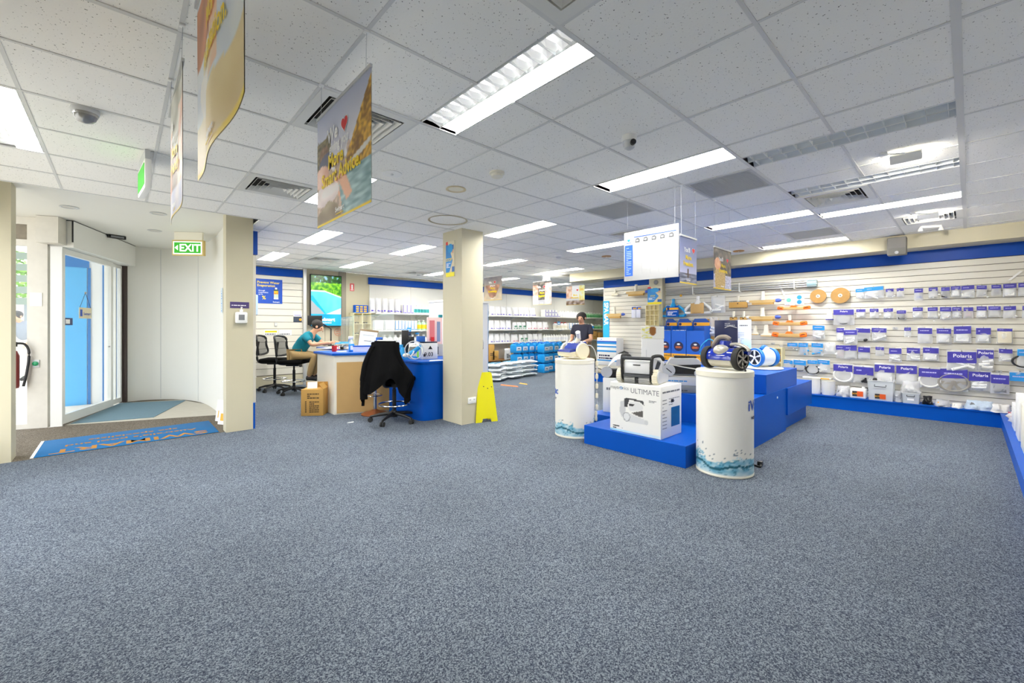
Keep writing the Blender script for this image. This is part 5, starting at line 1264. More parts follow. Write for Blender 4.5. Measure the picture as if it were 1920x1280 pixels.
# boxed robot: ULTIMATE carton
bx = thing('robot_carton', 'large white robot carton lettered ULTIMATE on the front step', 'box', (3.975, 2.40, 0.213), R(-90))
MB().cbox(-0.30, 0.0, 0, 0.30, 0.445, 0.53, 0.004).build('carton_body', mat('white_carton', (240, 239, 235), 0.45), bx)
def carton_pic(u, v):
    W = (240, 239, 235)
    if v < 0.035 + 0.015 * u: return mixc((150, 210, 236), (220, 236, 240), u)
    # printed robot
    x, z = u, v
    if inell(x, z, 0.345, 0.325, 0.075, 0.095): return (150, 152, 154) if not inell(x, z, 0.345, 0.325, 0.06, 0.078) else (224, 225, 226)
    if inell(x, z, 0.735, 0.275, 0.035, 0.045): return (206, 208, 210)
    if inpoly(x, z, [(0.345, 0.42), (0.345, 0.23), (0.74, 0.23), (0.75, 0.31)]): return (216, 217, 218)
    if inpoly(x, z, [(0.30, 0.70), (0.42, 0.715), (0.68, 0.69), (0.70, 0.60), (0.62, 0.66), (0.40, 0.68), (0.36, 0.52), (0.30, 0.52)]): return (54, 54, 56)
    if inpoly(x, z, [(0.41, 0.65), (0.62, 0.64), (0.68, 0.58), (0.66, 0.50), (0.42, 0.45), (0.38, 0.50)]):
        if inpoly(x, z, [(0.34, 0.60), (0.52, 0.60), (0.46, 0.55), (0.34, 0.55)]): return (40, 40, 42)
        return (222, 222, 222)
    if inpoly(x, z, [(0.45, 0.42), (0.67, 0.50), (0.67, 0.36), (0.55, 0.38)]): return (88, 84, 80)
    if inpoly(x, z, [(0.22, 0.62), (0.31, 0.66), (0.33, 0.45), (0.25, 0.30), (0.20, 0.42)]): return (200, 201, 203)
    return W
picture('front_print', 0.592, 0.522, carton_pic, 72, 64, bx, y=-0.0015, z0=0.004)
text('maytronics', -0.18, 0.46, 0.052, mat('grey_ink', (120, 122, 126), 0.5), bx, y=-0.003)
MB().lathe([(0.016, 0), (0.016, -0.001), (0.011, -0.001), (0.011, 0), (0.016, 0)], 20, (-0.157, -0.0032, 0.475), 'y', cap=False).build('logo_ring', LBLUE, bx)
text('ULTIMATE', 0.12, 0.435, 0.075, MATS['grey_ink'], bx, y=-0.003, sx=0.95)
bars(bx, 0.17, 0.36, 0.26, 0.385, 2, MATS['grey_ink'], y=-0.002, seed=9)
bars(bx, -0.26, 0.03, -0.18, 0.075, 2, KINK, y=-0.002, seed=3, name='dolphin_logo')
bars(bx, -0.15, 0.04, -0.05, 0.05, 1, MATS['grey_ink'], y=-0.002, seed=4)
sp_ = thing('x', None, None); bpy.data.objects.remove(sp_)
side = bpy.data.objects.new('side_print', MB().box(0.215, -0.0015, 0.10, 0.40, 0, 0.30).mesh('side_print', mat('print_blue_photo', (20, 96, 150), 0.4, noise=(9, 0.3)), 0)); COL.objects.link(side); side.parent = bx; side.location = (0.3005, 0.0, 0); side.rotation_euler[2] = R(90)
o = bars(side, 0.03, 0.46, 0.40, 0.49, 1, MATS['grey_ink'], y=-0.001, seed=5)
o = bars(side, 0.03, 0.10, 0.12, 0.42, 9, MATS['grey_ink'], y=-0.001, seed=6, frac=0.2); o = bars(side, 0.16, 0.33, 0.40, 0.42, 3, MATS['grey_ink'], y=-0.001, seed=7, frac=0.2)
MB().cbox(0.21, -0.002, 0.35, 0.27, 0.0, 0.385, 0.0008).build('hand_hole', BLACK, side)

def track_robot(lab, loc, rz, w=0.44, body=None):
    """large robot with black carrying frame seen from its front (-Y)"""
    t = thing('robot_cleaner', lab, 'robot cleaner', loc, rz, 'robot pool cleaners')
    h = w / 2
    MB().prism([(-0.10, 0.06), (-0.13, 0.09), (-0.10, 0.235), (-0.04, 0.265), (0.22, 0.225), (0.26, 0.14), (0.22, 0.06)], -h + 0.07, h - 0.07, 'x').build('body', mat('pearl_white', (222, 222, 222), 0.25, coat=0.3), t, smooth=25)
    MB().cbox(-h + 0.085, -0.145, 0.105, h - 0.085, -0.118, 0.245, 0.012).build('front_panel', MATS['pearl_white'], t)
    MB().cbox(-0.04, -0.150, 0.195, 0.04, -0.1455, 0.205, 0.002).build('panel_slot', BLACK, t)
    for s in (-1, 1):
        MB().tube(smooth_path([(s * (h - 0.06), -0.10, 0.04), (s * (h - 0.065), -0.15, 0.11), (s * (h - 0.06), -0.145, 0.265), (s * (h - 0.05), -0.09, 0.295), (s * (h - 0.04), 0.10, 0.285), (s * (h - 0.04), 0.20, 0.24)], 5), 0.017, 10).build('carry_frame', RUBBER, t)
    MB().tube([(-h + 0.06, -0.145, 0.27), (h - 0.06, -0.145, 0.27)], 0.018, 12).build('handle_bar', mat('charcoal_plastic', (54, 56, 60), 0.3), t)
    MB().prism([(-0.155, 0.10), (-0.16, 0.075), (-0.13, 0.055), (-0.09, 0.06), (-0.09, 0.11)], -h + 0.08, h - 0.08, 'x').build('bumper', MATS['charcoal_plastic'], t)
    for s in (-1, 1):
        MB().lathe([(0.03, -0.012), (0.032, 0.0), (0.03, 0.012)], 16, (s * 0.004, -0.13, 0.04), 'x').build('axle', RUBBER, t) if s == 1 else None
        b = MB()
        for k in range(14):
            a = 2 * math.pi * k / 14; b.at((0, -0.12, 0.042), 0, a).box(min(s * 0.02, s * (h - 0.085)), -0.006, 0.018, max(s * 0.02, s * (h - 0.085)), 0.006, 0.042)
        b.build('brush_roller', mat('grey_bristle', (168, 168, 166), 0.7), t)
    for s in (-1, 1):
        xo = s * (h - 0.03)
        # belt loop over a large front and a small rear wheel
        pts = []
        for k in range(11): a = R(90 + 180 * k / 10 + 12); pts.append((-0.09 + 0.075 * math.cos(a), 0.078 + 0.075 * math.sin(a)))
        for k in range(8): a = R(-90 + 180 * k / 7 + 12); pts.append((0.22 + 0.042 * math.cos(a), 0.045 + 0.042 * math.sin(a)))
        MB().prism(pts, xo - 0.03, xo + 0.022, 'x').build('track_belt', CRM, t, smooth=30)
        inner = [((y - 0.03) * 0.93 + 0.03, (z - 0.07) * 0.90 + 0.07) for y, z in pts]
        MB().prism(inner, xo + s * 0.020, xo + s * 0.034, 'x').build('side_cover', GREYL, t, smooth=30)
        tr = MB()
        for k in range(11):
            a = R(95 + 175 * k / 10); tr.at((0, -0.09, 0.078), 0, 0).box(xo - 0.028, 0.0766 * math.cos(a) - 0.004, 0.0766 * math.sin(a) - 0.004, xo + 0.02, 0.0766 * math.cos(a) + 0.004, 0.0766 * math.sin(a) + 0.004)
        tag(tr.build('track_lugs', OFFW, t, smooth=0), kind='stuff')
        MB().prism([(0.08, 0.235), (0.20, 0.205), (0.10, 0.14), (-0.02, 0.15)], s * (h - 0.071), s * (h - 0.066), 'x').build('vent_window', BLACK, t, smooth=0)
    return t
track_robot('white robot pool cleaner with black carrying frame on the carton', (4.15, 2.42, 0.7435), R(-78))
# low black and grey robot on grey cartons
def low_robot(lab, loc, rz):
    t = thing('robot_cleaner', lab, 'robot cleaner', loc, rz, 'robot pool cleaners')
    MB().prism([(-0.19, 0.03), (0.19, 0.03), (0.20, 0.15), (-0.17, 0.13)], -0.15, 0.15, 'y').build('hull', BLACK, t)
    MB().prism([(-0.19, 0.135), (0.21, 0.155), (0.19, 0.20), (0.13, 0.225), (-0.14, 0.215)], -0.155, 0.155, 'y').build('top_cover', GREYL, t, smooth=20)
    MB().cbox(-0.10, -0.06, 0.222, 0.16, 0.06, 0.245, 0.008).build('top_handle', BLACK, t)
    for s in (-1, 1):
        y0 = s * 0.165
        MB().cyl((-0.16, y0 - 0.015, 0.075), 0.072, 0.03, 'y', 28).build('wheel', GREYL, t)
        MB().cyl((0.17, y0 - 0.015, 0.046), 0.045, 0.03, 'y', 24).build('wheel', GREYL, t)
        MB().tube([(-0.16, y0, 0.150), (0.0, y0, 0.12), (0.17, y0, 0.094)], 0.007, 8).build('belt', OFFW, t)
        MB().tube([(-0.16, y0, 0.008), (0.17, y0, 0.007)], 0.006, 8).build('belt', OFFW, t)
        MB().at((-0.16, y0 + s * 0.016, 0.075), 0, 0, R(40)).box(-0.04, -0.002, -0.005, 0.04, 0.002, 0.005).build('wheel_slot', BLACK, t, smooth=0)
    return t
GC = mat('grey_carton', (206, 210, 214), 0.5)
lr = onZ(1285, 730, 0.55)
t = carton('robot_carton', 'flat pale grey robot carton under the low black robot', 'box', (5.16, 2.44, 0.551), R(-62), 0.42, 0.36, 0.10, GC); bars(t, -0.17, 0.02, 0.05, 0.07, 2, LBLUE, y=-0.181, seed=4)
t = carton('robot_carton', 'lower slate grey carton of the two under the low robot', 'box', (5.16, 2.44, 0.551), R(-62), 0.42, 0.36, 0.085, mat('slate_carton', (130, 136, 142), 0.5)); bars(t, -0.17, 0.02, 0.05, 0.06, 2, KINK, y=-0.181, seed=5)
bpy.data.objects['robot_carton.001'].location.z = 0.6375
low_robot('low black and grey tracked robot on the pale grey carton', (5.16, 2.44, 0.7395), R(-62))
# second big robot behind on a white carton
t = carton('robot_carton', 'plain white carton on the side step behind the ULTIMATE carton', 'box', (5.05, 3.23, 0.201), R(-75), 0.40, 0.44, 0.46, mat('white_carton2', (236, 236, 234), 0.5)); bars(t, -0.15, 0.3, 0.1, 0.36, 1, MATS['grey_ink'], y=-0.221)
t = thing('robot_cleaner', 'white domed robot cleaner with black grille behind the framed robot', 'robot cleaner', (5.05, 3.23, 0.663), R(-60), 'robot pool cleaners')
dm = MB(); vs = []
for j in range(9):
    for i in range(21):
        a = R(180 * i / 20); f = 1 - 0.25 * (abs(j - 4) / 4) ** 2
        vs.append((-0.22 + 0.44 * i / 20 * 1.0, -0.16 + 0.04 * j, 0.06 + 0.26 * f * math.sin(a) ** 0.7))
dm.add(vs, [(j * 21 + i, j * 21 + i + 1, (j + 1) * 21 + i + 1, (j + 1) * 21 + i) for j in range(8) for i in range(20)])
dm.build('dome', GREYL, t, smooth=60)
MB().cbox(-0.20, -0.15, 0.0, 0.20, 0.15, 0.10, 0.02).build('base', BLACK, t)
for k in range(8): MB().at((0.04 + 0.02 * k, 0, 0)).box(-0.006, -0.168, 0.12 , 0.006, -0.161, 0.29 - 0.012 * k).build('grille_rib', BLACK, t, smooth=0)
MB().tube([(-0.05, 0, 0.31), (0.02, 0, 0.345), (0.08, 0, 0.32)], 0.014).build('top_handle', BLACK, t)
for s in (-1, 1): MB().cyl((s * 0.20, -0.17, 0.075), 0.075, 0.05, 'y', 28).build('wheel', GREYL, t)
# flower-print pack and white carton
def flower_pic(u, v):
    if inell(u, v, 0.5, 0.68, 0.16, 0.42): return (150, 96, 40)
    n = nz3(u * 6, v * 9, 2)
    return (232, 226, 120) if n > 0.05 and u < 0.5 else (236, 236, 226)
fp = onZ(1219, 682, 0.55)
t = thing('plain_carton', 'tall plain white carton below the flower-print box', 'box', (5.06, 2.79, 0.551), R(-58))
MB().cbox(-0.135, -0.06, 0, 0.135, 0.06, 0.64, 0.004).build('body', WHITE, t); MB().box(-0.08, -0.062, 0.1, -0.075, -0.0605, 0.5).build('fold_line', GREYL, t, smooth=0)
t = thing('flower_box', 'flower-print box standing on the plain white carton', 'box', (5.06, 2.79, 1.1925), R(-58))
MB().cbox(-0.14, -0.05, 0, 0.14, 0.05, 0.16, 0.004).build('body', OFFW, t); picture('printed_picture', 0.272, 0.15, flower_pic, 24, 18, t, y=-0.0515, z0=0.005)
# navy display panel, lilac product box, wheel robot on the upper block
t = thing('display_board', 'dark navy display panel standing on the upper podium block', 'panel', (6.45, 2.40, 0.781), R(-62))
MB().cbox(-0.15, -0.02, 0, 0.15, 0.02, 0.66, 0.003).build('panel_board', mat('navy_panel', (26, 32, 62), 0.3), t)
MB().tube(smooth_path([(-0.02, -0.022, 0.55), (0.05, -0.022, 0.575), (0.14, -0.022, 0.55)], 5), 0.006).build('printed_swoosh', SILP, t); bars(t, -0.02, 0.58, 0.13, 0.63, 2, GREYM, y=-0.0205)
def lilac_pic(u, v):
    if inell(u, v, 0.68, 0.30, 0.17, 0.15): return (120, 116, 96) if inell(u, v, 0.68, 0.30, 0.08, 0.12) else (170, 170, 176)
    return mixc((70, 190, 204), (226, 232, 242), v * 1.6)
t = thing('product_box', 'tall white to aqua product box beside the navy panel', 'box', (6.64, 2.22, 0.781), R(-62))
MB().cbox(-0.092, 0.0, 0, 0.092, 0.12, 0.665, 0.003).build('body', mat('lilac_carton', (214, 220, 240), 0.4), t)
picture('printed_picture', 0.178, 0.655, lilac_pic, 20, 60, t, y=-0.0012, z0=0.005)
bars(t, -0.06, 0.575, 0.06, 0.61, 1, MATS['grey_ink'], y=-0.002); bars(t, -0.08, 0.32, 0.0, 0.5, 8, mat('soft_blue_ink', (130, 150, 200), 0.5), y=-0.002, frac=0.3)
t = thing('robot_cleaner', 'blue-tyred wheel robot with white star hub on the upper block', 'robot cleaner', (6.40, 1.90, 0.806), math.atan2(1.90, 6.4) - R(90) + R(48), 'robot pool cleaners')
BT = mat('bright_blue_tyre', (10, 110, 200), 0.35)
r5 = 0.128
for s in (-1, 1): spoked_wheel(t, s * 0.13, s, r5, BT, WHITE, 5, 0.045, 0.0, NAVYB)
MB().lathe([(0.10, -0.108), (0.115, -0.09), (0.118, 0.0), (0.115, 0.09), (0.10, 0.108)], 36, (0, 0, r5), 'x').build('drum_body', mat('white_blue_shell', (216, 226, 240), 0.3), t)
MB().tube(smooth_path([(-0.10, -0.05, r5 + 0.11), (-0.02, -0.02, r5 + 0.145), (0.08, 0.02, r5 + 0.13), (0.11, 0.04, r5 + 0.09)], 5), 0.022, 12).build('top_hose_collar', BT, t)
MB().ball((0.02, 0.0, r5 + 0.11), 0.07, 0.06, 0.04).build('top_cap', WHITE, t)
t = thing('turntable', 'white oval stand under the blue-tyred wheel robot', 'stand', (6.40, 1.90, 0.781), 0)
MB().lathe([(0.001, 0), (0.22, 0.0), (0.235, 0.008), (0.23, 0.018), (0.20, 0.024), (0.001, 0.025)], 48, cap=False).build('plate', OFFW, t); MB().lathe([(0.236, 0.006), (0.238, 0.008), (0.236, 0.010)], 48, cap=False).build('rim_line', GREYL, t)
t = thing('white_pole_stand', 'white corner stand between navy panel and near robot', 'stand', (5.72, 2.02, 0.781), R(-50))
MB().cbox(-0.06, -0.02, 0, 0.06, 0.02, 0.26, 0.004).build('stand_body', WHITE, t); MB().box(0.045, -0.018, 0.26, 0.06, 0.018, 0.42).build('upright', WHITE, t, smooth=0)
t = thing('curved_vacuum', 'grey curved vacuum tube leaning behind the aqua product box', 'tube', (6.74, 2.42, 0.781), R(-62))
MB().tube(smooth_path([(-0.02, 0.0, 0.44), (0.06, 0.0, 0.55), (0.12, 0, 0.48), (0.15, 0, 0.25), (0.22, 0, 0.0)], 6), 0.035, 12).build('tube_run', mat('lilac_grey', (170, 172, 190), 0.35), t)
MB().ball((0.03, 0, 0.52), 0.055, 0.04, 0.055).build('dark_head', MATS['charcoal_plastic'], t)
# ================================================================== GOODS ON THE RIGHT SLAT WALL
FX = BX - 0.0015                       # face of the slats
def zA(zx, zy): return 1700 + zx * 0.2187, 500 + zy * 0.2187
def zB(zx, zy): return 1500 + zx * 0.2031, 520 + zy * 0.2031
def zC(zx, zy): return 1340 + zx * 0.1407, 540 + zy * 0.1407
def zD(zx, zy): return 1120 + zx * 0.2083, 480 + zy * 0.2083
def wall_rect(zf, b, off=0.06):
    """survey rectangle -> centre y, bottom z, width, height on the plane in front of the slats"""
    a = onX(*zf(b[0], b[3]), FX - off); c = onX(*zf(b[2], b[1]), FX - off)
    return (a.y + c.y) / 2, a.z, a.y - c.y, c.z - a.z
PEG = MB().tube([(0, 0, 0), (0, -0.12, 0.004), (0, -0.135, 0.016)], 0.0035, 6).mesh('peg', STEEL)
WHT_C = mat('white_part', (238, 238, 236), 0.4); BLK_C = mat('black_part', (30, 30, 34), 0.45); CRM_C = mat('cream_part', (226, 218, 196), 0.45)
VIO = PURP
def contents(kind, w, h, rn):
    mb = MB(); zc = h * 0.32
    if kind == 'ring': mb.ring((0, 0, h * 0.33), min(w, h) * 0.27, min(w, h) * 0.045, 'y', 24, 8)
    elif kind == 'bigring': mb.ring((0, -0.012, h * 0.36), min(w, h) * 0.40, 0.014, 'y', 32, 8, sx=1.15)
    elif kind == 'loop': mb.ring((0, -0.01, h * 0.36), h * 0.27, 0.009, 'y', 32, 8, sx=1.3)
    elif kind == 'fan':
        r = h * 0.36; mb.ring((0, -0.02, h * 0.36), r, 0.012, 'y', 36, 8, sx=1.25)
        for k in range(6):
            a = k * math.pi / 3; mb.at((0, -0.02, h * 0.36), 0, 0, a).prism([(0.01, -0.012), (r * 1.05, -0.02), (r * 1.0, 0.03), (0.01, 0.02)], -0.006, 0.006)
        mb.at(); mb.cyl((0, -0.03, h * 0.36), r * 0.25, 0.02, 'y', 16)
    elif kind == 'discs':
        mb.cyl((-w * 0.17, -0.01, h * 0.3), w * 0.15, 0.02, 'y', 16); mb.cyl((w * 0.17, -0.012, h * 0.3), w * 0.15, 0.02, 'y', 16)
    elif kind == 'tubes':
        for k in range(3): mb.at((rn.uniform(-0.15, 0.15) * w, -0.008, h * (0.16 + 0.13 * k)), 0, 0, rn.uniform(-0.5, 0.5)).cyl((-w * 0.32, 0, 0), h * 0.07, w * 0.64, 'x', 12)
        mb.at()
    elif kind == 'block': mb.cbox(-w * 0.36, -0.02, h * 0.08, w * 0.36, 0.015, h * 0.55, 0.006)
    elif kind == 'tray': mb.cbox(-w * 0.45, -0.03, h * 0.03, w * 0.45, 0.01, h * 0.78, 0.01)
    elif kind == 'disc': mb.lathe([(min(w, h) * 0.36, 0.008), (min(w, h) * 0.36, -0.008), (min(w, h) * 0.1, -0.010), (min(w, h) * 0.09, 0.004)], 32, (0, -0.01, h * 0.36), 'y')
    else:
        for k in range(5):
            cx, cz = rn.uniform(-0.3, 0.3) * w, h * rn.uniform(0.12, 0.5); r = min(w, h) * rn.uniform(0.10, 0.17)
            if k % 2: mb.ball((cx, -0.006, cz), r, 0.016, r * 0.8, 10, 6)
            else: mb.at((cx, -0.006, cz), 0, 0, rn.uniform(0, 3)).cyl((-r, 0, 0), r * 0.55, 2 * r, 'x', 10)
        mb.at()
    return mb
nbag = [0]
def bag(lab, zf, box, kind='bits', cm=None, hd=None, hfrac=0.30, group='bagged spare parts on the slat wall', brand=False, tilt=0.0, off=0.06, nm='parts_bag', film=None, cat='parts bag', pegged=True):
    y, z, w, h = wall_rect(zf, box, off); rn = random.Random(nbag[0] * 7 + 1); nbag[0] += 1
    t = thing(nm, lab, cat, (FX - off, y, z), R(-90) + tilt * 0.6, group)
    hh = h * hfrac
    if tilt: t.rotation_euler[1] = 0
    contents(kind, w, h, rn).build('spare_part', cm or WHT_C, t)
    MB().pillow(-w / 2, 0, w / 2, h * 0.99, 0.045, 7, 7, 0.018, nbag[0] * 1.7, p=0.4).build('film_bag', film or FILM, t, smooth=60)
    if hd is not False:
        sk = rn.uniform(-0.05, 0.05) * w
        hc = MB().prism([(-w * 0.48, h - hh * 1.25), (w * 0.48, h - hh * 1.25 + sk), (w * 0.48, h - hh * 0.2 + sk), (-w * 0.48, h - hh * 0.2)], -0.030, -0.0275).build('header_card', hd or PURP, t, smooth=0)
        if brand:
            text('Polaris', 0.02 * w, h - hh * 0.72, hh * 0.46, WINK, hc, y=-0.0315, bold=0.01)
        else:
            bars(hc, -w * 0.34, h - hh * 0.75, w * 0.30, h - hh * 0.50, 1, mat('pale_violet_ink', (190, 190, 230), 0.5), y=-0.0305, seed=nbag[0], name='header_print')
    if pegged: link('peg', PEG, t, (0, off + 0.0005, h * 0.92))
    return t
RED_C = mat('red_blue_part', (150, 40, 90), 0.4); BLU_C = mat('blue_part', (40, 90, 200), 0.4)
def row(name, items, start_label='clear parts bag with violet header'):
    for k, it in enumerate(items):
        zf, b = it[0], it[1]; kw = it[2] if len(it) > 2 else {}
        what = kw.pop('what', 'clear parts bag with violet header')
        bag('%s, %s from left in the %s row' % (what, ORD[k], name), zf, b, **kw)
row('top', [
 (zB, (515, 100, 600, 195), dict(hd=LBLUE, kind='tubes', what='clear bag with cyan header')), (zB, (592, 80, 775, 195), dict(hd=LBLUE, kind='tubes', what='wide clear bag of white hoses with cyan header')),
 (zB, (793, 100, 867, 185)), (zB, (893, 95, 962, 180), dict(kind='ring')),
 (zA, (65, 180, 142, 290), dict(kind='discs', cm=BLU_C)), (zA, (188, 172, 268, 268)), (zA, (295, 168, 372, 272), dict(cm=BLK_C, kind='tubes')), (zA, (378, 160, 464, 258), dict(kind='block')),
 (zA, (466, 155, 582, 268), dict(kind='tubes')), (zA, (598, 152, 688, 258)), (zA, (725, 148, 812, 248), dict(cm=BLK_C, kind='discs')), (zA, (825, 138, 942, 258), dict(kind='block')), (zA, (955, 130, 1040, 252))])
row('second', [
 (zB, (308, 285, 503, 440), dict(kind='loop', cm=BLK_C, brand=True, what='wide parts bag with black hose loop')), (zB, (520, 288, 608, 370), dict(kind='tubes')), (zB, (645, 282, 728, 378)), (zB, (772, 282, 862, 378), dict(kind='tubes')), (zB, (893, 298, 982, 392), dict(cm=BLK_C, kind='block')),
 (zA, (52, 342, 142, 442), dict(kind='tubes')), (zA, (180, 342, 268, 442)), (zA, (285, 338, 385, 452), dict(kind='tubes')), (zA, (388, 338, 472, 442), dict(kind='tubes')), (zA, (488, 342, 572, 442), dict(kind='discs', cm=RED_C)),
 (zA, (598, 332, 688, 438), dict(kind='block')), (zA, (698, 332, 808, 432), dict(kind='ring')), (zA, (828, 332, 938, 440)), (zA, (990, 330, 1060, 440))])
row('third', [
 (zB, (118, 435, 232, 565), dict(kind='tubes', hd=LBLUE, what='clear bag of white tubes with cyan header')), (zB, (338, 460, 412, 585), dict(kind='block')), (zB, (404, 478, 532, 615), dict(kind='tubes', off=0.10)), (zB, (516, 462, 652, 580), dict(cm=BLK_C, kind='bits')), (zB, (662, 458, 802, 580), dict(kind='tubes')), (zB, (963, 458, 1027, 548)),
 (zA, (95, 515, 222, 655), dict(kind='ring', hfrac=0.33)), (zA, (256, 520, 384, 655), dict(kind='block')), (zA, (402, 500, 555, 650), dict(kind='block', hfrac=0.4)), (zA, (592, 515, 724, 650), dict(kind='block', hfrac=0.38)), (zA, (773, 525, 908, 655), dict(kind='tray', cm=CRM_C, hfrac=0.16, what='bagged cream tray with violet header'))])
row('fourth', [
 (zC, (972, 725, 1112, 805), dict(hd=LBLUE, kind='bits', hfrac=0.5, what='small cyan-headed bag')), (zC, (1118, 725, 1250, 885), dict(hd=LBLUE, cm=SKYB, kind='bits', what='cyan-headed bag of blue fittings')), (zB, (108, 600, 218, 715), dict(hd=LBLUE, cm=SKYB, kind='tubes', what='cyan-headed bag of blue tubes')), (zB, (222, 600, 328, 705), dict(hd=False, what='plain clear bag of white fittings')),
 (zB, (333, 620, 412, 745), dict(cm=RED_C, kind='ring')), (zB, (408, 622, 528, 748), dict(kind='ring', hfrac=0.34)), (zB, (538, 635, 650, 750), dict(kind='ring', hfrac=0.36)), (zB, (698, 636, 778, 720), dict(kind='ring')), (zB, (822, 648, 940, 775), dict(kind='tubes', hfrac=0.36)),
 (zA, (0, 688, 118, 802), dict(kind='tubes', hfrac=0.36)), (zA, (138, 686, 278, 802), dict(kind='block', hfrac=0.36)), (zA, (343, 715, 602, 885), dict(kind='tubes', brand=True, hfrac=0.5, tilt=0.12, off=0.085, what='large parts bag with Polaris-lettered header')),
 (zA, (600, 700, 748, 885), dict(kind='tubes', brand=True, hfrac=0.36, what='large parts bag with white elbow pipe')), (zA, (788, 698, 908, 808), dict(kind='tubes')), (zA, (945, 698, 1060, 872), dict(hd=LBLUE, kind='loop', cm=BLK_C, what='cyan-headed bag with black loop'))])
row('fifth', [
 (zC, (888, 950, 1050, 1075), dict(hd=LBLUE, kind='ring', hfrac=0.34, what='cyan-headed bag')), (zC, (1052, 950, 1225, 1110), dict(hd=LBLUE, kind='loop', cm=BLK_C, hfrac=0.34, what='cyan-headed bag with dark loop')), (zC, (1240, 955, 1372, 1155), dict(hd=LBLUE, kind='loop', cm=BLK_C, hfrac=0.22, what='narrow cyan-headed bag with black hose ring')), (zC, (1370, 950, 1540, 1115), dict(hd=LBLUE, kind='tubes', hfrac=0.3, what='cyan and amber headed bag')),
 (zB, (308, 796, 490, 955), dict(kind='bigring', brand=True, hfrac=0.34, what='parts bag with large white ring')), (zB, (494, 815, 684, 965), dict(kind='bits', cm=BLK_C, hfrac=0.42, what='parts bag of dark fittings')), (zB, (688, 796, 878, 965), dict(kind='block', brand=True, hfrac=0.36, what='large parts bag hanging above the clear tub')), (zB, (888, 806, 1085, 985), dict(kind='disc', brand=True, hfrac=0.36, what='parts bag with white disc')),
 (zA, (102, 862, 294, 1030), dict(kind='bigring', hfrac=0.38, what='parts bag with oval white ring')), (zA, (283, 868, 528, 1055), dict(kind='fan', cm=mat('grey_impeller', (150, 146, 138), 0.4), hfrac=0.38, what='parts bag with grey spoked wheel')), (zA, (528, 892, 728, 1055), dict(kind='tubes', brand=True, hfrac=0.42, what='large parts bag hanging below the Polaris bag')), (zA, (718, 915, 880, 1080), dict(kind='block', cm=GREYM, hfrac=0.4, off=0.09, what='round clear pack with violet card')), (zA, (878, 898, 1060, 975), dict(hd=LBLUE, hfrac=0.8, kind='bits', what='cyan header card bag'))])
# brown discs
for zf, c, r, lab in ((zB, (168, 172), 76, 'smaller tan round disc hung on the slat wall'), (zB, (373, 165), 90, 'larger tan round disc with a hole on the slat wall')):
    y, z, w, h = wall_rect(zf, (c[0] - r, c[1] - r, c[0] + r, c[1] + r), 0.05)
    t = thing('round_disc', lab, 'disc', (FX - 0.05, y, z + h / 2), R(-90), 'tan discs on the slat wall')
    TAN = mat('tan_board', (172, 132, 74), 0.7, noise=(14, 0.18))
    MB().lathe([(0.012, 0.006), (w / 2, 0.006), (w / 2, -0.006), (0.012, -0.006), (0.012, 0.006)], 48, axis='y', cap=False).build('disc_body', TAN, t)
    MB().lathe([(0.03, -0.007), (0.03, -0.009), (0.012, -0.009), (0.012, -0.007)], 24, axis='y', cap=False).build('centre_ring', OFFW, t)
    link('peg', PEG, t, (0, 0.05, 0))
# orange-ended brushes
for k, b in enumerate(((845, 222, 1272, 298), (785, 424, 1228, 502), (776, 574, 1222, 656))):
    y, z, w, h = wall_rect(zC, b, 0.10)
    t = thing('pool_brush', 'orange-ended pool brush, %s from the top on the slat wall' % ORD[k], 'brush', (FX - 0.10, y, z), R(-90), 'orange pool brushes')
    MB().cbox(-w / 2 + 0.06, -0.03, h * 0.05, w / 2 - 0.06, 0.02, h * 0.62, 0.01).build('bristle_card', CARDL, t)
    for s in (-1, 1):
        MB().at((s * (w / 2 - 0.045), -0.01, h * 0.45), 0, 0, -s * 0.15).cbox(-0.055, -0.03, -h * 0.36, 0.055, 0.03, h * 0.36, 0.022).build('end_cap', ORANGE, t)
        MB().at((s * (w / 2 - 0.045), -0.042, h * 0.5), 0, 0, -s * 0.2).box(-0.03, -0.002, -0.004, 0.03, 0, 0.006).build('end_slot', BLACK, t, smooth=0)
    MB().prism([(-0.06, h * 0.62), (-0.03, h * 0.95), (0.03, h * 0.95), (0.06, h * 0.62)], -0.03, 0.03).build('centre_boss', ORANGE, t)
    MB().lathe([(0.022, h * 0.95), (0.026, h * 0.95 + 0.10)], 18, (0, -0.0, 0)).build('handle_socket', OFFW, t)
    link('peg', PEG, t, (0.03, 0.1005, h * 0.9))
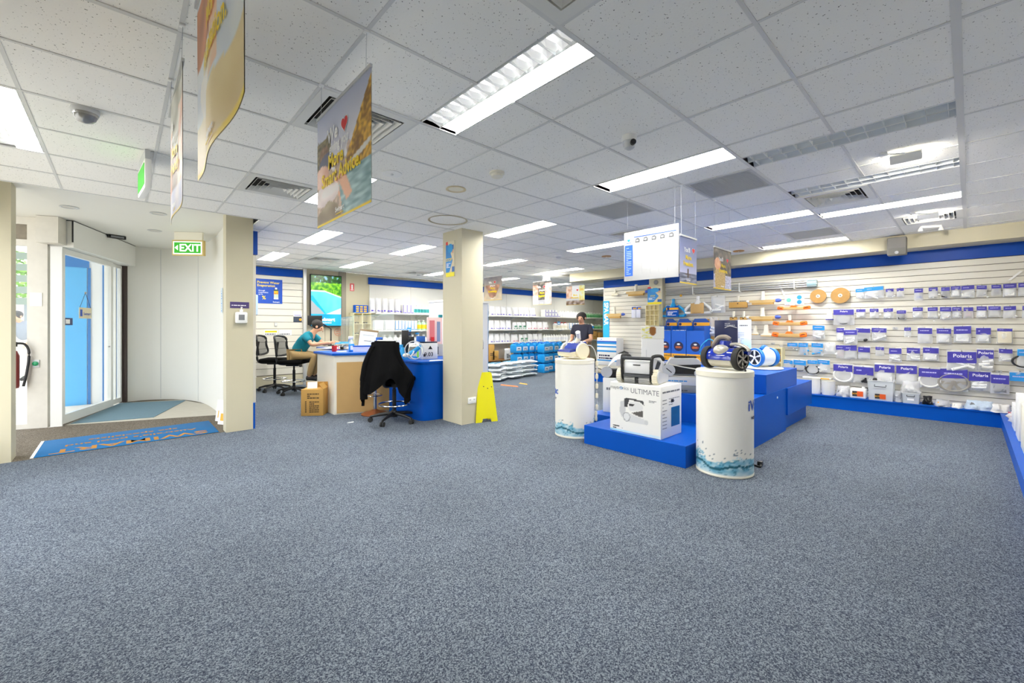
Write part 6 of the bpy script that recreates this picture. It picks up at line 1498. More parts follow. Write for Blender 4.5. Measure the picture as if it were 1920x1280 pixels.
# timber-backed brushes with white sockets
for k, (zf, b, lab) in enumerate(((zC, (435, 150, 858, 225), 'upper blue-tipped timber pool brush on the slat wall'), (zC, (430, 372, 852, 440), 'lower blue-tipped timber pool brush on the slat wall'), (zD, (250, 310, 452, 362), 'blue-ended timber brush left of the STOP poster'), (zD, (75, 515, 236, 560), 'small blue-ended timber brush at the far end of the slat wall'))):
    y, z, w, h = wall_rect(zf, b, 0.11)
    t = thing('pool_brush', lab, 'brush', (FX - 0.11, y, z), R(-90), 'timber pool brushes')
    MB().prism([(-w / 2, h * 0.75), (-w * 0.3, h * 0.35), (w * 0.3, h * 0.35), (w / 2, h * 0.8), (w / 2, h), (-w / 2, h)], -0.025, 0.025).build('brush_back', WOODP, t)
    MB().prism([(-w * 0.34, 0), (w * 0.34, 0), (w * 0.34, h * 0.4), (-w * 0.34, h * 0.4)], -0.02, 0.02).build('bristles', CARD, t)
    MB().ball((-w / 2 + 0.02, 0, h * 0.8), 0.045, 0.03, 0.03, 10, 8).build('tip', WHITE, t)
    MB().ball((w / 2 - 0.02, 0, h * 0.8), 0.06, 0.035, 0.035, 10, 8).build('tip', mat('tip_blue', (70, 100, 200), 0.4), t)
    MB().lathe([(0.045, h), (0.035, h + 0.05), (0.03, h + 0.16)], 18).build('handle_socket', OFFW, t)
    link('peg', PEG, t, (0.02, 0.1105, h * 0.95))
for k, b in enumerate(((195, 165, 438, 278), (205, 380, 300, 440), (340, 380, 435, 440))):
    y, z, w, h = wall_rect(zC, b, 0.10)
    t = thing('bristle_brush', ['wide brown bristle brush head at the top of the slat wall', 'left small brown brush head below the wide one', 'right small brown brush head below the wide one'][k], 'brush', (FX - 0.10, y, z), R(-90), 'brown brush heads')
    MB().cbox(-w / 2, -0.03, h * 0.12, w / 2, 0.02, h * 0.85, 0.008).build('brush_block', CARD, t)
    br = MB()
    for i in range(14):
        x = -w / 2 + w * (i + 0.5) / 14; br.box(x - 0.003, -0.02, -0.0, x + 0.003, -0.014, h * 0.12).box(x - 0.003, -0.02, h * 0.85, x + 0.003, -0.014, h)
    tag(br.build('bristles', BLACK, t, smooth=0), kind='stuff')
    MB().cyl((0, -0.034, h * 0.65), 0.012, 0.004, 'y', 12).build('screw_hole', BLACK, t)
    MB().lathe([(0.022, h * 0.85), (0.026, h * 0.85 + 0.12)], 16).build('handle_socket', OFFW, t); link('peg', PEG, t, (0.0, 0.1005, h * 0.5))
for k, b in enumerate(((498, 500, 582, 622), (618, 490, 762, 642))):
    y, z, w, h = wall_rect(zC, b, 0.10)
    t = thing('wall_bracket', ['narrow cream handle bracket behind the aqua product box', 'wider cream handle bracket left of the lowest orange brush'][k], 'bracket', (FX - 0.10, y, z), R(-90), 'cream handle brackets')
    MB().prism([(-w / 2, 0), (w / 2, 0), (w / 2, h * 0.18), (w * 0.22, h * 0.3), (w * 0.14, h), (-w * 0.14, h), (-w * 0.22, h * 0.3), (-w / 2, h * 0.18)], -0.03, 0.03).build('bracket_body', OFFW, t)
    MB().box(-w / 2, -0.032, 0.0, w / 2, -0.0305, h * 0.1).build('timber_strip', WOODP, t, smooth=0); link('peg', PEG, t, (0, 0.1005, h * 0.8))
# white nozzle, tap, plastic bag, clear-wrapped tube, white sign
y, z, w, h = wall_rect(zB, (232, 290, 315, 392), 0.08)
t = thing('nozzle_cone', 'white cone nozzle hung left of the black hose loop bag', 'nozzle', (FX - 0.08, y, z), R(-90))
MB().lathe([(w * 0.42, 0.0), (w * 0.45, 0.02), (w * 0.3, h * 0.6), (w * 0.15, h)], 20).build('cone', WHITE, t); MB().lathe([(w * 0.44, 0.0), (w * 0.46, 0.01), (w * 0.44, 0.018)], 20).build('violet_rim', PURP, t); link('peg', PEG, t, (0, 0.0805, h))
y, z, w, h = wall_rect(zD, (128, 300, 192, 362), 0.06)
t = thing('tap_fitting', 'cream tap fitting at the far left of the slat wall', 'tap', (FX - 0.06, y, z), R(-90))
MB().cyl((0, 0, 0.02), 0.02, h * 0.9).build('stem', OFFW, t); MB().cyl((-w * 0.45, 0, h * 0.2), 0.025, w * 0.9, 'x').build('crossbar', CRM_C, t); MB().tube([(0, 0, h * 0.7), (0, 0.06, h * 0.7)], 0.01).build('wall_pipe', STEEL, t)
bag('crumpled clear bag of white fittings beside the cardboard vacuum head', zD, (1026, 350, 1152, 512), kind='tubes', hd=False, group=None, nm='fittings_bag', cat='bag')
bag('crumpled clear bag hanging behind the navy display panel', zD, (1010, 545, 1085, 720), kind='tubes', hd=False, group=None, nm='fittings_bag', cat='bag')
y, z, w, h = wall_rect(zC, (930, 85, 1190, 228), 0.02)
t = thing('wall_sign', 'white sign with three coloured circles above the top orange brush', 'sign', (FX - 0.0005, y, z), R(-90))
MB().box(-w / 2, -0.012, 0, w / 2, 0, h).build('board', mat('pale_sign', (226, 232, 238), 0.4), t, smooth=0)
for cx, cz, m in ((-0.28, 0.5, mat('mint_print', (110, 190, 180), 0.5)), (0.26, 0.75, LBLUE), (0.26, 0.28, LBLUE)): MB().cyl((cx * w, -0.0135, cz * h), 0.038, 0.001, 'y', 24).build('printed_circle', m, t)
bars(t, -w * 0.45, h * 0.04, -w * 0.2, h * 0.1, 1, BINK, y=-0.0125)
# pole rack along the top
t = thing('telescopic_pole', 'pale telescopic poles racked along the top of the slat wall', 'poles', (FX - 0.05, 0, 0), 0)
for k in range(4):
    a = onX(1250, 553 - k * 4, FX - 0.06); b = onX(1532, 527 - k * 5, FX - 0.06)
    MB().tube([(-0.01, a.y, 2.055 + k * 0.035), (-0.01, b.y, 2.06 + k * 0.036)], 0.013, 10).build('pole', ALU, t)
a = onX(1300, 545, FX - 0.05); b = onX(1490, 527, FX - 0.05)
for yy in (a.y, b.y, (a.y + b.y) / 2): MB().box(-0.04, yy - 0.01, 2.03, 0.049, yy + 0.01, 2.045).box(-0.04, yy - 0.01, 2.045, -0.03, yy + 0.01, 2.20).build('rack_arm', WHITE, t, smooth=0)
a = onX(1277, 541, FX - 0.08); MB().cbox(-0.05, a.y - 0.02, 1.995, -0.02, a.y + 0.02, 2.04, 0.004).build('yellow_tag', GOLDC, t)
a = onX(1532, 527, FX - 0.06); MB().tube([(-0.012, a.y + 0.14, 2.10), (-0.012, a.y, 2.10)], 0.06, 12).build('wrapped_end', sheer('wrap_blue', (150, 190, 200), 0.4), t)
b0 = onX(1458, 525, FX); t2 = MB().prism([(b0.y, 2.16), (b0.y - 0.03, 2.16), (b0.y - 0.13, 1.92), (b0.y - 0.10, 1.92)], FX - 0.02, FX - 0.001, 'x').build('support_strut', WHITE, smooth=0); tag(t2, 'thin white diagonal strut on the slat wall below the poles', 'strut')
b0 = onX(1912, 510, FX); t2 = MB().prism([(b0.y, 2.10), (b0.y - 0.03, 2.10), (b0.y + 0.08, 1.98), (b0.y + 0.11, 1.98)], FX - 0.02, FX - 0.001, 'x').build('support_strut', WHITE, smooth=0); tag(t2, 'thin white diagonal strut at the right edge of the slat wall', 'strut')
# pier on the slat wall with poster and grid rack
p = onX(1217, 534, FX - 0.10); wq = onX(1204, 534, FX - 0.10).y - onX(1242, 534, FX - 0.10).y
struct('pier', MB().box(FX - 0.13, onX(1242, 600, FX - 0.13).y, 0.205, FX - 0.0005, onX(1217, 600, FX - 0.13).y, 2.5), CREAM)
t = lathe_thing('round_speaker', 'round grey speaker on the narrow pier above the STOP poster', 'speaker', (0, 0, 0), [('grille_disc', [(0.045, 0), (0.045, 0.008), (0.001, 0.009)], GREYM), ('rim', [(0.052, 0), (0.052, 0.006), (0.046, 0.006)], mat('dark_rim', (90, 90, 88), 0.5))])
pp = onX(1230, 529, FX - 0.131); t.location = pp; t.rotation_euler = (0, R(-90), 0)
y, z, w, h = wall_rect(zD, (450, 270, 576, 436), 0.15)
stop_poster('blue and yellow STOP poster on the pier of the slat wall', (FX - 0.1305, y, z), R(-90), w, h)
y, z, w, h = wall_rect(zD, (440, 436, 562, 626), 0.20)
t = thing('grid_rack', 'cream pigeonhole rack of small cells below the STOP poster', 'rack', (FX - 0.20, y, z), R(-90))
MB().box(-w / 2, 0.05, 0, w / 2, 0.068, h).build('back_board', CUB, t, smooth=0)
for i in range(4): MB().box(-w / 2 + i * (w - 0.012) / 3, -0.03, 0, -w / 2 + i * (w - 0.012) / 3 + 0.012, 0.05, h).build('divider', CUB, t, smooth=0)
for j in range(5): MB().box(-w / 2, -0.028, j * (h - 0.012) / 4, w / 2, 0.05, j * (h - 0.012) / 4 + 0.012).build('shelf_board', CUB, t, smooth=0)
y, z, w, h = wall_rect(zD, (310, 455, 396, 556), 0.07)
t = thing('hang_box', 'pair of small white boxes with blue and gold headers left of the pigeonhole rack', 'box', (FX - 0.07, y, z), R(-90))
for s in (-1, 1):
    MB().cbox(s * w * 0.25 - w * 0.22, -0.03, 0, s * w * 0.25 + w * 0.22, 0.02, h * 0.75, 0.005).build('box_body', mat('pale_lilac_box', (222, 224, 238), 0.4), t); MB().box(s * w * 0.25 - w * 0.22, -0.006, h * 0.75, s * w * 0.25 + w * 0.22, 0.0, h).build('header_card', BLUE, t, smooth=0); MB().box(s * w * 0.25 - w * 0.1, -0.008, h * 0.8, s * w * 0.25 + w * 0.22, -0.0065, h * 0.92).build('gold_strip', GOLDC, t, smooth=0)
link('peg', PEG, t, (0, 0.0705, h * 0.9))
# vacuum heads
for k, b in enumerate(((580, 380, 792, 552), (795, 355, 1022, 526))):
    y, z, w, h = wall_rect(zD, b, 0.09); m = (SKYB, WHITE)[k]
    t = thing('vacuum_head', ['sky blue pool vacuum head with blue card on the slat wall', 'white pool vacuum head with plain cardboard on the slat wall'][k], 'vacuum head', (FX - 0.09, y, z), R(-90), 'pool vacuum heads')
    P_ = smooth_path([(-w * 0.2, h * 0.62), (-w * 0.46, h * 0.34), (-w * 0.5, h * 0.12), (-w * 0.40, 0.03), (w * 0.40, 0.03), (w * 0.5, h * 0.12), (w * 0.46, h * 0.34), (w * 0.2, h * 0.62)], 4)
    MB().tube([(x, 0, zz) for x, zz in P_], 0.028, 10).build('rim_body', m, t)
    MB().lathe([(0.075, h * 0.56), (0.05, h * 0.70), (0.032, h * 0.78), (0.032, h)], 20).build('handle_socket', m, t)
    MB().cbox(-w * 0.26, -0.045, h * 0.04, w * 0.26, -0.034, h * 0.62, 0.003).build('card', (BLUE, CARDL)[k], t)
    if k == 0: MB().box(-w * 0.26, -0.048, h * 0.40, w * 0.26, -0.0455, h * 0.52).build('gold_strip', GOLDC, t, smooth=0); MB().cyl((-w * 0.17, -0.0495, h * 0.46), 0.028, 0.001, 'y').build('badge', NINK, t); bars(t, -w * 0.2, h * 0.1, w * 0.2, h * 0.34, 4, WINK, y=-0.0458)
    else: bars(t, -w * 0.2, h * 0.07, w * 0.2, h * 0.1, 1, BRINK, y=-0.0455)
    link('peg', PEG, t, (0, 0.0905, h * 0.8))
# small wooden shelf box
y, z, w, h = wall_rect(zC, (705, 795, 912, 1130), 0.12)
t = thing('wood_box_shelf', 'small cream open box shelf behind the blue-tyred robot', 'shelf', (FX - 0.13, y, z), R(-90))
MB().box(-w / 2, 0.11, 0, w / 2, 0.1295, h).build('back_board', CUB, t, smooth=0)
for x in (-w / 2, w / 2 - 0.02): MB().box(x, -0.05, 0, x + 0.02, 0.11, h).build('side_board', CUB, t, smooth=0)
for zz in (0, h * 0.42, h - 0.02): MB().box(-w / 2 + 0.02, -0.05, zz, w / 2 - 0.02, 0.11, zz + 0.02).build('shelf_board', CUB, t, smooth=0)
carton('brown_box', 'small brown carton inside the cream box shelf', 'box', (FX - 0.10, y - 0.03, z + h * 0.42 + 0.0205), R(-90), w * 0.5, 0.12, h * 0.25, CARD)
# hose display boxes on the plinth
GOLDR = mat('gold_red_print', (196, 120, 50), 0.5)
for k, px0 in enumerate((1236, 1258.5, 1287)):
    px1 = (1258, 1286.5, 1321)[k]
    a = onX(px0, 625, 8.60); b = onX(px1, 625, 8.60); w = a.y - b.y
    t = thing('hose_display_box', ['leftmost blue hose display carton, partly hidden by white carton', 'middle blue hose display carton with white hose ends', 'rightmost blue hose display carton beside brown cardboard'][k], 'display box', (8.60, (a.y + b.y) / 2, 0.206), R(-90), 'blue hose display cartons')
    h = 1.06; BC = mat('hose_carton_blue', (0, 92, 200), 0.45)
    MB().box(-w / 2 + 0.003, 0, 0, w / 2 - 0.003, 0.006, h).box(-w / 2 + 0.003, 0.006, 0, -w / 2 + 0.009, 0.30, h + 0.10).box(w / 2 - 0.009, 0.006, 0, w / 2 - 0.003, 0.30, h + 0.10).box(-w / 2 + 0.009, 0.006, 0, w / 2 - 0.009, 0.30, 0.006).build('carton_body', BC, t, smooth=0)
    MB().prism([(-w / 2 + 0.003, 0.9), (-w / 2 + 0.003, h + 0.19), (-w / 2 + 0.04, h + 0.25), (w / 2 - 0.10, h + 0.25), (w / 2 - 0.003, h + 0.17), (w / 2 - 0.003, 0.9)], 0.295, 0.301).build('header_flap', mat('hose_header', (16, 80, 170), 0.45), t, smooth=0)
    MB().box(-w / 2 + 0.03, 0.290, h + 0.10, w / 2 - 0.01, 0.2945, h + 0.17).build('gold_strip', GOLDC, t, smooth=0); MB().cyl((-w / 2 + 0.06, 0.2885, h + 0.135), 0.03, 0.001, 'y').build('badge', NINK, t)
    rb = MB().lathe([(0.10, 0), (0.10, -0.002)], 40, (0, -0.0005, 0.73), 'y').build('round_badge', NINK, t)
    MB().ball((0, -0.004, 0.775), 0.035, 0.002, 0.018, 12, 8).build('cloud_mark', WINK, rb); bars(rb, -0.055, 0.69, 0.055, 0.74, 1, GOLDR, y=-0.003, name='badge_banner', frac=0.9)
    text('GOLD', 0, 0.695, 0.05, mat('brick_red_ink', (200, 80, 40), 0.5), rb, y=-0.0045, bold=0.03)
    MB().box(-w / 2 + 0.003, -0.002, 0.43, w / 2 - 0.003, -0.0002, 0.575).build('amber_band', GOLDC, t, smooth=0)
    text('Automatic', -w / 2 + 0.03, 0.515, 0.062, KINK, t, y=-0.003, align='LEFT', bold=0.01); text('Hose', -w / 2 + 0.03, 0.45, 0.062, KINK, t, y=-0.003, align='LEFT', bold=0.01)
    bars(t, -w / 2 + 0.03, 0.35, w / 2 - 0.08, 0.41, 2, WINK, y=-0.001, seed=k)
    for q in range(6):
        x = -w / 2 + 0.035 + (w - 0.07) * q / 5
        MB().lathe([(0.020, 0.0), (0.020, 1.0), (0.024, 1.005), (0.024, 1.06 - 0.05 * (k == 2)), (0.012, 1.06 - 0.05 * (k == 2))], 12, (x, 0.05 + 0.03 * (q % 2), 0.01)).build('hose_end', (GREYL, WHITE, BC)[k], t)
a = onX(1332, 620, 8.75)
t = thing('cardboard_sheet', 'brown cardboard sheet standing behind the rightmost hose carton', 'cardboard', (8.91, a.y + 0.04, 0.206), R(-90))
MB().box(-0.16, 0, 0, 0.13, 0.012, 1.30).build('sheet', CARD, t, smooth=0); MB().at((0.13, 0, 0), R(-35)).box(0, 0, 0, 0.10, 0.01, 1.22).build('folded_flap', CARD, t, smooth=0)
# SPA BAR sign at the end of the wall and chemical box
t = thing('spa_sign', 'tall sky blue SPA BAR sign at the end of the slat wall', 'sign', (FX - 0.0005, 6.185, 1.05), R(-90))
MB().box(-0.09, -0.012, 0, 0.085, 0, 0.94).build('board', mat('sign_sky_blue', (40, 170, 226), 0.4), t, smooth=0)
text('SPA BAR', -0.055, 0.90, 0.17, WINK, t, y=-0.0135, align='LEFT', bold=0.03, rot=R(-90), sx=0.88)
a = onX(1148, 680, 8.72)
t = thing('chemical_carton', 'tall white carton with blue stripes at the end of the plinth', 'box', (8.74, onX(1144, 650, 8.74).y, 0.42), R(-90))
w = onX(1126, 650, 8.74).y - onX(1162, 650, 8.74).y
MB().cbox(-w / 2, -0.15, 0, w / 2, 0.15, 0.66, 0.004).build('carton_body', WHITE, t)
for zz, hh, m in ((0.10, 0.03, LBLUE), (0.32, 0.04, LBLUE), (0.43, 0.035, LBLUE), (0.51, 0.045, LBLUE), (0.555, 0.03, BINK)): MB().box(-w / 2 - 0.001, -0.152, zz, w / 2 + 0.001, -0.1502, zz + hh).build('printed_stripe', m, t, smooth=0)
bars(t, -w * 0.4, 0.15, w * 0.4, 0.28, 2, NINK, y=-0.1505, seed=8); text('CPR', -w * 0.3, 0.60, 0.05, BINK, t, y=-0.151, bold=0.02)
t = thing('white_carton_stack', 'plain white carton under the blue-striped carton', 'box', (8.74, onX(1144, 650, 8.74).y, 0.206), R(-90))
MB().cbox(-w / 2 - 0.02, -0.13, 0, w / 2 + 0.02, 0.13, 0.213, 0.004).build('body', OFFW, t); MB().box(-w / 2, -0.132, 0.1, w / 2, -0.1305, 0.105).build('tape_line', GREYL, t, smooth=0)
t = thing('rag_pile', 'crumpled beige sack lying at the end of the plinth', 'sack', (8.68, 6.19, 0.206), R(-80))
MB().pillow(-0.11, 0, 0.11, 0.16, 0.18, 10, 8, 0.06, 3, flatbase=1).build('sack_body', mat('beige_sack', (190, 180, 162), 0.8, bump=(20, 0.6)), t, smooth=60); MB().tube([(-0.08, -0.08, 0.1), (0, -0.11, 0.13), (0.08, -0.08, 0.1)], 0.008).build('tie', BLACK, t)

# ---- goods along the plinth in front of the slat wall
def onpl(px, x=8.76): return onX(px, 740, x).y
for k, (px0, px1, lab) in enumerate(((1520, 1539, 'narrower white plastic bucket on the plinth beside the podium'), (1540, 1566, 'wider white plastic bucket on the plinth'))):
    ya, yb = onpl(px0, 8.72), onpl(px1, 8.72); w = ya - yb; h = 0.25 if k == 0 else 0.235
    t = thing('bucket', lab, 'bucket', (8.73, (ya + yb) / 2, 0.206), 0, 'white buckets')
    MB().lathe([(0.001, 0), (w * 0.44, 0.0), (w * 0.48, 0.02), (w * 0.5, h), (w * 0.47, h), (w * 0.42, 0.02), (0.001, 0.015)], 32, cap=False).build('bucket_body', WHITE, t); MB().ring((0, 0, h), w * 0.49, 0.006, n=32).build('rim', OFFW, t)
a = (onpl(1512, 8.7) + onpl(1560, 8.7)) / 2
t = thing('packet', 'flat yellow and white packet lying on the buckets', 'packet', (8.72, onpl(1532, 8.72), 0.4625), R(-90)); MB().cbox(-0.20, -0.05, 0, 0.20, 0.05, 0.025, 0.006).build('packet_body', WHITE, t); MB().box(0.06, -0.052, 0.003, 0.18, -0.0505, 0.022).build('amber_print', GOLDC, t, smooth=0)
def heap(lab, px0, px1, h, m, seed, x=8.74, z=0.206, nm='wrapped_bundle', depth=0.2, cat='bundle', extra=None):
    ya, yb = onpl(px0, x), onpl(px1, x); w = abs(ya - yb)
    t = thing(nm, lab, cat, (x, (ya + yb) / 2, z), R(-90))
    MB().pillow(-w / 2, 0, w / 2, h, depth, 12, 8, 0.06, seed, flatbase=1, taper=0.25).build('wrapper', m, t, smooth=60)
    MB().at((0, -depth * 0.3, h * 0.35), 0, 0, 0.4).cyl((-w * 0.3, 0, 0), min(0.03, h * 0.2), w * 0.6, 'x', 10).build('inner_part', extra or GREYM, t)
    return t
heap('silver wrapped bundle between bucket and white boxes', 1567, 1596, 0.17, SILV, 2)
def branded(t, w, h, y):
    MB().box(-w * 0.42, y - 0.003, h * 0.2, w * 0.42, y - 0.0005, h * 0.75).build('orange_label', mat('bayr_orange', (224, 90, 30), 0.5), t, smooth=0)
    MB().box(-w * 0.42, y - 0.005, h * 0.2, -w * 0.05, y - 0.0032, h * 0.75).build('black_label', KINK, t, smooth=0); text('BAYR', -w * 0.235, h * 0.40, h * 0.24, GOLDC, t, y=y - 0.006, bold=0.02, sx=0.8)
ya, yb = onpl(1595, 8.72), onpl(1625, 8.72); w = ya - yb
t = thing('supply_box', 'white box with black and orange BAYR label on the plinth', 'box', (8.72, (ya + yb) / 2, 0.206), R(-90))
MB().cbox(-w / 2, -0.08, 0, w / 2, 0.08, 0.15, 0.012).build('box_body', WHITE, t); branded(t, w * 0.8, 0.15, -0.0805); MB().cyl((w * 0.3, 0, 0.15), 0.02, 0.03).build('cap', WHITE, t)
def tub(lab, px0, px1, h, labelled):
    ya, yb = onpl(px0, 8.74), onpl(px1, 8.74); w = ya - yb
    t = thing('storage_tub', lab, 'tub', (8.74, (ya + yb) / 2, 0.206), R(-90), 'clear storage tubs')
    v0 = [(-w * 0.46, -0.11), (w * 0.46, -0.11), (w * 0.46, 0.13), (-w * 0.46, 0.13)]; b = MB()
    vs = [(x, y, 0) for x, y in v0] + [(x * 1.08, y * 1.08, h) for x, y in v0]
    b.add(vs, [(0, 3, 2, 1), (0, 1, 5, 4), (1, 2, 6, 5), (2, 3, 7, 6), (3, 0, 4, 7)]); b.build('tub_wall', FROST, t, smooth=0)
    MB().tube([(x * 1.09, y * 1.09, h) for x, y in v0], 0.008, 6, closed=True).build('rim', GREYL, t)
    MB().tube([(-w * 0.22, -0.125, h * 0.80), (-w * 0.22, -0.15, h * 0.72), (w * 0.22, -0.15, h * 0.72), (w * 0.22, -0.125, h * 0.80)], 0.006, 6).build('handle', KINK, t)
    MB().ring((0, 0, h * 0.35), min(w, 0.3) * 0.3, 0.02, 'y').build('coiled_contents', WHITE, t)
    if labelled:
        sub = thing('x', None, None); bpy.data.objects.remove(sub); branded(t, w * 0.5, h * 0.45, -0.122)
    else: MB().box(-w * 0.2, -0.124, h * 0.3, w * 0.2, -0.1225, h * 0.5).build('paper_label', WINK, t, smooth=0)
    return t
tub('large clear storage tub with BAYR label on the plinth', 1629, 1677, 0.30, True)
heap('grey wrapped bundle between the two clear tubs', 1676, 1693, 0.16, SILV, 5)
tub('smaller clear storage tub with paper label on the plinth', 1693, 1725, 0.15, False)
heap('pale plastic-wrapped bundle heaped on the smaller tub', 1688, 1728, 0.17, FILM, 8, z=0.362, extra=WHT_C)
heap('dark cloth piece beside the smaller tub', 1729, 1750, 0.12, BLACK, 9, depth=0.12)
heap('stack of silver-white flat packets with amber corner on the plinth', 1751, 1783, 0.085, SILV, 11, x=8.70, nm='packet_stack', cat='packets', extra=GOLDC)
heap('white fabric roll lying on the plinth', 1784, 1806, 0.06, mat('white_cloth', (232, 230, 226), 0.8), 13, x=8.70, nm='cloth_roll', cat='cloth')
heap('clear plastic bundle with blue tint on the plinth', 1806, 1868, 0.115, mat('blue_tint_wrap', (188, 204, 222), 0.3, noise=(30, 0.2), bump=(40, 0.6)), 15, x=8.73)
heap('white plastic bundle at the corner of the plinth', 1856, 1898, 0.10, mat('white_wrap', (228, 226, 224), 0.4, bump=(40, 0.6)), 17, x=8.66)
# items on the return plinth at the right edge
for k, (x, lab, m, h) in enumerate(((7.35, 'far white stacked carton on the plinth return', WHITE, 0.28), (6.75, 'tall white carton on the plinth return', WHITE, 0.45), (6.1, 'near white carton at the right picture edge', OFFW, 0.42))):
    t = carton('white_carton', lab, 'box', (x, -0.46, 0.206), 0.0, 0.36, 0.26, h, m); MB().box(-0.16, -0.132, 0.03, 0.10, -0.1305, 0.06).build('print_strip', GREYL, t, smooth=0)
t = thing('supply_bag', 'white bag with red and blue print on the plinth return', 'bag', (7.85, -0.44, 0.206), R(190)); MB().pillow(-0.22, 0, 0.22, 0.20, 0.2, 10, 8, 0.05, 4, flatbase=1).build('bag_body', MATS['white_wrap'], t, smooth=60); bars(t, -0.1, 0.05, 0.1, 0.13, 2, RED, y=-0.105)
# brown-grey hook boards (empty hook plates)
for k, (zf, zx, zy) in enumerate(((zB, 878, 470), (zA, 790, 900), (zC, 780, 740), (zC, 890, 768))):
    p = onX(*zf(zx, zy), FX); t = thing('empty_hook', 'bare metal hook plate on the slat wall, %s one by height' % ['topmost', 'lowest', 'second', 'third'][k], 'hook', (FX - 0.0005, p.y, p.z), R(-90), 'empty hooks'); MB().box(-0.03, -0.006, -0.02, 0.03, 0, 0.02).build('plate', GREYL, t, smooth=0); link('peg', PEG, t)
# ================================================================== BACK WALL SHELVES
SHF = mat('shelf_white', (226, 226, 222), 0.4)
SH = [(1.70, 'top'), (1.25, 'middle'), (0.83, 'bottom')]
for z, nm in SH:
    t = thing('wall_shelf', 'long white %s shelf along the back wall' % nm, 'shelf', (0, 10.22, z), 0, 'back wall shelves')
    for k, (x0, x1) in enumerate(((4.76, 7.16), (7.162, 9.56), (9.562, 11.96), (11.962, 15.4))): MB().box(x0, 0, -0.028, x1, 0.361, 0).build('shelf_board', SHF, t, smooth=0)
    for k in range(9): MB().prism([(0.02, -0.028), (0.36, -0.028), (0.36, -0.14)], 4.9 + k * 1.2, 4.92 + k * 1.2, 'x').build('bracket', SHF, t, smooth=0)
POU = mat('white_pouch', (222, 222, 224), 0.4, bump=(25, 0.4))
def pouch_me(key, w, h, ink, mark=None):
    P = MB().pillow(-w / 2, 0, w / 2, h, 0.14, 8, 8, 0.03, key * 3.3, taper=0.10, flatbase=1).mesh('pouch_body', POU, 60)
    rn = random.Random(key); b = MB(); x = -w * 0.36
    while x < w * 0.3:
        ww = rn.uniform(0.02, 0.06); b.box(x, -0.082, h * 0.10, x + ww, -0.078, h * (0.15 + 0.05 * rn.random())); x += ww + 0.012
    B = b.mesh('print_mark', ink, 0)
    S = MB().box(-w * 0.28, -0.084, h * 0.3, w * 0.28, -0.080, h * 0.52).mesh('print_square', mark, 0) if mark else None
    return P, B, S
GRN = mat('green_print', (60, 130, 100), 0.5); REDI = mat('magenta_print', (190, 60, 110), 0.5); VINK = mat('violet_ink', (84, 66, 190), 0.5)
pcache = {}
GREENL = mat('green_label', (70, 150, 90), 0.5); TEALL = mat('teal_label', (60, 160, 160), 0.5); YELL = mat('yellow_label', (226, 200, 40), 0.5)
def bottle_me(kind):
    key = ('b', kind)
    if key in pcache: return pcache[key]
    body = MB().lathe([(0.001, 0), (0.05, 0), (0.054, 0.01), (0.054, 0.18), (0.045, 0.205), (0.022, 0.23), (0.022, 0.245)], 18).mesh('bottle_body', {'green': mat('pale_green_hdpe', (150, 190, 150), 0.4), 'gy': mat('mint_hdpe', (170, 206, 176), 0.4)}.get(kind, WHITE))
    lab = MB().lathe([(0.0548, 0.04), (0.0548, 0.15)], 18, cap=False).mesh('bottle_label', {'white': mat('pale_label', (226, 228, 236), 0.5), 'teal': TEALL, 'green': GREENL, 'gy': YELL, 'red': mat('cream_label', (236, 232, 214), 0.5), 'blue': LBLUE}[kind])
    cap = MB().lathe([(0.025, 0.245), (0.025, 0.275), (0.001, 0.277)], 16).mesh('cap', {'red': RED, 'green': WHITE}.get(kind, WHITE))
    pcache[key] = (body, lab, cap); return pcache[key]
cnt = {}
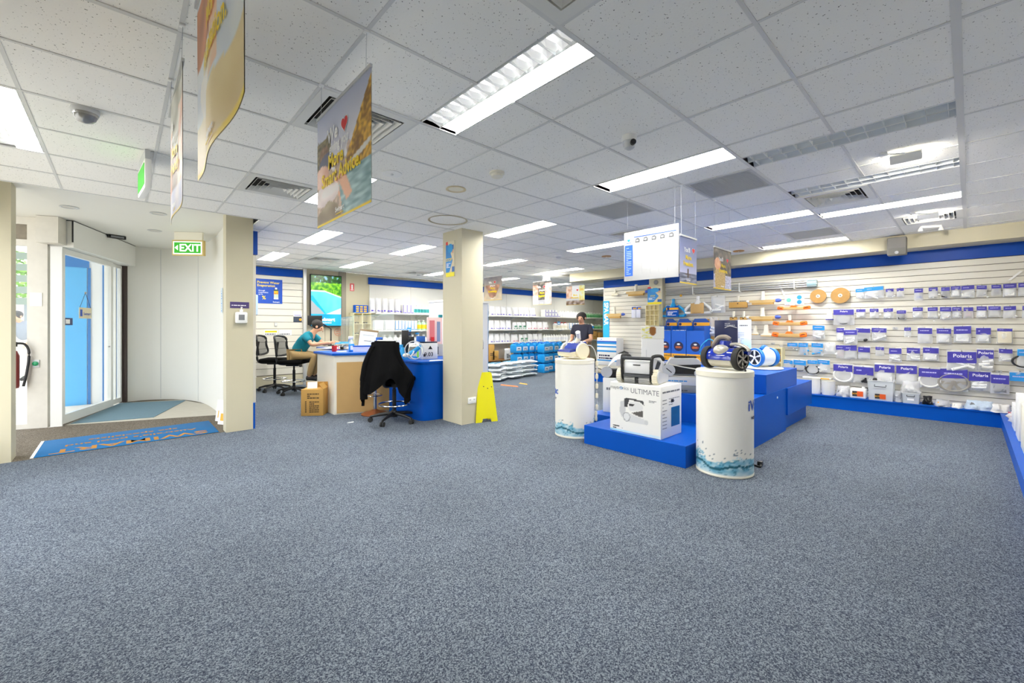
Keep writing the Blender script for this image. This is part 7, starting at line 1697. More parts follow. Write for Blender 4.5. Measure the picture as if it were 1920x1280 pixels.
def shelf_item(kind, x, z, w, where, group):
    idx = cnt.setdefault((where, kind[0]), 0); cnt[(where, kind[0])] += 1
    y = 10.36
    k0 = kind[0]
    if k0 in ('pouch', 'rpouch', 'gpouch'):
        hh = kind[1]; key = (k0, round(w, 2), hh, idx % 3)
        if key not in pcache: pcache[key] = pouch_me(idx % 3 + (5 if k0 != 'pouch' else 0), w * 0.98, hh, {'pouch': VINK, 'rpouch': REDI, 'gpouch': GRN}[k0], GRN if k0 == 'gpouch' else None)
        P, B, S = pcache[key]
        nm = {'pouch': 'white chemical pouch with violet print', 'rpouch': 'white chemical pouch with magenta print', 'gpouch': 'white chemical bag with green square'}[k0]
        t = thing('chemical_pouch', '%s, %s from left on %s' % (nm, ORD[idx], where), 'pouch', (x, y, z + 0.0005), 0, group)
        link('pouch_body', P, t); link('print_mark', B, t)
        if S: link('print_square', S, t)
    elif k0 == 'bottle':
        body, lab, cap = bottle_me(kind[1])
        what = {'white': 'white bottle', 'teal': 'teal-labelled white bottle', 'green': 'green bottle', 'gy': 'mint bottle with yellow label', 'red': 'red-capped white bottle', 'blue': 'blue-labelled white bottle'}[kind[1]]
        t = thing('chemical_bottle', '%s, %s bottle from left on %s' % (what, ORD[idx], where), 'bottle', (x, y, z + 0.0005), 0, group)
        s = w * 0.97 / 0.108
        t.scale = (s, s, kind[2] / 0.277)
        for n_, q in (('bottle_body', body), ('bottle_label', lab), ('cap', cap)): link(n_, q, t)
    elif k0 == 'box':
        key = ('box', round(w, 2), kind[1], kind[2])
        if key not in pcache:
            pcache[key] = (MB().cbox(-w * 0.485, -0.12, 0, w * 0.485, 0.12, kind[1], 0.003).mesh('box_body', WHITE), MB().box(-w * 0.485, -0.1225, 0.004, -w * 0.33, -0.1203, kind[1] - 0.004).box(-w * 0.2, -0.1225, 0.01, w * 0.4, -0.1203, 0.03).mesh('print_strip', {'b': LBLUE, 'v': VINK, 'g': GREYL}[kind[2]], 0))
        a, b = pcache[key]
        t = thing('chemical_box', 'white %s box, %s box from left on %s' % ({'b': 'cyan-edged', 'v': 'violet-printed', 'g': 'plain'}[kind[2]], ORD[idx], where), 'box', (x, y, z + 0.0005 + kind[3] if len(kind) > 3 else z + 0.0005), 0, group)
        link('box_body', a, t); link('print_strip', b, t)
def fill(z, where, px0, px1, n, kind):
    for k in range(n):
        a = onY(px0 + (px1 - px0) * k / n, 600, 10.36).x; b = onY(px0 + (px1 - px0) * (k + 1) / n, 600, 10.36).x
        shelf_item(kind, (a + b) / 2, z, b - a, where, 'goods on the back wall shelves')
T, M, B_ = 'top back shelf right of column', 'middle back shelf right of column', 'bottom back shelf'
fill(1.70, T, 917, 1003, 8, ('pouch', 0.30)); fill(1.70, T, 1018, 1046, 5, ('box', 0.13, 'v'))
for k in range(4):
    a = onY(1018 + 5.6 * k, 600, 10.36).x; b = onY(1018 + 5.6 * (k + 1), 600, 10.36).x
    shelf_item(('box', 0.12, 'v', 0.131), (a + b) / 2, 1.70, b - a, T, 'goods on the back wall shelves')
fill(1.70, T, 1047, 1094, 9, ('bottle', 'white', 0.24)); fill(1.70, T, 1096, 1128, 6, ('bottle', 'green', 0.20))
fill(1.25, M, 916, 958, 4, ('pouch', 0.30)); fill(1.25, M, 960, 985, 3, ('gpouch', 0.25)); fill(1.25, M, 986, 1027, 4, ('rpouch', 0.27)); fill(1.25, M, 1038, 1062, 4, ('bottle', 'red', 0.26)); fill(1.25, M, 1063, 1083, 4, ('box', 0.24, 'b')); fill(1.25, M, 1084, 1112, 5, ('bottle', 'blue', 0.22)); fill(1.25, M, 1114, 1127, 2, ('bottle', 'green', 0.18))
fill(0.83, B_, 916, 956, 4, ('pouch', 0.30)); fill(0.83, B_, 957, 971, 1, ('rpouch', 0.26)); fill(0.83, B_, 972, 988, 2, ('gpouch', 0.26)); fill(0.83, B_, 989, 1017, 3, ('pouch', 0.28)); fill(0.83, B_, 1018, 1064, 10, ('bottle', 'white', 0.24)); fill(0.83, B_, 1066, 1082, 3, ('box', 0.22, 'b'))
TL, ML = 'top back shelf left of column', 'middle back shelf left of column'
fill(1.70, TL, 692, 751, 5, ('pouch', 0.38)); fill(1.70, TL, 752, 772, 3, ('box', 0.23, 'v')); fill(1.70, TL, 773, 813, 7, ('bottle', 'teal', 0.24))
fill(1.25, ML, 695, 736, 2, ('box', 0.26, 'g')); fill(1.25, ML, 737, 778, 7, ('box', 0.26, 'b')); fill(1.25, ML, 781, 815, 4, ('bottle', 'gy', 0.28)); fill(1.25, ML, 817, 832, 2, ('bottle', 'white', 0.24))
fill(0.83, 'bottom back shelf left of column', 715, 820, 10, ('bottle', 'white', 0.30))
p = onY(822, 587, 10.36); t = carton('flat_pack', 'flat cream pack on the top shelf beside the teal bottles', 'box', (p.x, 10.36, 1.7005), 0, 0.20, 0.2, 0.06, OFFW)
p = onY(832, 587, 10.30); t = thing('snack_pouch', 'blue and yellow pouch half hidden by the column', 'pouch', (p.x, 10.30, 1.7005), 0); MB().pillow(-0.10, 0, 0.10, 0.30, 0.1, flatbase=1, seed=2, rough=0.02).build('pouch_body', BLUE, t, smooth=60); MB().box(-0.06, -0.062, 0.06, 0.06, -0.058, 0.16).build('print_square', YELL, t, smooth=0)
# cartons on the low bench below the shelves
t = thing('low_bench', 'low timber bench under the back shelves', 'bench', (8.0, 10.2, 0), 0)
MB().box(-1.6, -0.15, 0.27, 1.3, 0.35, 0.30).build('bench_top', mat('brown_plank', (150, 106, 56), 0.6), t, smooth=0)
for x in (-1.5, -0.1, 1.2): MB().box(x, -0.1, 0, x + 0.06, 0.3, 0.27).build('leg', MATS['brown_plank'], t, smooth=0)
for k, (px, w, h, lab) in enumerate(((920, 0.22, 0.48, 'tall brown carton on the low bench'), (932, 0.24, 0.28, 'short brown carton on the low bench'), (966, 0.32, 0.36, 'square brown carton near the blue jerrycans'))):
    p = onY(px, 650, 10.2 - 0.12 * (k == 1)); t = carton('brown_box', lab, 'box', (p.x, 10.25 - 0.0 * k, 0.3005), 0, w, 0.22, h, CARD); bars(t, -w * 0.3, h * 0.3, w * 0.3, h * 0.5, 2, KINK, y=-0.1105, seed=k)
for k, px in enumerate((943, 951)):
    p = onY(px, 650, 10.25); t = thing('chemical_pouch', ['grey pouch leaning on the low bench', 'second grey pouch on the low bench'][k], 'pouch', (p.x, 10.05 + 0.16 * k, 0.3005), R(10 - 20 * k)); MB().pillow(-0.13, 0, 0.13, 0.34, 0.1, flatbase=1, seed=k, rough=0.03).build('pouch_body', mat('grey_pouch', (206, 206, 206), 0.4, bump=(30, 0.4)), t, smooth=60); bars(t, -0.09, 0.06, 0.09, 0.2, 3, KINK, y=-0.062, seed=k)
for k, (px, z, w, h) in enumerate(((1111, 0.83, 0.28, 0.33), (1123, 0.83, 0.28, 0.28), (1098, 0.83, 0.30, 0.30))):
    p = onY(px, 620, 10.36); t = carton('brown_box', ['brown carton on the bottom shelf behind the far person', 'brown carton on the bottom shelf beside the SPA BAR sign', 'brown carton on the bottom shelf left of the far person'][k], 'box', (p.x, 10.36, z + 0.0005), 0, w, 0.24, h, CARD); bars(t, -w * 0.3, h * 0.3, w * 0.3, h * 0.4, 1, BRINK, y=-0.1205)
# ---- blue jerrycans
jb = MB(); 
jb.cbox(-0.115, -0.14, 0.0, 0.115, 0.14, 0.235, 0.022)
jb.prism([(-0.095, 0.232), (0.095, 0.232), (0.07, 0.262), (-0.07, 0.262)], -0.12, 0.10)
J_body = jb.mesh('can_body', JUGB); J_handle = MB().tube(smooth_path([(0, -0.10, 0.255), (0, -0.08, 0.288), (0, 0.02, 0.288), (0, 0.04, 0.255)], 4), 0.014, 8).mesh('handle', JUGB)
J_cap = MB().lathe([(0.028, 0.255), (0.028, 0.288), (0.001, 0.289)], 16, (0, 0.075, 0)).mesh('cap', mat('cap_blue', (10, 80, 190), 0.4))
J_lab = MB().box(-0.085, -0.1425, 0.07, 0.085, -0.1403, 0.18).mesh('paper_label', mat('can_label', (214, 222, 232), 0.5), 0)
J_pr = MB().box(-0.06, -0.144, 0.085, -0.01, -0.1427, 0.10).box(0.01, -0.144, 0.085, 0.06, -0.1427, 0.10).box(-0.05, -0.144, 0.12, 0.05, -0.1427, 0.14).mesh('label_print', NINK, 0)
stacks = [(8.47, 8.98), (8.73, 8.98), (8.99, 8.98), (9.25, 8.98), (9.51, 8.98), (9.77, 8.98), (9.12, 8.50), (9.42, 8.62), (9.68, 8.62), (9.94, 8.62)]
jr = random.Random(5)
for k, (x, y) in enumerate(stacks):
    for lv in range(3):
        o = jr.uniform(-0.01, 0.01)
        t = thing('jerrycan', 'blue jerrycan, %s layer of the %s stack %s' % (['bottom', 'middle', 'top'][lv], ORD[k] if k < 6 else ['nearest', 'second front', 'third front', 'rightmost front'][k - 6], 'from left in back row' if k < 6 else 'by the drum pedestal'), 'jerrycan', (x + o, y, 0.001 + lv * 0.291), R(jr.choice([0, 0, 4, -4, 90 if k == 6 and lv == 1 else 0])), 'stacked blue jerrycans')
        for n_, q in (('can_body', J_body), ('handle', J_handle), ('cap', J_cap), ('paper_label', J_lab), ('label_print', J_pr)): link(n_, q, t)
# ---- salt bags
def salt_me(seed):
    mb = MB(); n, k = 14, 10; vs = []
    for side in (1, -1):
        for j in range(k + 1):
            for i in range(n + 1):
                u, v = i / n, j / k; e = (max(0, 4 * u * (1 - u)) ** 0.5) * (max(0, 4 * v * (1 - v)) ** 0.5)
                x = -0.265 + 0.53 * u; y = -0.2 + 0.4 * v; q = 0.03 * mnoise.noise(Vector((x * 9 + seed, y * 9, side)))
                vs.append((x, y, 0.055 + side * (0.054 * e) + q * e * (1 if side > 0 else 0)))
    N = (n + 1) * (k + 1); fs = []
    for j in range(k):
        for i in range(n):
            a = j * (n + 1) + i; fs.append((a, a + 1, a + n + 2, a + n + 1)); fs.append((N + a, N + a + n + 1, N + a + n + 2, N + a + 1))
    mb.add(vs, fs); return mb.mesh('sack_body', mat('salt_sack', (226, 232, 236), 0.4, noise=(5, 0.12), bump=(20, 0.4)), 70)
S_me = [salt_me(s) for s in range(3)]
S_pr = MB().box(-0.2, -0.09, 0.112, 0.15, -0.02, 0.115).box(-0.24, 0.04, 0.112, 0.0, 0.1, 0.115).mesh('sack_print', mat('sack_cyan', (60, 150, 190), 0.5), 0)
S_ed = MB().box(-0.18, -0.2035, 0.05, 0.16, -0.196, 0.066).mesh('edge_print', mat('sack_grey_ink', (90, 100, 110), 0.5), 0)
for c, (x, y) in enumerate(((6.88, 8.02), (7.53, 8.14), (8.18, 8.26))):
    for lv in range(4):
        t = thing('salt_sack', 'white salt sack, %s layer of the %s column of sacks' % (['bottom', 'second', 'third', 'top'][lv], ['left', 'middle', 'right'][c]), 'sack', (x + jr.uniform(-0.03, 0.03), y + jr.uniform(-0.02, 0.02), 0.001 + lv * 0.112), R((24, 6, -8)[c] + jr.uniform(-5, 5)), 'stacked salt sacks')
        link('sack_body', S_me[(c + lv) % 3], t); link('edge_print', S_ed, t)
        if lv == 3: link('sack_print', S_pr, t)
for k, (pts, m, lab) in enumerate(((((938, 722), (972, 725.5), (970, 723.5), (940, 720.5)), ORANGE, 'long orange and yellow tape strip on the far floor'), (((973, 719), (989, 721), (988, 719.5), (975, 717.5)), GOLDC, 'short yellow tape strip on the far floor'))):
    q_ = [onZ(*p_, 0) for p_ in pts]; o = MB().prism([(v.x, v.y) for v in q_], 0.0005, 0.003, 'z').build('floor_tape', m, smooth=0); tag(o, lab, 'tape')
# tall white cabinet behind the column
t = thing('tall_cabinet', 'tall white cabinet standing behind the column', 'cabinet', (4.72, 6.42, 0), 0)
MB().cbox(-0.45, 0, 0, 0.58, 0.5, 1.80, 0.006).build('cabinet_body', mat('grey_white_cabinet', (214, 216, 222), 0.4), t)
MB().box(0.575, -0.002, 0.02, 0.5825, -0.0005, 1.78).build('side_strip', LBLUE, t, smooth=0); MB().cbox(-0.46, -0.02, 1.8, 0.59, 0.51, 1.83, 0.004).build('cabinet_top', WHITE, t)
MB().tube(smooth_path([(0.42, -0.002, 0.90), (0.42, -0.04, 0.93), (0.42, -0.04, 1.07), (0.42, -0.002, 1.10)], 4), 0.008).build('handle', CHROME, t)
MB().box(0.578, 0.05, 1.35, 0.5815, 0.45, 1.62).build('red_print', mat('rose_print', (206, 90, 100), 0.5), t, smooth=0)
t = thing('hanging_tag', 'cyan price tag clipped under the middle shelf', 'tag', (onY(1048, 598, 10.2).x, 10.2, 1.47), 0); MB().cbox(-0.07, -0.003, -0.05, 0.07, 0.003, 0.06, 0.002).build('card', LBLUE, t); MB().box(-0.05, -0.006, -0.02, 0.05, -0.0035, 0.02).build('print_strip', WINK, t, smooth=0); MB().tube([(0, 0, 0.06), (0, 0.02, 0.20)], 0.003).build('wire', STEEL, t)
# ================================================================== HANGING BANNERS
def banner(lab, loc, rz, w, h, fn, words, heart=None, wave=None, nx=50, nz=60, hook=0.2, strip=(255, 220, 0), logo=True, top_rail=True, ns='hanging_banner', rot=0.0):
    """loc = bottom centre of the sheet; facing local -Y"""
    t = thing(ns, lab, 'banner', loc, rz, 'hanging shop banners')
    def wv(u, v): return wave(u, v) if wave else 0.0
    def wx(x, z): return wv((x + w / 2) / w, z / h)
    def col(u, v): return strip if (v < 0.022 and strip) else tuple(min(255, q * 1.16) for q in fn(u, v))
    ps = picture('printed_sheet', w, h, col, nx, nz, t, wave=wv if wave else None)
    picture('sheet_back', w, h, lambda u, v: (226, 226, 224), 24, 24, t, wave=(lambda u, v: wv(u, v) + 0.0022) if wave else None, y=0.0 if wave else 0.0022)
    for (s_, x, z, sz, m, al) in words: text(s_, x * w, z * h, sz * h, m, ps, y=-0.0035, align=al, bold=0.03, wave=wx if wave else None, sx=0.92, rot=rot)
    if heart:
        b = MB().prism(heart_pts(heart[0] * w, heart[1] * h, heart[2] * h), -0.004, -0.0032)
        b2 = MB().prism(heart_pts(heart[0] * w, heart[1] * h, heart[2] * h * 1.16), -0.003, -0.0025)
        for q, m, n_ in ((b2, WINK, 'heart_outline'), (b, mat('heart_red', (226, 40, 44), 0.5), 'heart')):
            if wave: q.v = [(x, y + wx(x, z), z) for x, y, z in q.v]
            q.build(n_, m, ps, smooth=0)
    if logo: text('Swimart', -0.02 * w, 0.06 * h, 0.058 * h, WINK, ps, y=-0.0035, bold=0.03, wave=wx if wave else None); bars(t, -0.09 * w, 0.035 * h, 0.07 * w, 0.048 * h, 1, YINK, y=-0.003 + (wx(0, 0.04 * h) if wave else 0))
    if top_rail: MB().box(-w / 2, -0.006, h - 0.004, w / 2, 0.006, h + 0.012).build('top_rail', GREYL, t, smooth=0)
    for s in (-1, 1):
        MB().tube([(s * w * 0.42, 0, h + 0.008), (s * w * 0.42, 0.004, CZ - loc[2] - 0.004)], 0.0011, 5).build('hanging_wire', GREYL, t)
        MB().cbox(s * w * 0.42 - 0.012, -0.010, CZ - loc[2] - 0.014, s * w * 0.42 + 0.012, 0.014, CZ - loc[2] - 0.002, 0.002).build('ceiling_clip', WHITE, t)
    return t
SKINC = (214, 164, 134)
def pool_photo(u, v):
    n = nz3(u * 7, v * 9, 1); n2 = nz3(u * 26, v * 30, 2)
    if v < 0.36 and u > 0.48 - 0.9 * (v - 0.2) * 0.3:
        if inpoly(u, v, [(0.42, 0.36), (0.56, 0.38), (0.70, 0.16), (0.60, 0.12)]): return SKINC
        return mixc((96, 132, 142), (170, 196, 198), 0.5 + 0.9 * nz3(u * 9, v * 34, 5))
    if inpoly(u, v, [(0.0, 0.10), (0.0, 0.02), (0.5, 0.02), (0.42, 0.14), (0.25, 0.20)]): return mixc((110, 92, 66), (150, 134, 104), n + 0.5)
    if inell(u, v, 0.20, 0.26, 0.26, 0.10): return mixc((226, 214, 214), (190, 176, 176), n + 0.3)
    if inpoly(u, v, [(0.36, 0.36), (0.52, 0.38), (0.62, 0.14), (0.50, 0.12), (0.42, 0.24)]): return SKINC
    if inell(u, v, 0.10, 0.44, 0.16, 0.10): return mixc((220, 186, 170), (196, 150, 130), n + 0.4)
    if inell(u, v, 0.20, 0.54, 0.16, 0.09): return (70, 70, 92)
    if inell(u, v, 0.15, 0.64, 0.10, 0.07): return mixc((96, 70, 52), (140, 110, 84), n2 + 0.5)
    if inpoly(u, v, [(0.45, 0.38), (1, 0.50), (1, 0.46), (0.5, 0.33)]): return (200, 198, 192)
    if u > 0.60 and v < 0.48 + (u - 0.6) * 1.2 and v > 0.36: return mixc((118, 82, 24), (206, 164, 60), 0.5 + n2 + 0.5 * n)
    if u < 0.30 and v < 0.78 + 0.06 * n2 and v > 0.5: return mixc((60, 54, 36), (130, 118, 84), n2 + 0.6)
    if v < 0.5 + 0.15 * n: return mixc((150, 126, 106), (196, 176, 160), n2 + 0.5)
    return mixc((206, 204, 212), (150, 156, 180), (v - 0.5) * 1.8)
banner('large hanging banner of a poolside scene with yellow More Smart Advice lettering', (0.82, 2.16, 1.905), R(-90), 0.70, 0.605, pool_photo,
       [('We', -0.16, 0.70, 0.17, WINK, 'CENTER'), ('giving you', -0.04, 0.60, 0.115, WINK, 'CENTER'), ('More', -0.10, 0.47, 0.17, YINK, 'CENTER'), ('Smart Advice.', -0.02, 0.335, 0.165, YINK, 'CENTER')], (0.07, 0.755, 0.13), nx=80, nz=80)
def family_photo(u, v):
    n = nz3(u * 4, v * 5, 7); W = (206, 212, 230)
    if v < 0.30 + 0.25 * (1 - u) * 0.3 - 0.02 * n and u > 0.30: return mixc((196, 170, 110), (222, 208, 170), v * 2.4 + n * 0.3)
    if u < 0.42 and v > 0.50 and v < 0.98: return mixc((196, 134, 96), (150, 96, 66), 0.5 + n) if v > 0.62 - 0.1 * u else W
    if inell(u, v, 0.38, 0.45, 0.30, 0.22) and u < 0.40: return (222, 226, 238)
    if 0.36 < u < 0.60 and v > 0.36: return mixc((214, 168, 140), (236, 206, 186), 0.5 + n)
    if u < 0.40 and v < 0.30: return mixc((206, 182, 132), (226, 218, 200), v * 3)
    return mixc(W, (190, 200, 226), n + 0.4)
def wave2(u, v): return 0.008 * math.sin((u * 1.35 + 0.1) * 6.283) * (1 - 0.35 * v)
banner('very near hanging banner with yellow lettering, cut off by the top edge', (0.20, 1.495, 1.875), R(-90), 0.79, 0.62, family_photo,
       [('You deserve', 0.02, 0.80, 0.10, WINK, 'CENTER'), ('More', 0.0, 0.62, 0.15, YINK, 'CENTER'), ('Relaxation.', 0.0, 0.46, 0.15, YINK, 'CENTER')], None, wave=wave2, nx=60, nz=50)
def people_photo(u, v):
    n = nz3(u * 6, v * 6, 9)
    if v < 0.22: return mixc((176, 180, 206), (210, 206, 214), n + 0.5)
    if u < 0.35 and v < 0.75: return mixc((190, 130, 110), (230, 196, 180), n + 0.5)
    if u < 0.6 and v < 0.5: return mixc((90, 70, 60), (150, 110, 90), n + 0.5)
    if u > 0.62 and v < 0.85: return mixc((206, 160, 140), (236, 220, 214), n + 0.5)
    return mixc((150, 150, 140), (206, 206, 200), n + 0.5)
def wave3(u, v): return 0.006 * math.sin((u * 1.2 + 0.35) * 6.283)
banner('narrow-looking hanging banner seen almost edge-on beside the nearest one', (0.20, 2.67, 1.91), R(-90), 0.68, 0.60, people_photo,
       [('We', -0.12, 0.70, 0.13, WINK, 'CENTER'), ('giving you', 0.0, 0.60, 0.09, WINK, 'CENTER'), ('More', 0.0, 0.47, 0.14, YINK, 'CENTER'), ('Friendly', 0.0, 0.34, 0.14, YINK, 'CENTER')], None, wave=wave3, nx=50, nz=40)
# product comparison board
t = thing('comparison_board', 'white hanging product comparison board with small robot pictures', 'board', (3.944, 2.20, 1.83), R(-90))
w, h = 0.60, 0.515
MB().cbox(-w / 2, -0.006, 0, w / 2, 0.006, h, 0.002).build('board_panel', mat('board_white', (188, 189, 191), 0.5), t)
MB().box(-w / 2 + 0.012, -0.0078, 0.05, -w / 2 + 0.105, -0.0062, 0.375).build('blue_column', mat('board_blue', (40, 96, 196), 0.5), t, smooth=0); bars(t, -w / 2 + 0.03, 0.07, -w / 2 + 0.09, 0.36, 16, mat('pale_board_ink', (170, 196, 236), 0.5), y=-0.008, frac=0.4)
MB().box(-w / 2 + 0.12, -0.0078, 0.447, w / 2 - 0.02, -0.0062, 0.455).build('blue_rule', BINK, t, smooth=0)
MB().prism(heart_pts(-w / 2 + 0.058, 0.425, 0.03), -0.0085, -0.0062).build('logo_mark', SKYB, t, smooth=0); bars(t, -w / 2 + 0.03, 0.395, -w / 2 + 0.09, 0.405, 1, BINK, y=-0.0062)
for k in range(5):
    x = -w / 2 + 0.16 + k * 0.092
    MB().prism([(x - 0.025, 0.395), (x + 0.024, 0.393), (x + 0.028, 0.42), (x + 0.01, 0.44), (x - 0.02, 0.432)], -0.0085, -0.0062).build('robot_picture', mat('picture_grey', (90, 92, 96), 0.5), t, smooth=0); MB().box(x - 0.012, -0.0095, 0.405, x + 0.012, -0.0086, 0.42).build('picture_highlight', GREYL, t, smooth=0)
gl_ = MB()
for k in range(7): gl_.box(-w / 2 + 0.12, -0.0072, 0.06 + k * 0.047, w / 2 - 0.02, -0.0062, 0.0608 + k * 0.047)
for k in range(6): gl_.box(-w / 2 + 0.12 + k * 0.092, -0.0072, 0.06, -w / 2 + 0.1208 + k * 0.092, -0.0062, 0.342)
tag(gl_.build('table_lines', GREYL, t, smooth=0), kind='stuff')
for s in (-1, 1): MB().tube([(s * 0.26, 0, h - 0.004), (s * 0.26, 0.0, CZ - 1.83 - 0.004)], 0.0011, 5).build('hanging_wire', GREYL, t); MB().cbox(s * 0.26 - 0.012, -0.01, CZ - 1.83 - 0.014, s * 0.26 + 0.012, 0.01, CZ - 1.83 - 0.002, 0.002).build('ceiling_clip', WHITE, t)
def sea_photo(u, v):
    n = nz3(u * 3, v * 26, 3)
    if 0.42 < u < 0.52 and 0.12 < v < 0.33: return (70, 50, 40)
    if 0.30 < u < 0.64 and 0.185 < v < 0.215: return (96, 66, 50)
    if v < 0.22: return mixc((70, 74, 96), (150, 154, 176), n * 1.4 + 0.5)
    return mixc((176, 178, 206), (70, 80, 124), (v - 0.22) * 1.25)
banner('hanging banner of a person on calm sea with yellow More Freedom lettering', (4.06, 1.858, 1.765), 0.0, 0.36, 0.45, sea_photo,
       [("You'll", -0.10, 0.68, 0.135, WINK, 'CENTER'), ('More', -0.02, 0.52, 0.135, YINK, 'CENTER'), ('Freedom.', -0.02, 0.385, 0.135, YINK, 'CENTER')], (0.28, 0.735, 0.13))
def hammock_photo(u, v):
    n = nz3(u * 9, v * 9, 4); n2 = nz3(u * 30, v * 34, 6)
    if inell(u, v, 0.22, 0.62, 0.18, 0.15): return mixc((196, 134, 96), (220, 176, 140), n + 0.5)
    if v < 0.5 and inell(u, v, 0.36, 0.25, 0.30, 0.40): return mixc((150, 120, 70), (200, 176, 120), n2 + 0.5)
    if v < 0.36: return mixc((130, 130, 156), (206, 206, 220), n2 + 0.5)
    return mixc((56, 46, 38), (120, 108, 92), n + 0.4)
banner('hanging banner of a hammock scene with yellow More Downtime lettering', (4.865, 1.845, 1.757), 0.0, 0.48, 0.44, hammock_photo,
       [("You'll", -0.12, 0.70, 0.13, WINK, 'CENTER'), ('More', 0.02, 0.55, 0.13, YINK, 'CENTER'), ('Downtime.', 0.02, 0.42, 0.13, YINK, 'CENTER')], (0.26, 0.745, 0.12))
def hand_photo(u, v):
    n = nz3(u * 6, v * 6, 2)
    if v < 0.66 and abs(u - 0.48) < 0.40 - 0.5 * abs(v - 0.62) and v > 0.10 + 0.4 * abs(u - 0.48): return mixc((120, 84, 66), (176, 130, 104), n + 0.5)
    return mixc((196, 180, 150), (96, 94, 104), v * 0.9 + n * 0.2)
def couple_photo(u, v):
    n = nz3(u * 8, v * 8, 12)
    if u < 0.28 and v < 0.85: return mixc((170, 110, 90), (226, 170, 160), n + 0.5) if v > 0.4 else (214, 190, 196)
    if u > 0.66 and v < 0.92: return mixc((190, 150, 140), (220, 200, 200), n + 0.5)
    if v < 0.22: return (150, 150, 156)
    return mixc((50, 48, 46), (116, 110, 100), n + 0.4)
def bright_photo(u, v):
    n = nz3(u * 7, v * 7, 15)
    if u < 0.32 and v > 0.35: return mixc((196, 150, 120), (236, 214, 200), n + 0.5)
    if v < 0.25: return mixc((110, 86, 66), (190, 176, 170), n + 0.5)
    if u > 0.7: return mixc((226, 190, 90), (250, 240, 210), n + 0.5)
    return (244, 240, 234)
for (x, y0, y1, z0, z1, fn, a, b, lab) in ((5.6, 6.35, 6.92, 1.887, 2.37, hand_photo, 'More', 'Knowledge.', 'small far banner of cupped hands with yellow lettering'), (6.8, 6.10, 6.66, 1.83, 2.34, couple_photo, 'More', 'Support.', 'small far banner of two people with dark background'), (7.6, 5.83, 6.36, 1.84, 2.28, bright_photo, 'More', 'Moments.', 'small far bright banner nearest the slat wall end')):
    banner(lab, (x, (y0 + y1) / 2, z0), R(-90), y1 - y0, z1 - z0, fn, [('We', -0.14, 0.72, 0.13, WINK, 'CENTER'), ('giving you', 0.0, 0.60, 0.09, WINK, 'CENTER'), (a, 0.0, 0.47, 0.13, YINK, 'CENTER'), (b, 0.0, 0.34, 0.13, YINK, 'CENTER')], (0.12, 0.765, 0.12), nx=36, nz=36, strip=(226, 196, 30))
# ================================================================== PEOPLE
def hand(V, E, side, wrist, d, up, key):
    """five fingers rooted in the palm; d = pointing direction, up = back of the hand"""
    d = Vector(d).normalized(); up = Vector(up).normalized(); s = d.cross(up).normalized()
    w = Vector(wrist); palm = w + d * 0.055; V[key + 'palm'] = (*palm, 0.026); E.append((key + 'wrist', key + 'palm'))
    for k, (off, ln) in enumerate(((-0.027, 0.062), (-0.009, 0.074), (0.009, 0.070), (0.026, 0.054))):
        b = palm + d * 0.035 + s * off; m_ = b + d * ln * 0.5 - up * 0.008; e = m_ + d * ln * 0.42 - up * 0.022
        V['%sf%da' % (key, k)] = (*b, 0.0105); V['%sf%db' % (key, k)] = (*m_, 0.009); V['%sf%dc' % (key, k)] = (*e, 0.0075)
        E += [(key + 'palm', '%sf%da' % (key, k)), ('%sf%da' % (key, k), '%sf%db' % (key, k)), ('%sf%db' % (key, k), '%sf%dc' % (key, k))]
    b = palm - d * 0.015 + s * (-0.035 * side); e = b + d * 0.045 + s * (-0.018 * side) - up * 0.012
    V[key + 'ta'] = (*b, 0.012); V[key + 'tb'] = (*e, 0.009); E += [(key + 'palm', key + 'ta'), (key + 'ta', key + 'tb')]
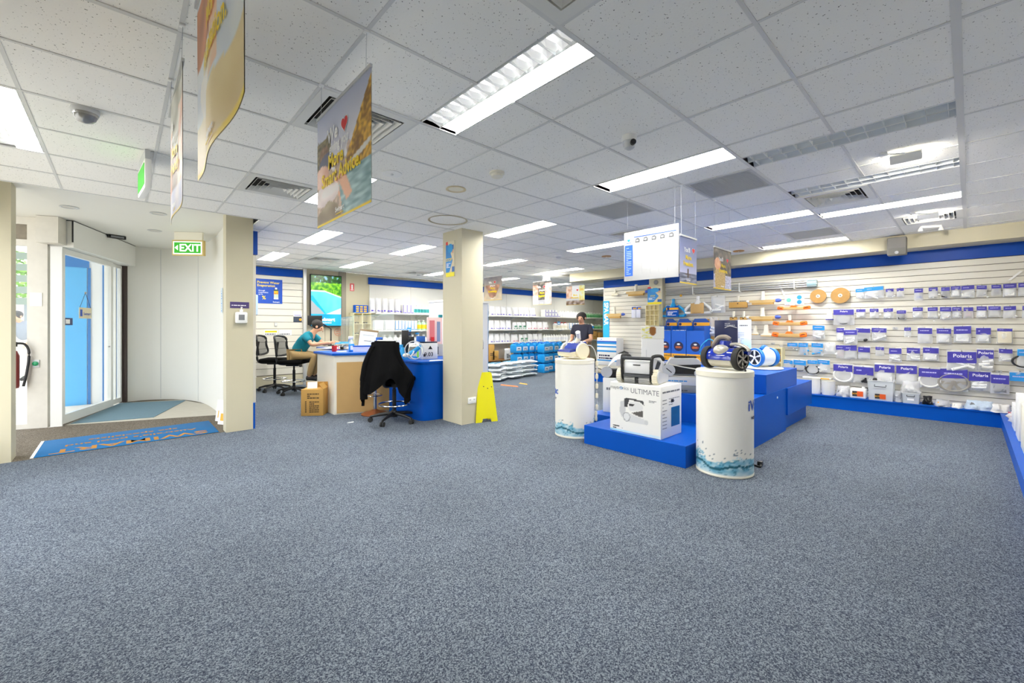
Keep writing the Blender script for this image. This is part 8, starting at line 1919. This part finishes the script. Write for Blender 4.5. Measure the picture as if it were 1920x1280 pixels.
def person(lab, loc, rz, J, shirt, trousers, hair, face=(0, -1, 0), shoes=None, short=True):
    t = thing('person', lab, 'person', loc, rz)
    V = {}; E = []
    Rd = dict(pelvis=0.125, belly=0.12, chest=0.135, neckb=0.07, neck=0.052, jaw=0.068, head=0.092, crown=0.080)
    for k in ('pelvis', 'belly', 'chest', 'neckb', 'neck', 'jaw', 'head', 'crown'): V[k] = (*J[k], Rd[k])
    E += [('pelvis', 'belly'), ('belly', 'chest'), ('chest', 'neckb'), ('neckb', 'neck'), ('neck', 'jaw'), ('jaw', 'head'), ('head', 'crown')]
    f = Vector(face).normalized(); hd = Vector(J['head'])
    nose = hd + f * 0.098 - (Vector(J['crown']) - hd).normalized() * 0.015
    V['nose'] = (*nose, 0.014); E.append(('head', 'nose'))
    for s, q in ((1, 'l_'), (-1, 'r_')):
        for k, r in (('shoulder', 0.062), ('elbow', 0.042), ('wrist', 0.028), ('hip', 0.088), ('knee', 0.056), ('ankle', 0.038), ('toe', 0.034)):
            V[q + k] = (*J[q + k], r)
        fa = (Vector(J[q + 'elbow']) * 0.55 + Vector(J[q + 'wrist']) * 0.45); V[q + 'fore'] = (*fa, 0.040)
        ca = (Vector(J[q + 'knee']) * 0.6 + Vector(J[q + 'ankle']) * 0.4); V[q + 'calf'] = (*ca, 0.056)
        E += [('chest', q + 'shoulder'), (q + 'shoulder', q + 'elbow'), (q + 'elbow', q + 'fore'), (q + 'fore', q + 'wrist'), ('pelvis', q + 'hip'), (q + 'hip', q + 'knee'), (q + 'knee', q + 'calf'), (q + 'calf', q + 'ankle'), (q + 'ankle', q + 'toe')]
        hand(V, E, s, J[q + 'wrist'], Vector(J[q + 'wrist']) - Vector(J[q + 'elbow']), J.get(q + 'up', (0, 0, 1)), q)
    covered = ('pelvis', 'belly', 'chest', 'l_hip', 'r_hip', 'l_shoulder', 'r_shoulder', 'l_knee', 'r_knee', 'l_calf', 'r_calf')
    skin('body', {k: (*v[:3], v[3] * (0.80 if k in covered else 1)) for k, v in V.items()}, E, SKIN, t)
    top = {'pelvis', 'belly', 'chest', 'neckb', 'l_shoulder', 'r_shoulder', 'l_elbow', 'r_elbow'}
    Vs = {k: list(V[k]) for k in V}
    if short:
        for q in ('l_', 'r_'):
            a, b = Vector(V[q + 'shoulder'][:3]), Vector(V[q + 'elbow'][:3]); Vs[q + 'elbow'] = [*(a * 0.35 + b * 0.65), 0.052]
    else: top |= {'l_fore', 'r_fore', 'l_wrist', 'r_wrist'}
    Vs['neckb'][3] = 0.064
    skin('shirt', {k: tuple(v) for k, v in Vs.items()}, E, shirt, t, grow=1.08, pad=0.012, only=top)
    Vt = {k: list(V[k]) for k in V}
    skin('trousers', {k: tuple(v) for k, v in Vt.items()}, E, trousers, t, grow=1.05, pad=0.008, only={'pelvis', 'l_hip', 'r_hip', 'l_knee', 'r_knee', 'l_calf', 'r_calf', 'l_ankle', 'r_ankle'})
    for q in ('l_', 'r_'):
        a, b = Vector(J[q + 'ankle']), Vector(J[q + 'toe']); d = b - a
        MB().tube([a - Vector((d.x, d.y, 0)) * 0.3 + Vector((0, 0, -0.03)), a * 0.4 + b * 0.6 + Vector((0, 0, -0.005)), b + d * 0.25], [0.046, 0.05, 0.034], 10).build('shoe', shoes or BLACK, t)
    up = (Vector(J['crown']) - hd).normalized(); c = hd + up * 0.030 - f * 0.030
    mb = MB(); mb.ball((0, 0, 0), 0.108, 0.112, 0.098, 20, 14)
    rot = f.to_track_quat('-Y', 'Z').to_matrix().to_4x4()
    mb.v = [tuple(c + rot @ Vector(p)) for p in mb.v]; mb.build('hair', hair, t, smooth=80)
    side = f.cross(up).normalized()
    for s in (-1, 1):
        MB().ball(tuple(hd + f * 0.084 + side * s * 0.034 + up * 0.012), 0.012, 0.012, 0.010, 10, 8).build('eye', mat('eye_dark', (40, 34, 30), 0.2), t)
        MB().ball(tuple(hd + side * s * 0.092 - f * 0.005), 0.014, 0.024, 0.03, 10, 8).build('ear', SKIN, t)
    MB().ball(tuple(hd + f * 0.082 - up * 0.048), 0.026, 0.008, 0.007, 10, 6).build('mouth', mat('lips', (160, 90, 80), 0.5), t)
    return t
# seated worker leaning over the counter
J = dict(pelvis=(0, 0.0, 0.80), belly=(0, -0.08, 0.94), chest=(0, -0.21, 1.09), neckb=(0, -0.32, 1.21), neck=(0, -0.37, 1.26), jaw=(0, -0.43, 1.30), head=(0, -0.455, 1.345), crown=(0, -0.44, 1.42),
         l_shoulder=(0.17, -0.27, 1.16), l_elbow=(0.23, -0.44, 0.99), l_wrist=(0.16, -0.66, 1.03), r_shoulder=(-0.17, -0.27, 1.16), r_elbow=(-0.23, -0.42, 0.99), r_wrist=(-0.13, -0.66, 1.03),
         l_hip=(0.09, -0.02, 0.78), l_knee=(0.11, -0.42, 0.77), l_ankle=(0.10, -0.30, 0.36), l_toe=(0.10, -0.43, 0.315), r_hip=(-0.09, -0.02, 0.78), r_knee=(-0.11, -0.42, 0.77), r_ankle=(-0.10, -0.30, 0.36), r_toe=(-0.10, -0.43, 0.315))
person('person in teal shirt and khaki trousers leaning over the counter', (2.59, 9.17, 0.0), R(47), J, TEAL, KHAKI, HAIR, face=(0, -0.82, -0.57))
# standing shopper by the far shelves
JS = dict(pelvis=(0, 0, 0.92), belly=(0, -0.02, 1.06), chest=(0, -0.03, 1.24), neckb=(0, -0.03, 1.38), neck=(0, -0.05, 1.44), jaw=(0, -0.08, 1.48), head=(0, -0.09, 1.53), crown=(0, -0.08, 1.61),
          l_shoulder=(0.17, -0.02, 1.33), l_elbow=(0.22, -0.10, 1.07), l_wrist=(0.17, -0.32, 1.05), r_shoulder=(-0.17, -0.02, 1.33), r_elbow=(-0.22, -0.06, 1.07), r_wrist=(-0.19, -0.28, 1.02),
          l_hip=(0.09, 0, 0.90), l_knee=(0.10, -0.03, 0.48), l_ankle=(0.10, 0.02, 0.085), l_toe=(0.11, -0.12, 0.045), r_hip=(-0.09, 0, 0.90), r_knee=(-0.10, -0.06, 0.48), r_ankle=(-0.10, -0.02, 0.085), r_toe=(-0.11, -0.16, 0.045))
person('person in dark navy top standing by the far shelves', (7.30, 5.66, 0.0), R(-70), JS, mat('navy_top', (44, 46, 62), 0.9), mat('tan_trousers', (150, 118, 84), 0.9), HAIR, face=(0, -1, -0.2))
# passer-by outside
JW = dict(pelvis=(0, 0.02, 0.96), belly=(0, -0.04, 1.10), chest=(0, -0.13, 1.28), neckb=(0, -0.20, 1.40), neck=(0, -0.25, 1.46), jaw=(0, -0.31, 1.49), head=(0, -0.33, 1.54), crown=(0, -0.33, 1.62),
          l_shoulder=(0.18, -0.16, 1.36), l_elbow=(0.24, -0.02, 1.12), l_wrist=(0.20, -0.20, 0.98), r_shoulder=(-0.18, -0.16, 1.36), r_elbow=(-0.25, -0.22, 1.12), r_wrist=(-0.20, -0.42, 1.06),
          l_hip=(0.09, 0.02, 0.94), l_knee=(0.09, -0.16, 0.52), l_ankle=(0.09, -0.14, 0.10), l_toe=(0.09, -0.28, 0.05), r_hip=(-0.09, 0.02, 0.94), r_knee=(-0.09, 0.06, 0.52), r_ankle=(-0.09, 0.24, 0.14), r_toe=(-0.09, 0.12, 0.06))
pw = atD(50, 690, 11.6)
t = person('person in grey jacket walking past outside the side window', (pw.x, pw.y, -0.105), R(-25), JW, mat('grey_jacket', (128, 136, 148), 0.9), mat('pale_trousers', (206, 200, 192), 0.9), HAIR, face=(0, -1, -0.35), short=False)
t.scale = (1.12, 1.12, 1.12)
# small glowing prints need no direct light sampling: they add almost nothing to the room
for nm in ('screen_glow', 'screen_white', 'sign_white_glow', 'sign_green_glow', 'soft_diffuser'):
    if nm in MATS: MATS[nm].cycles.emission_sampling = 'NONE'
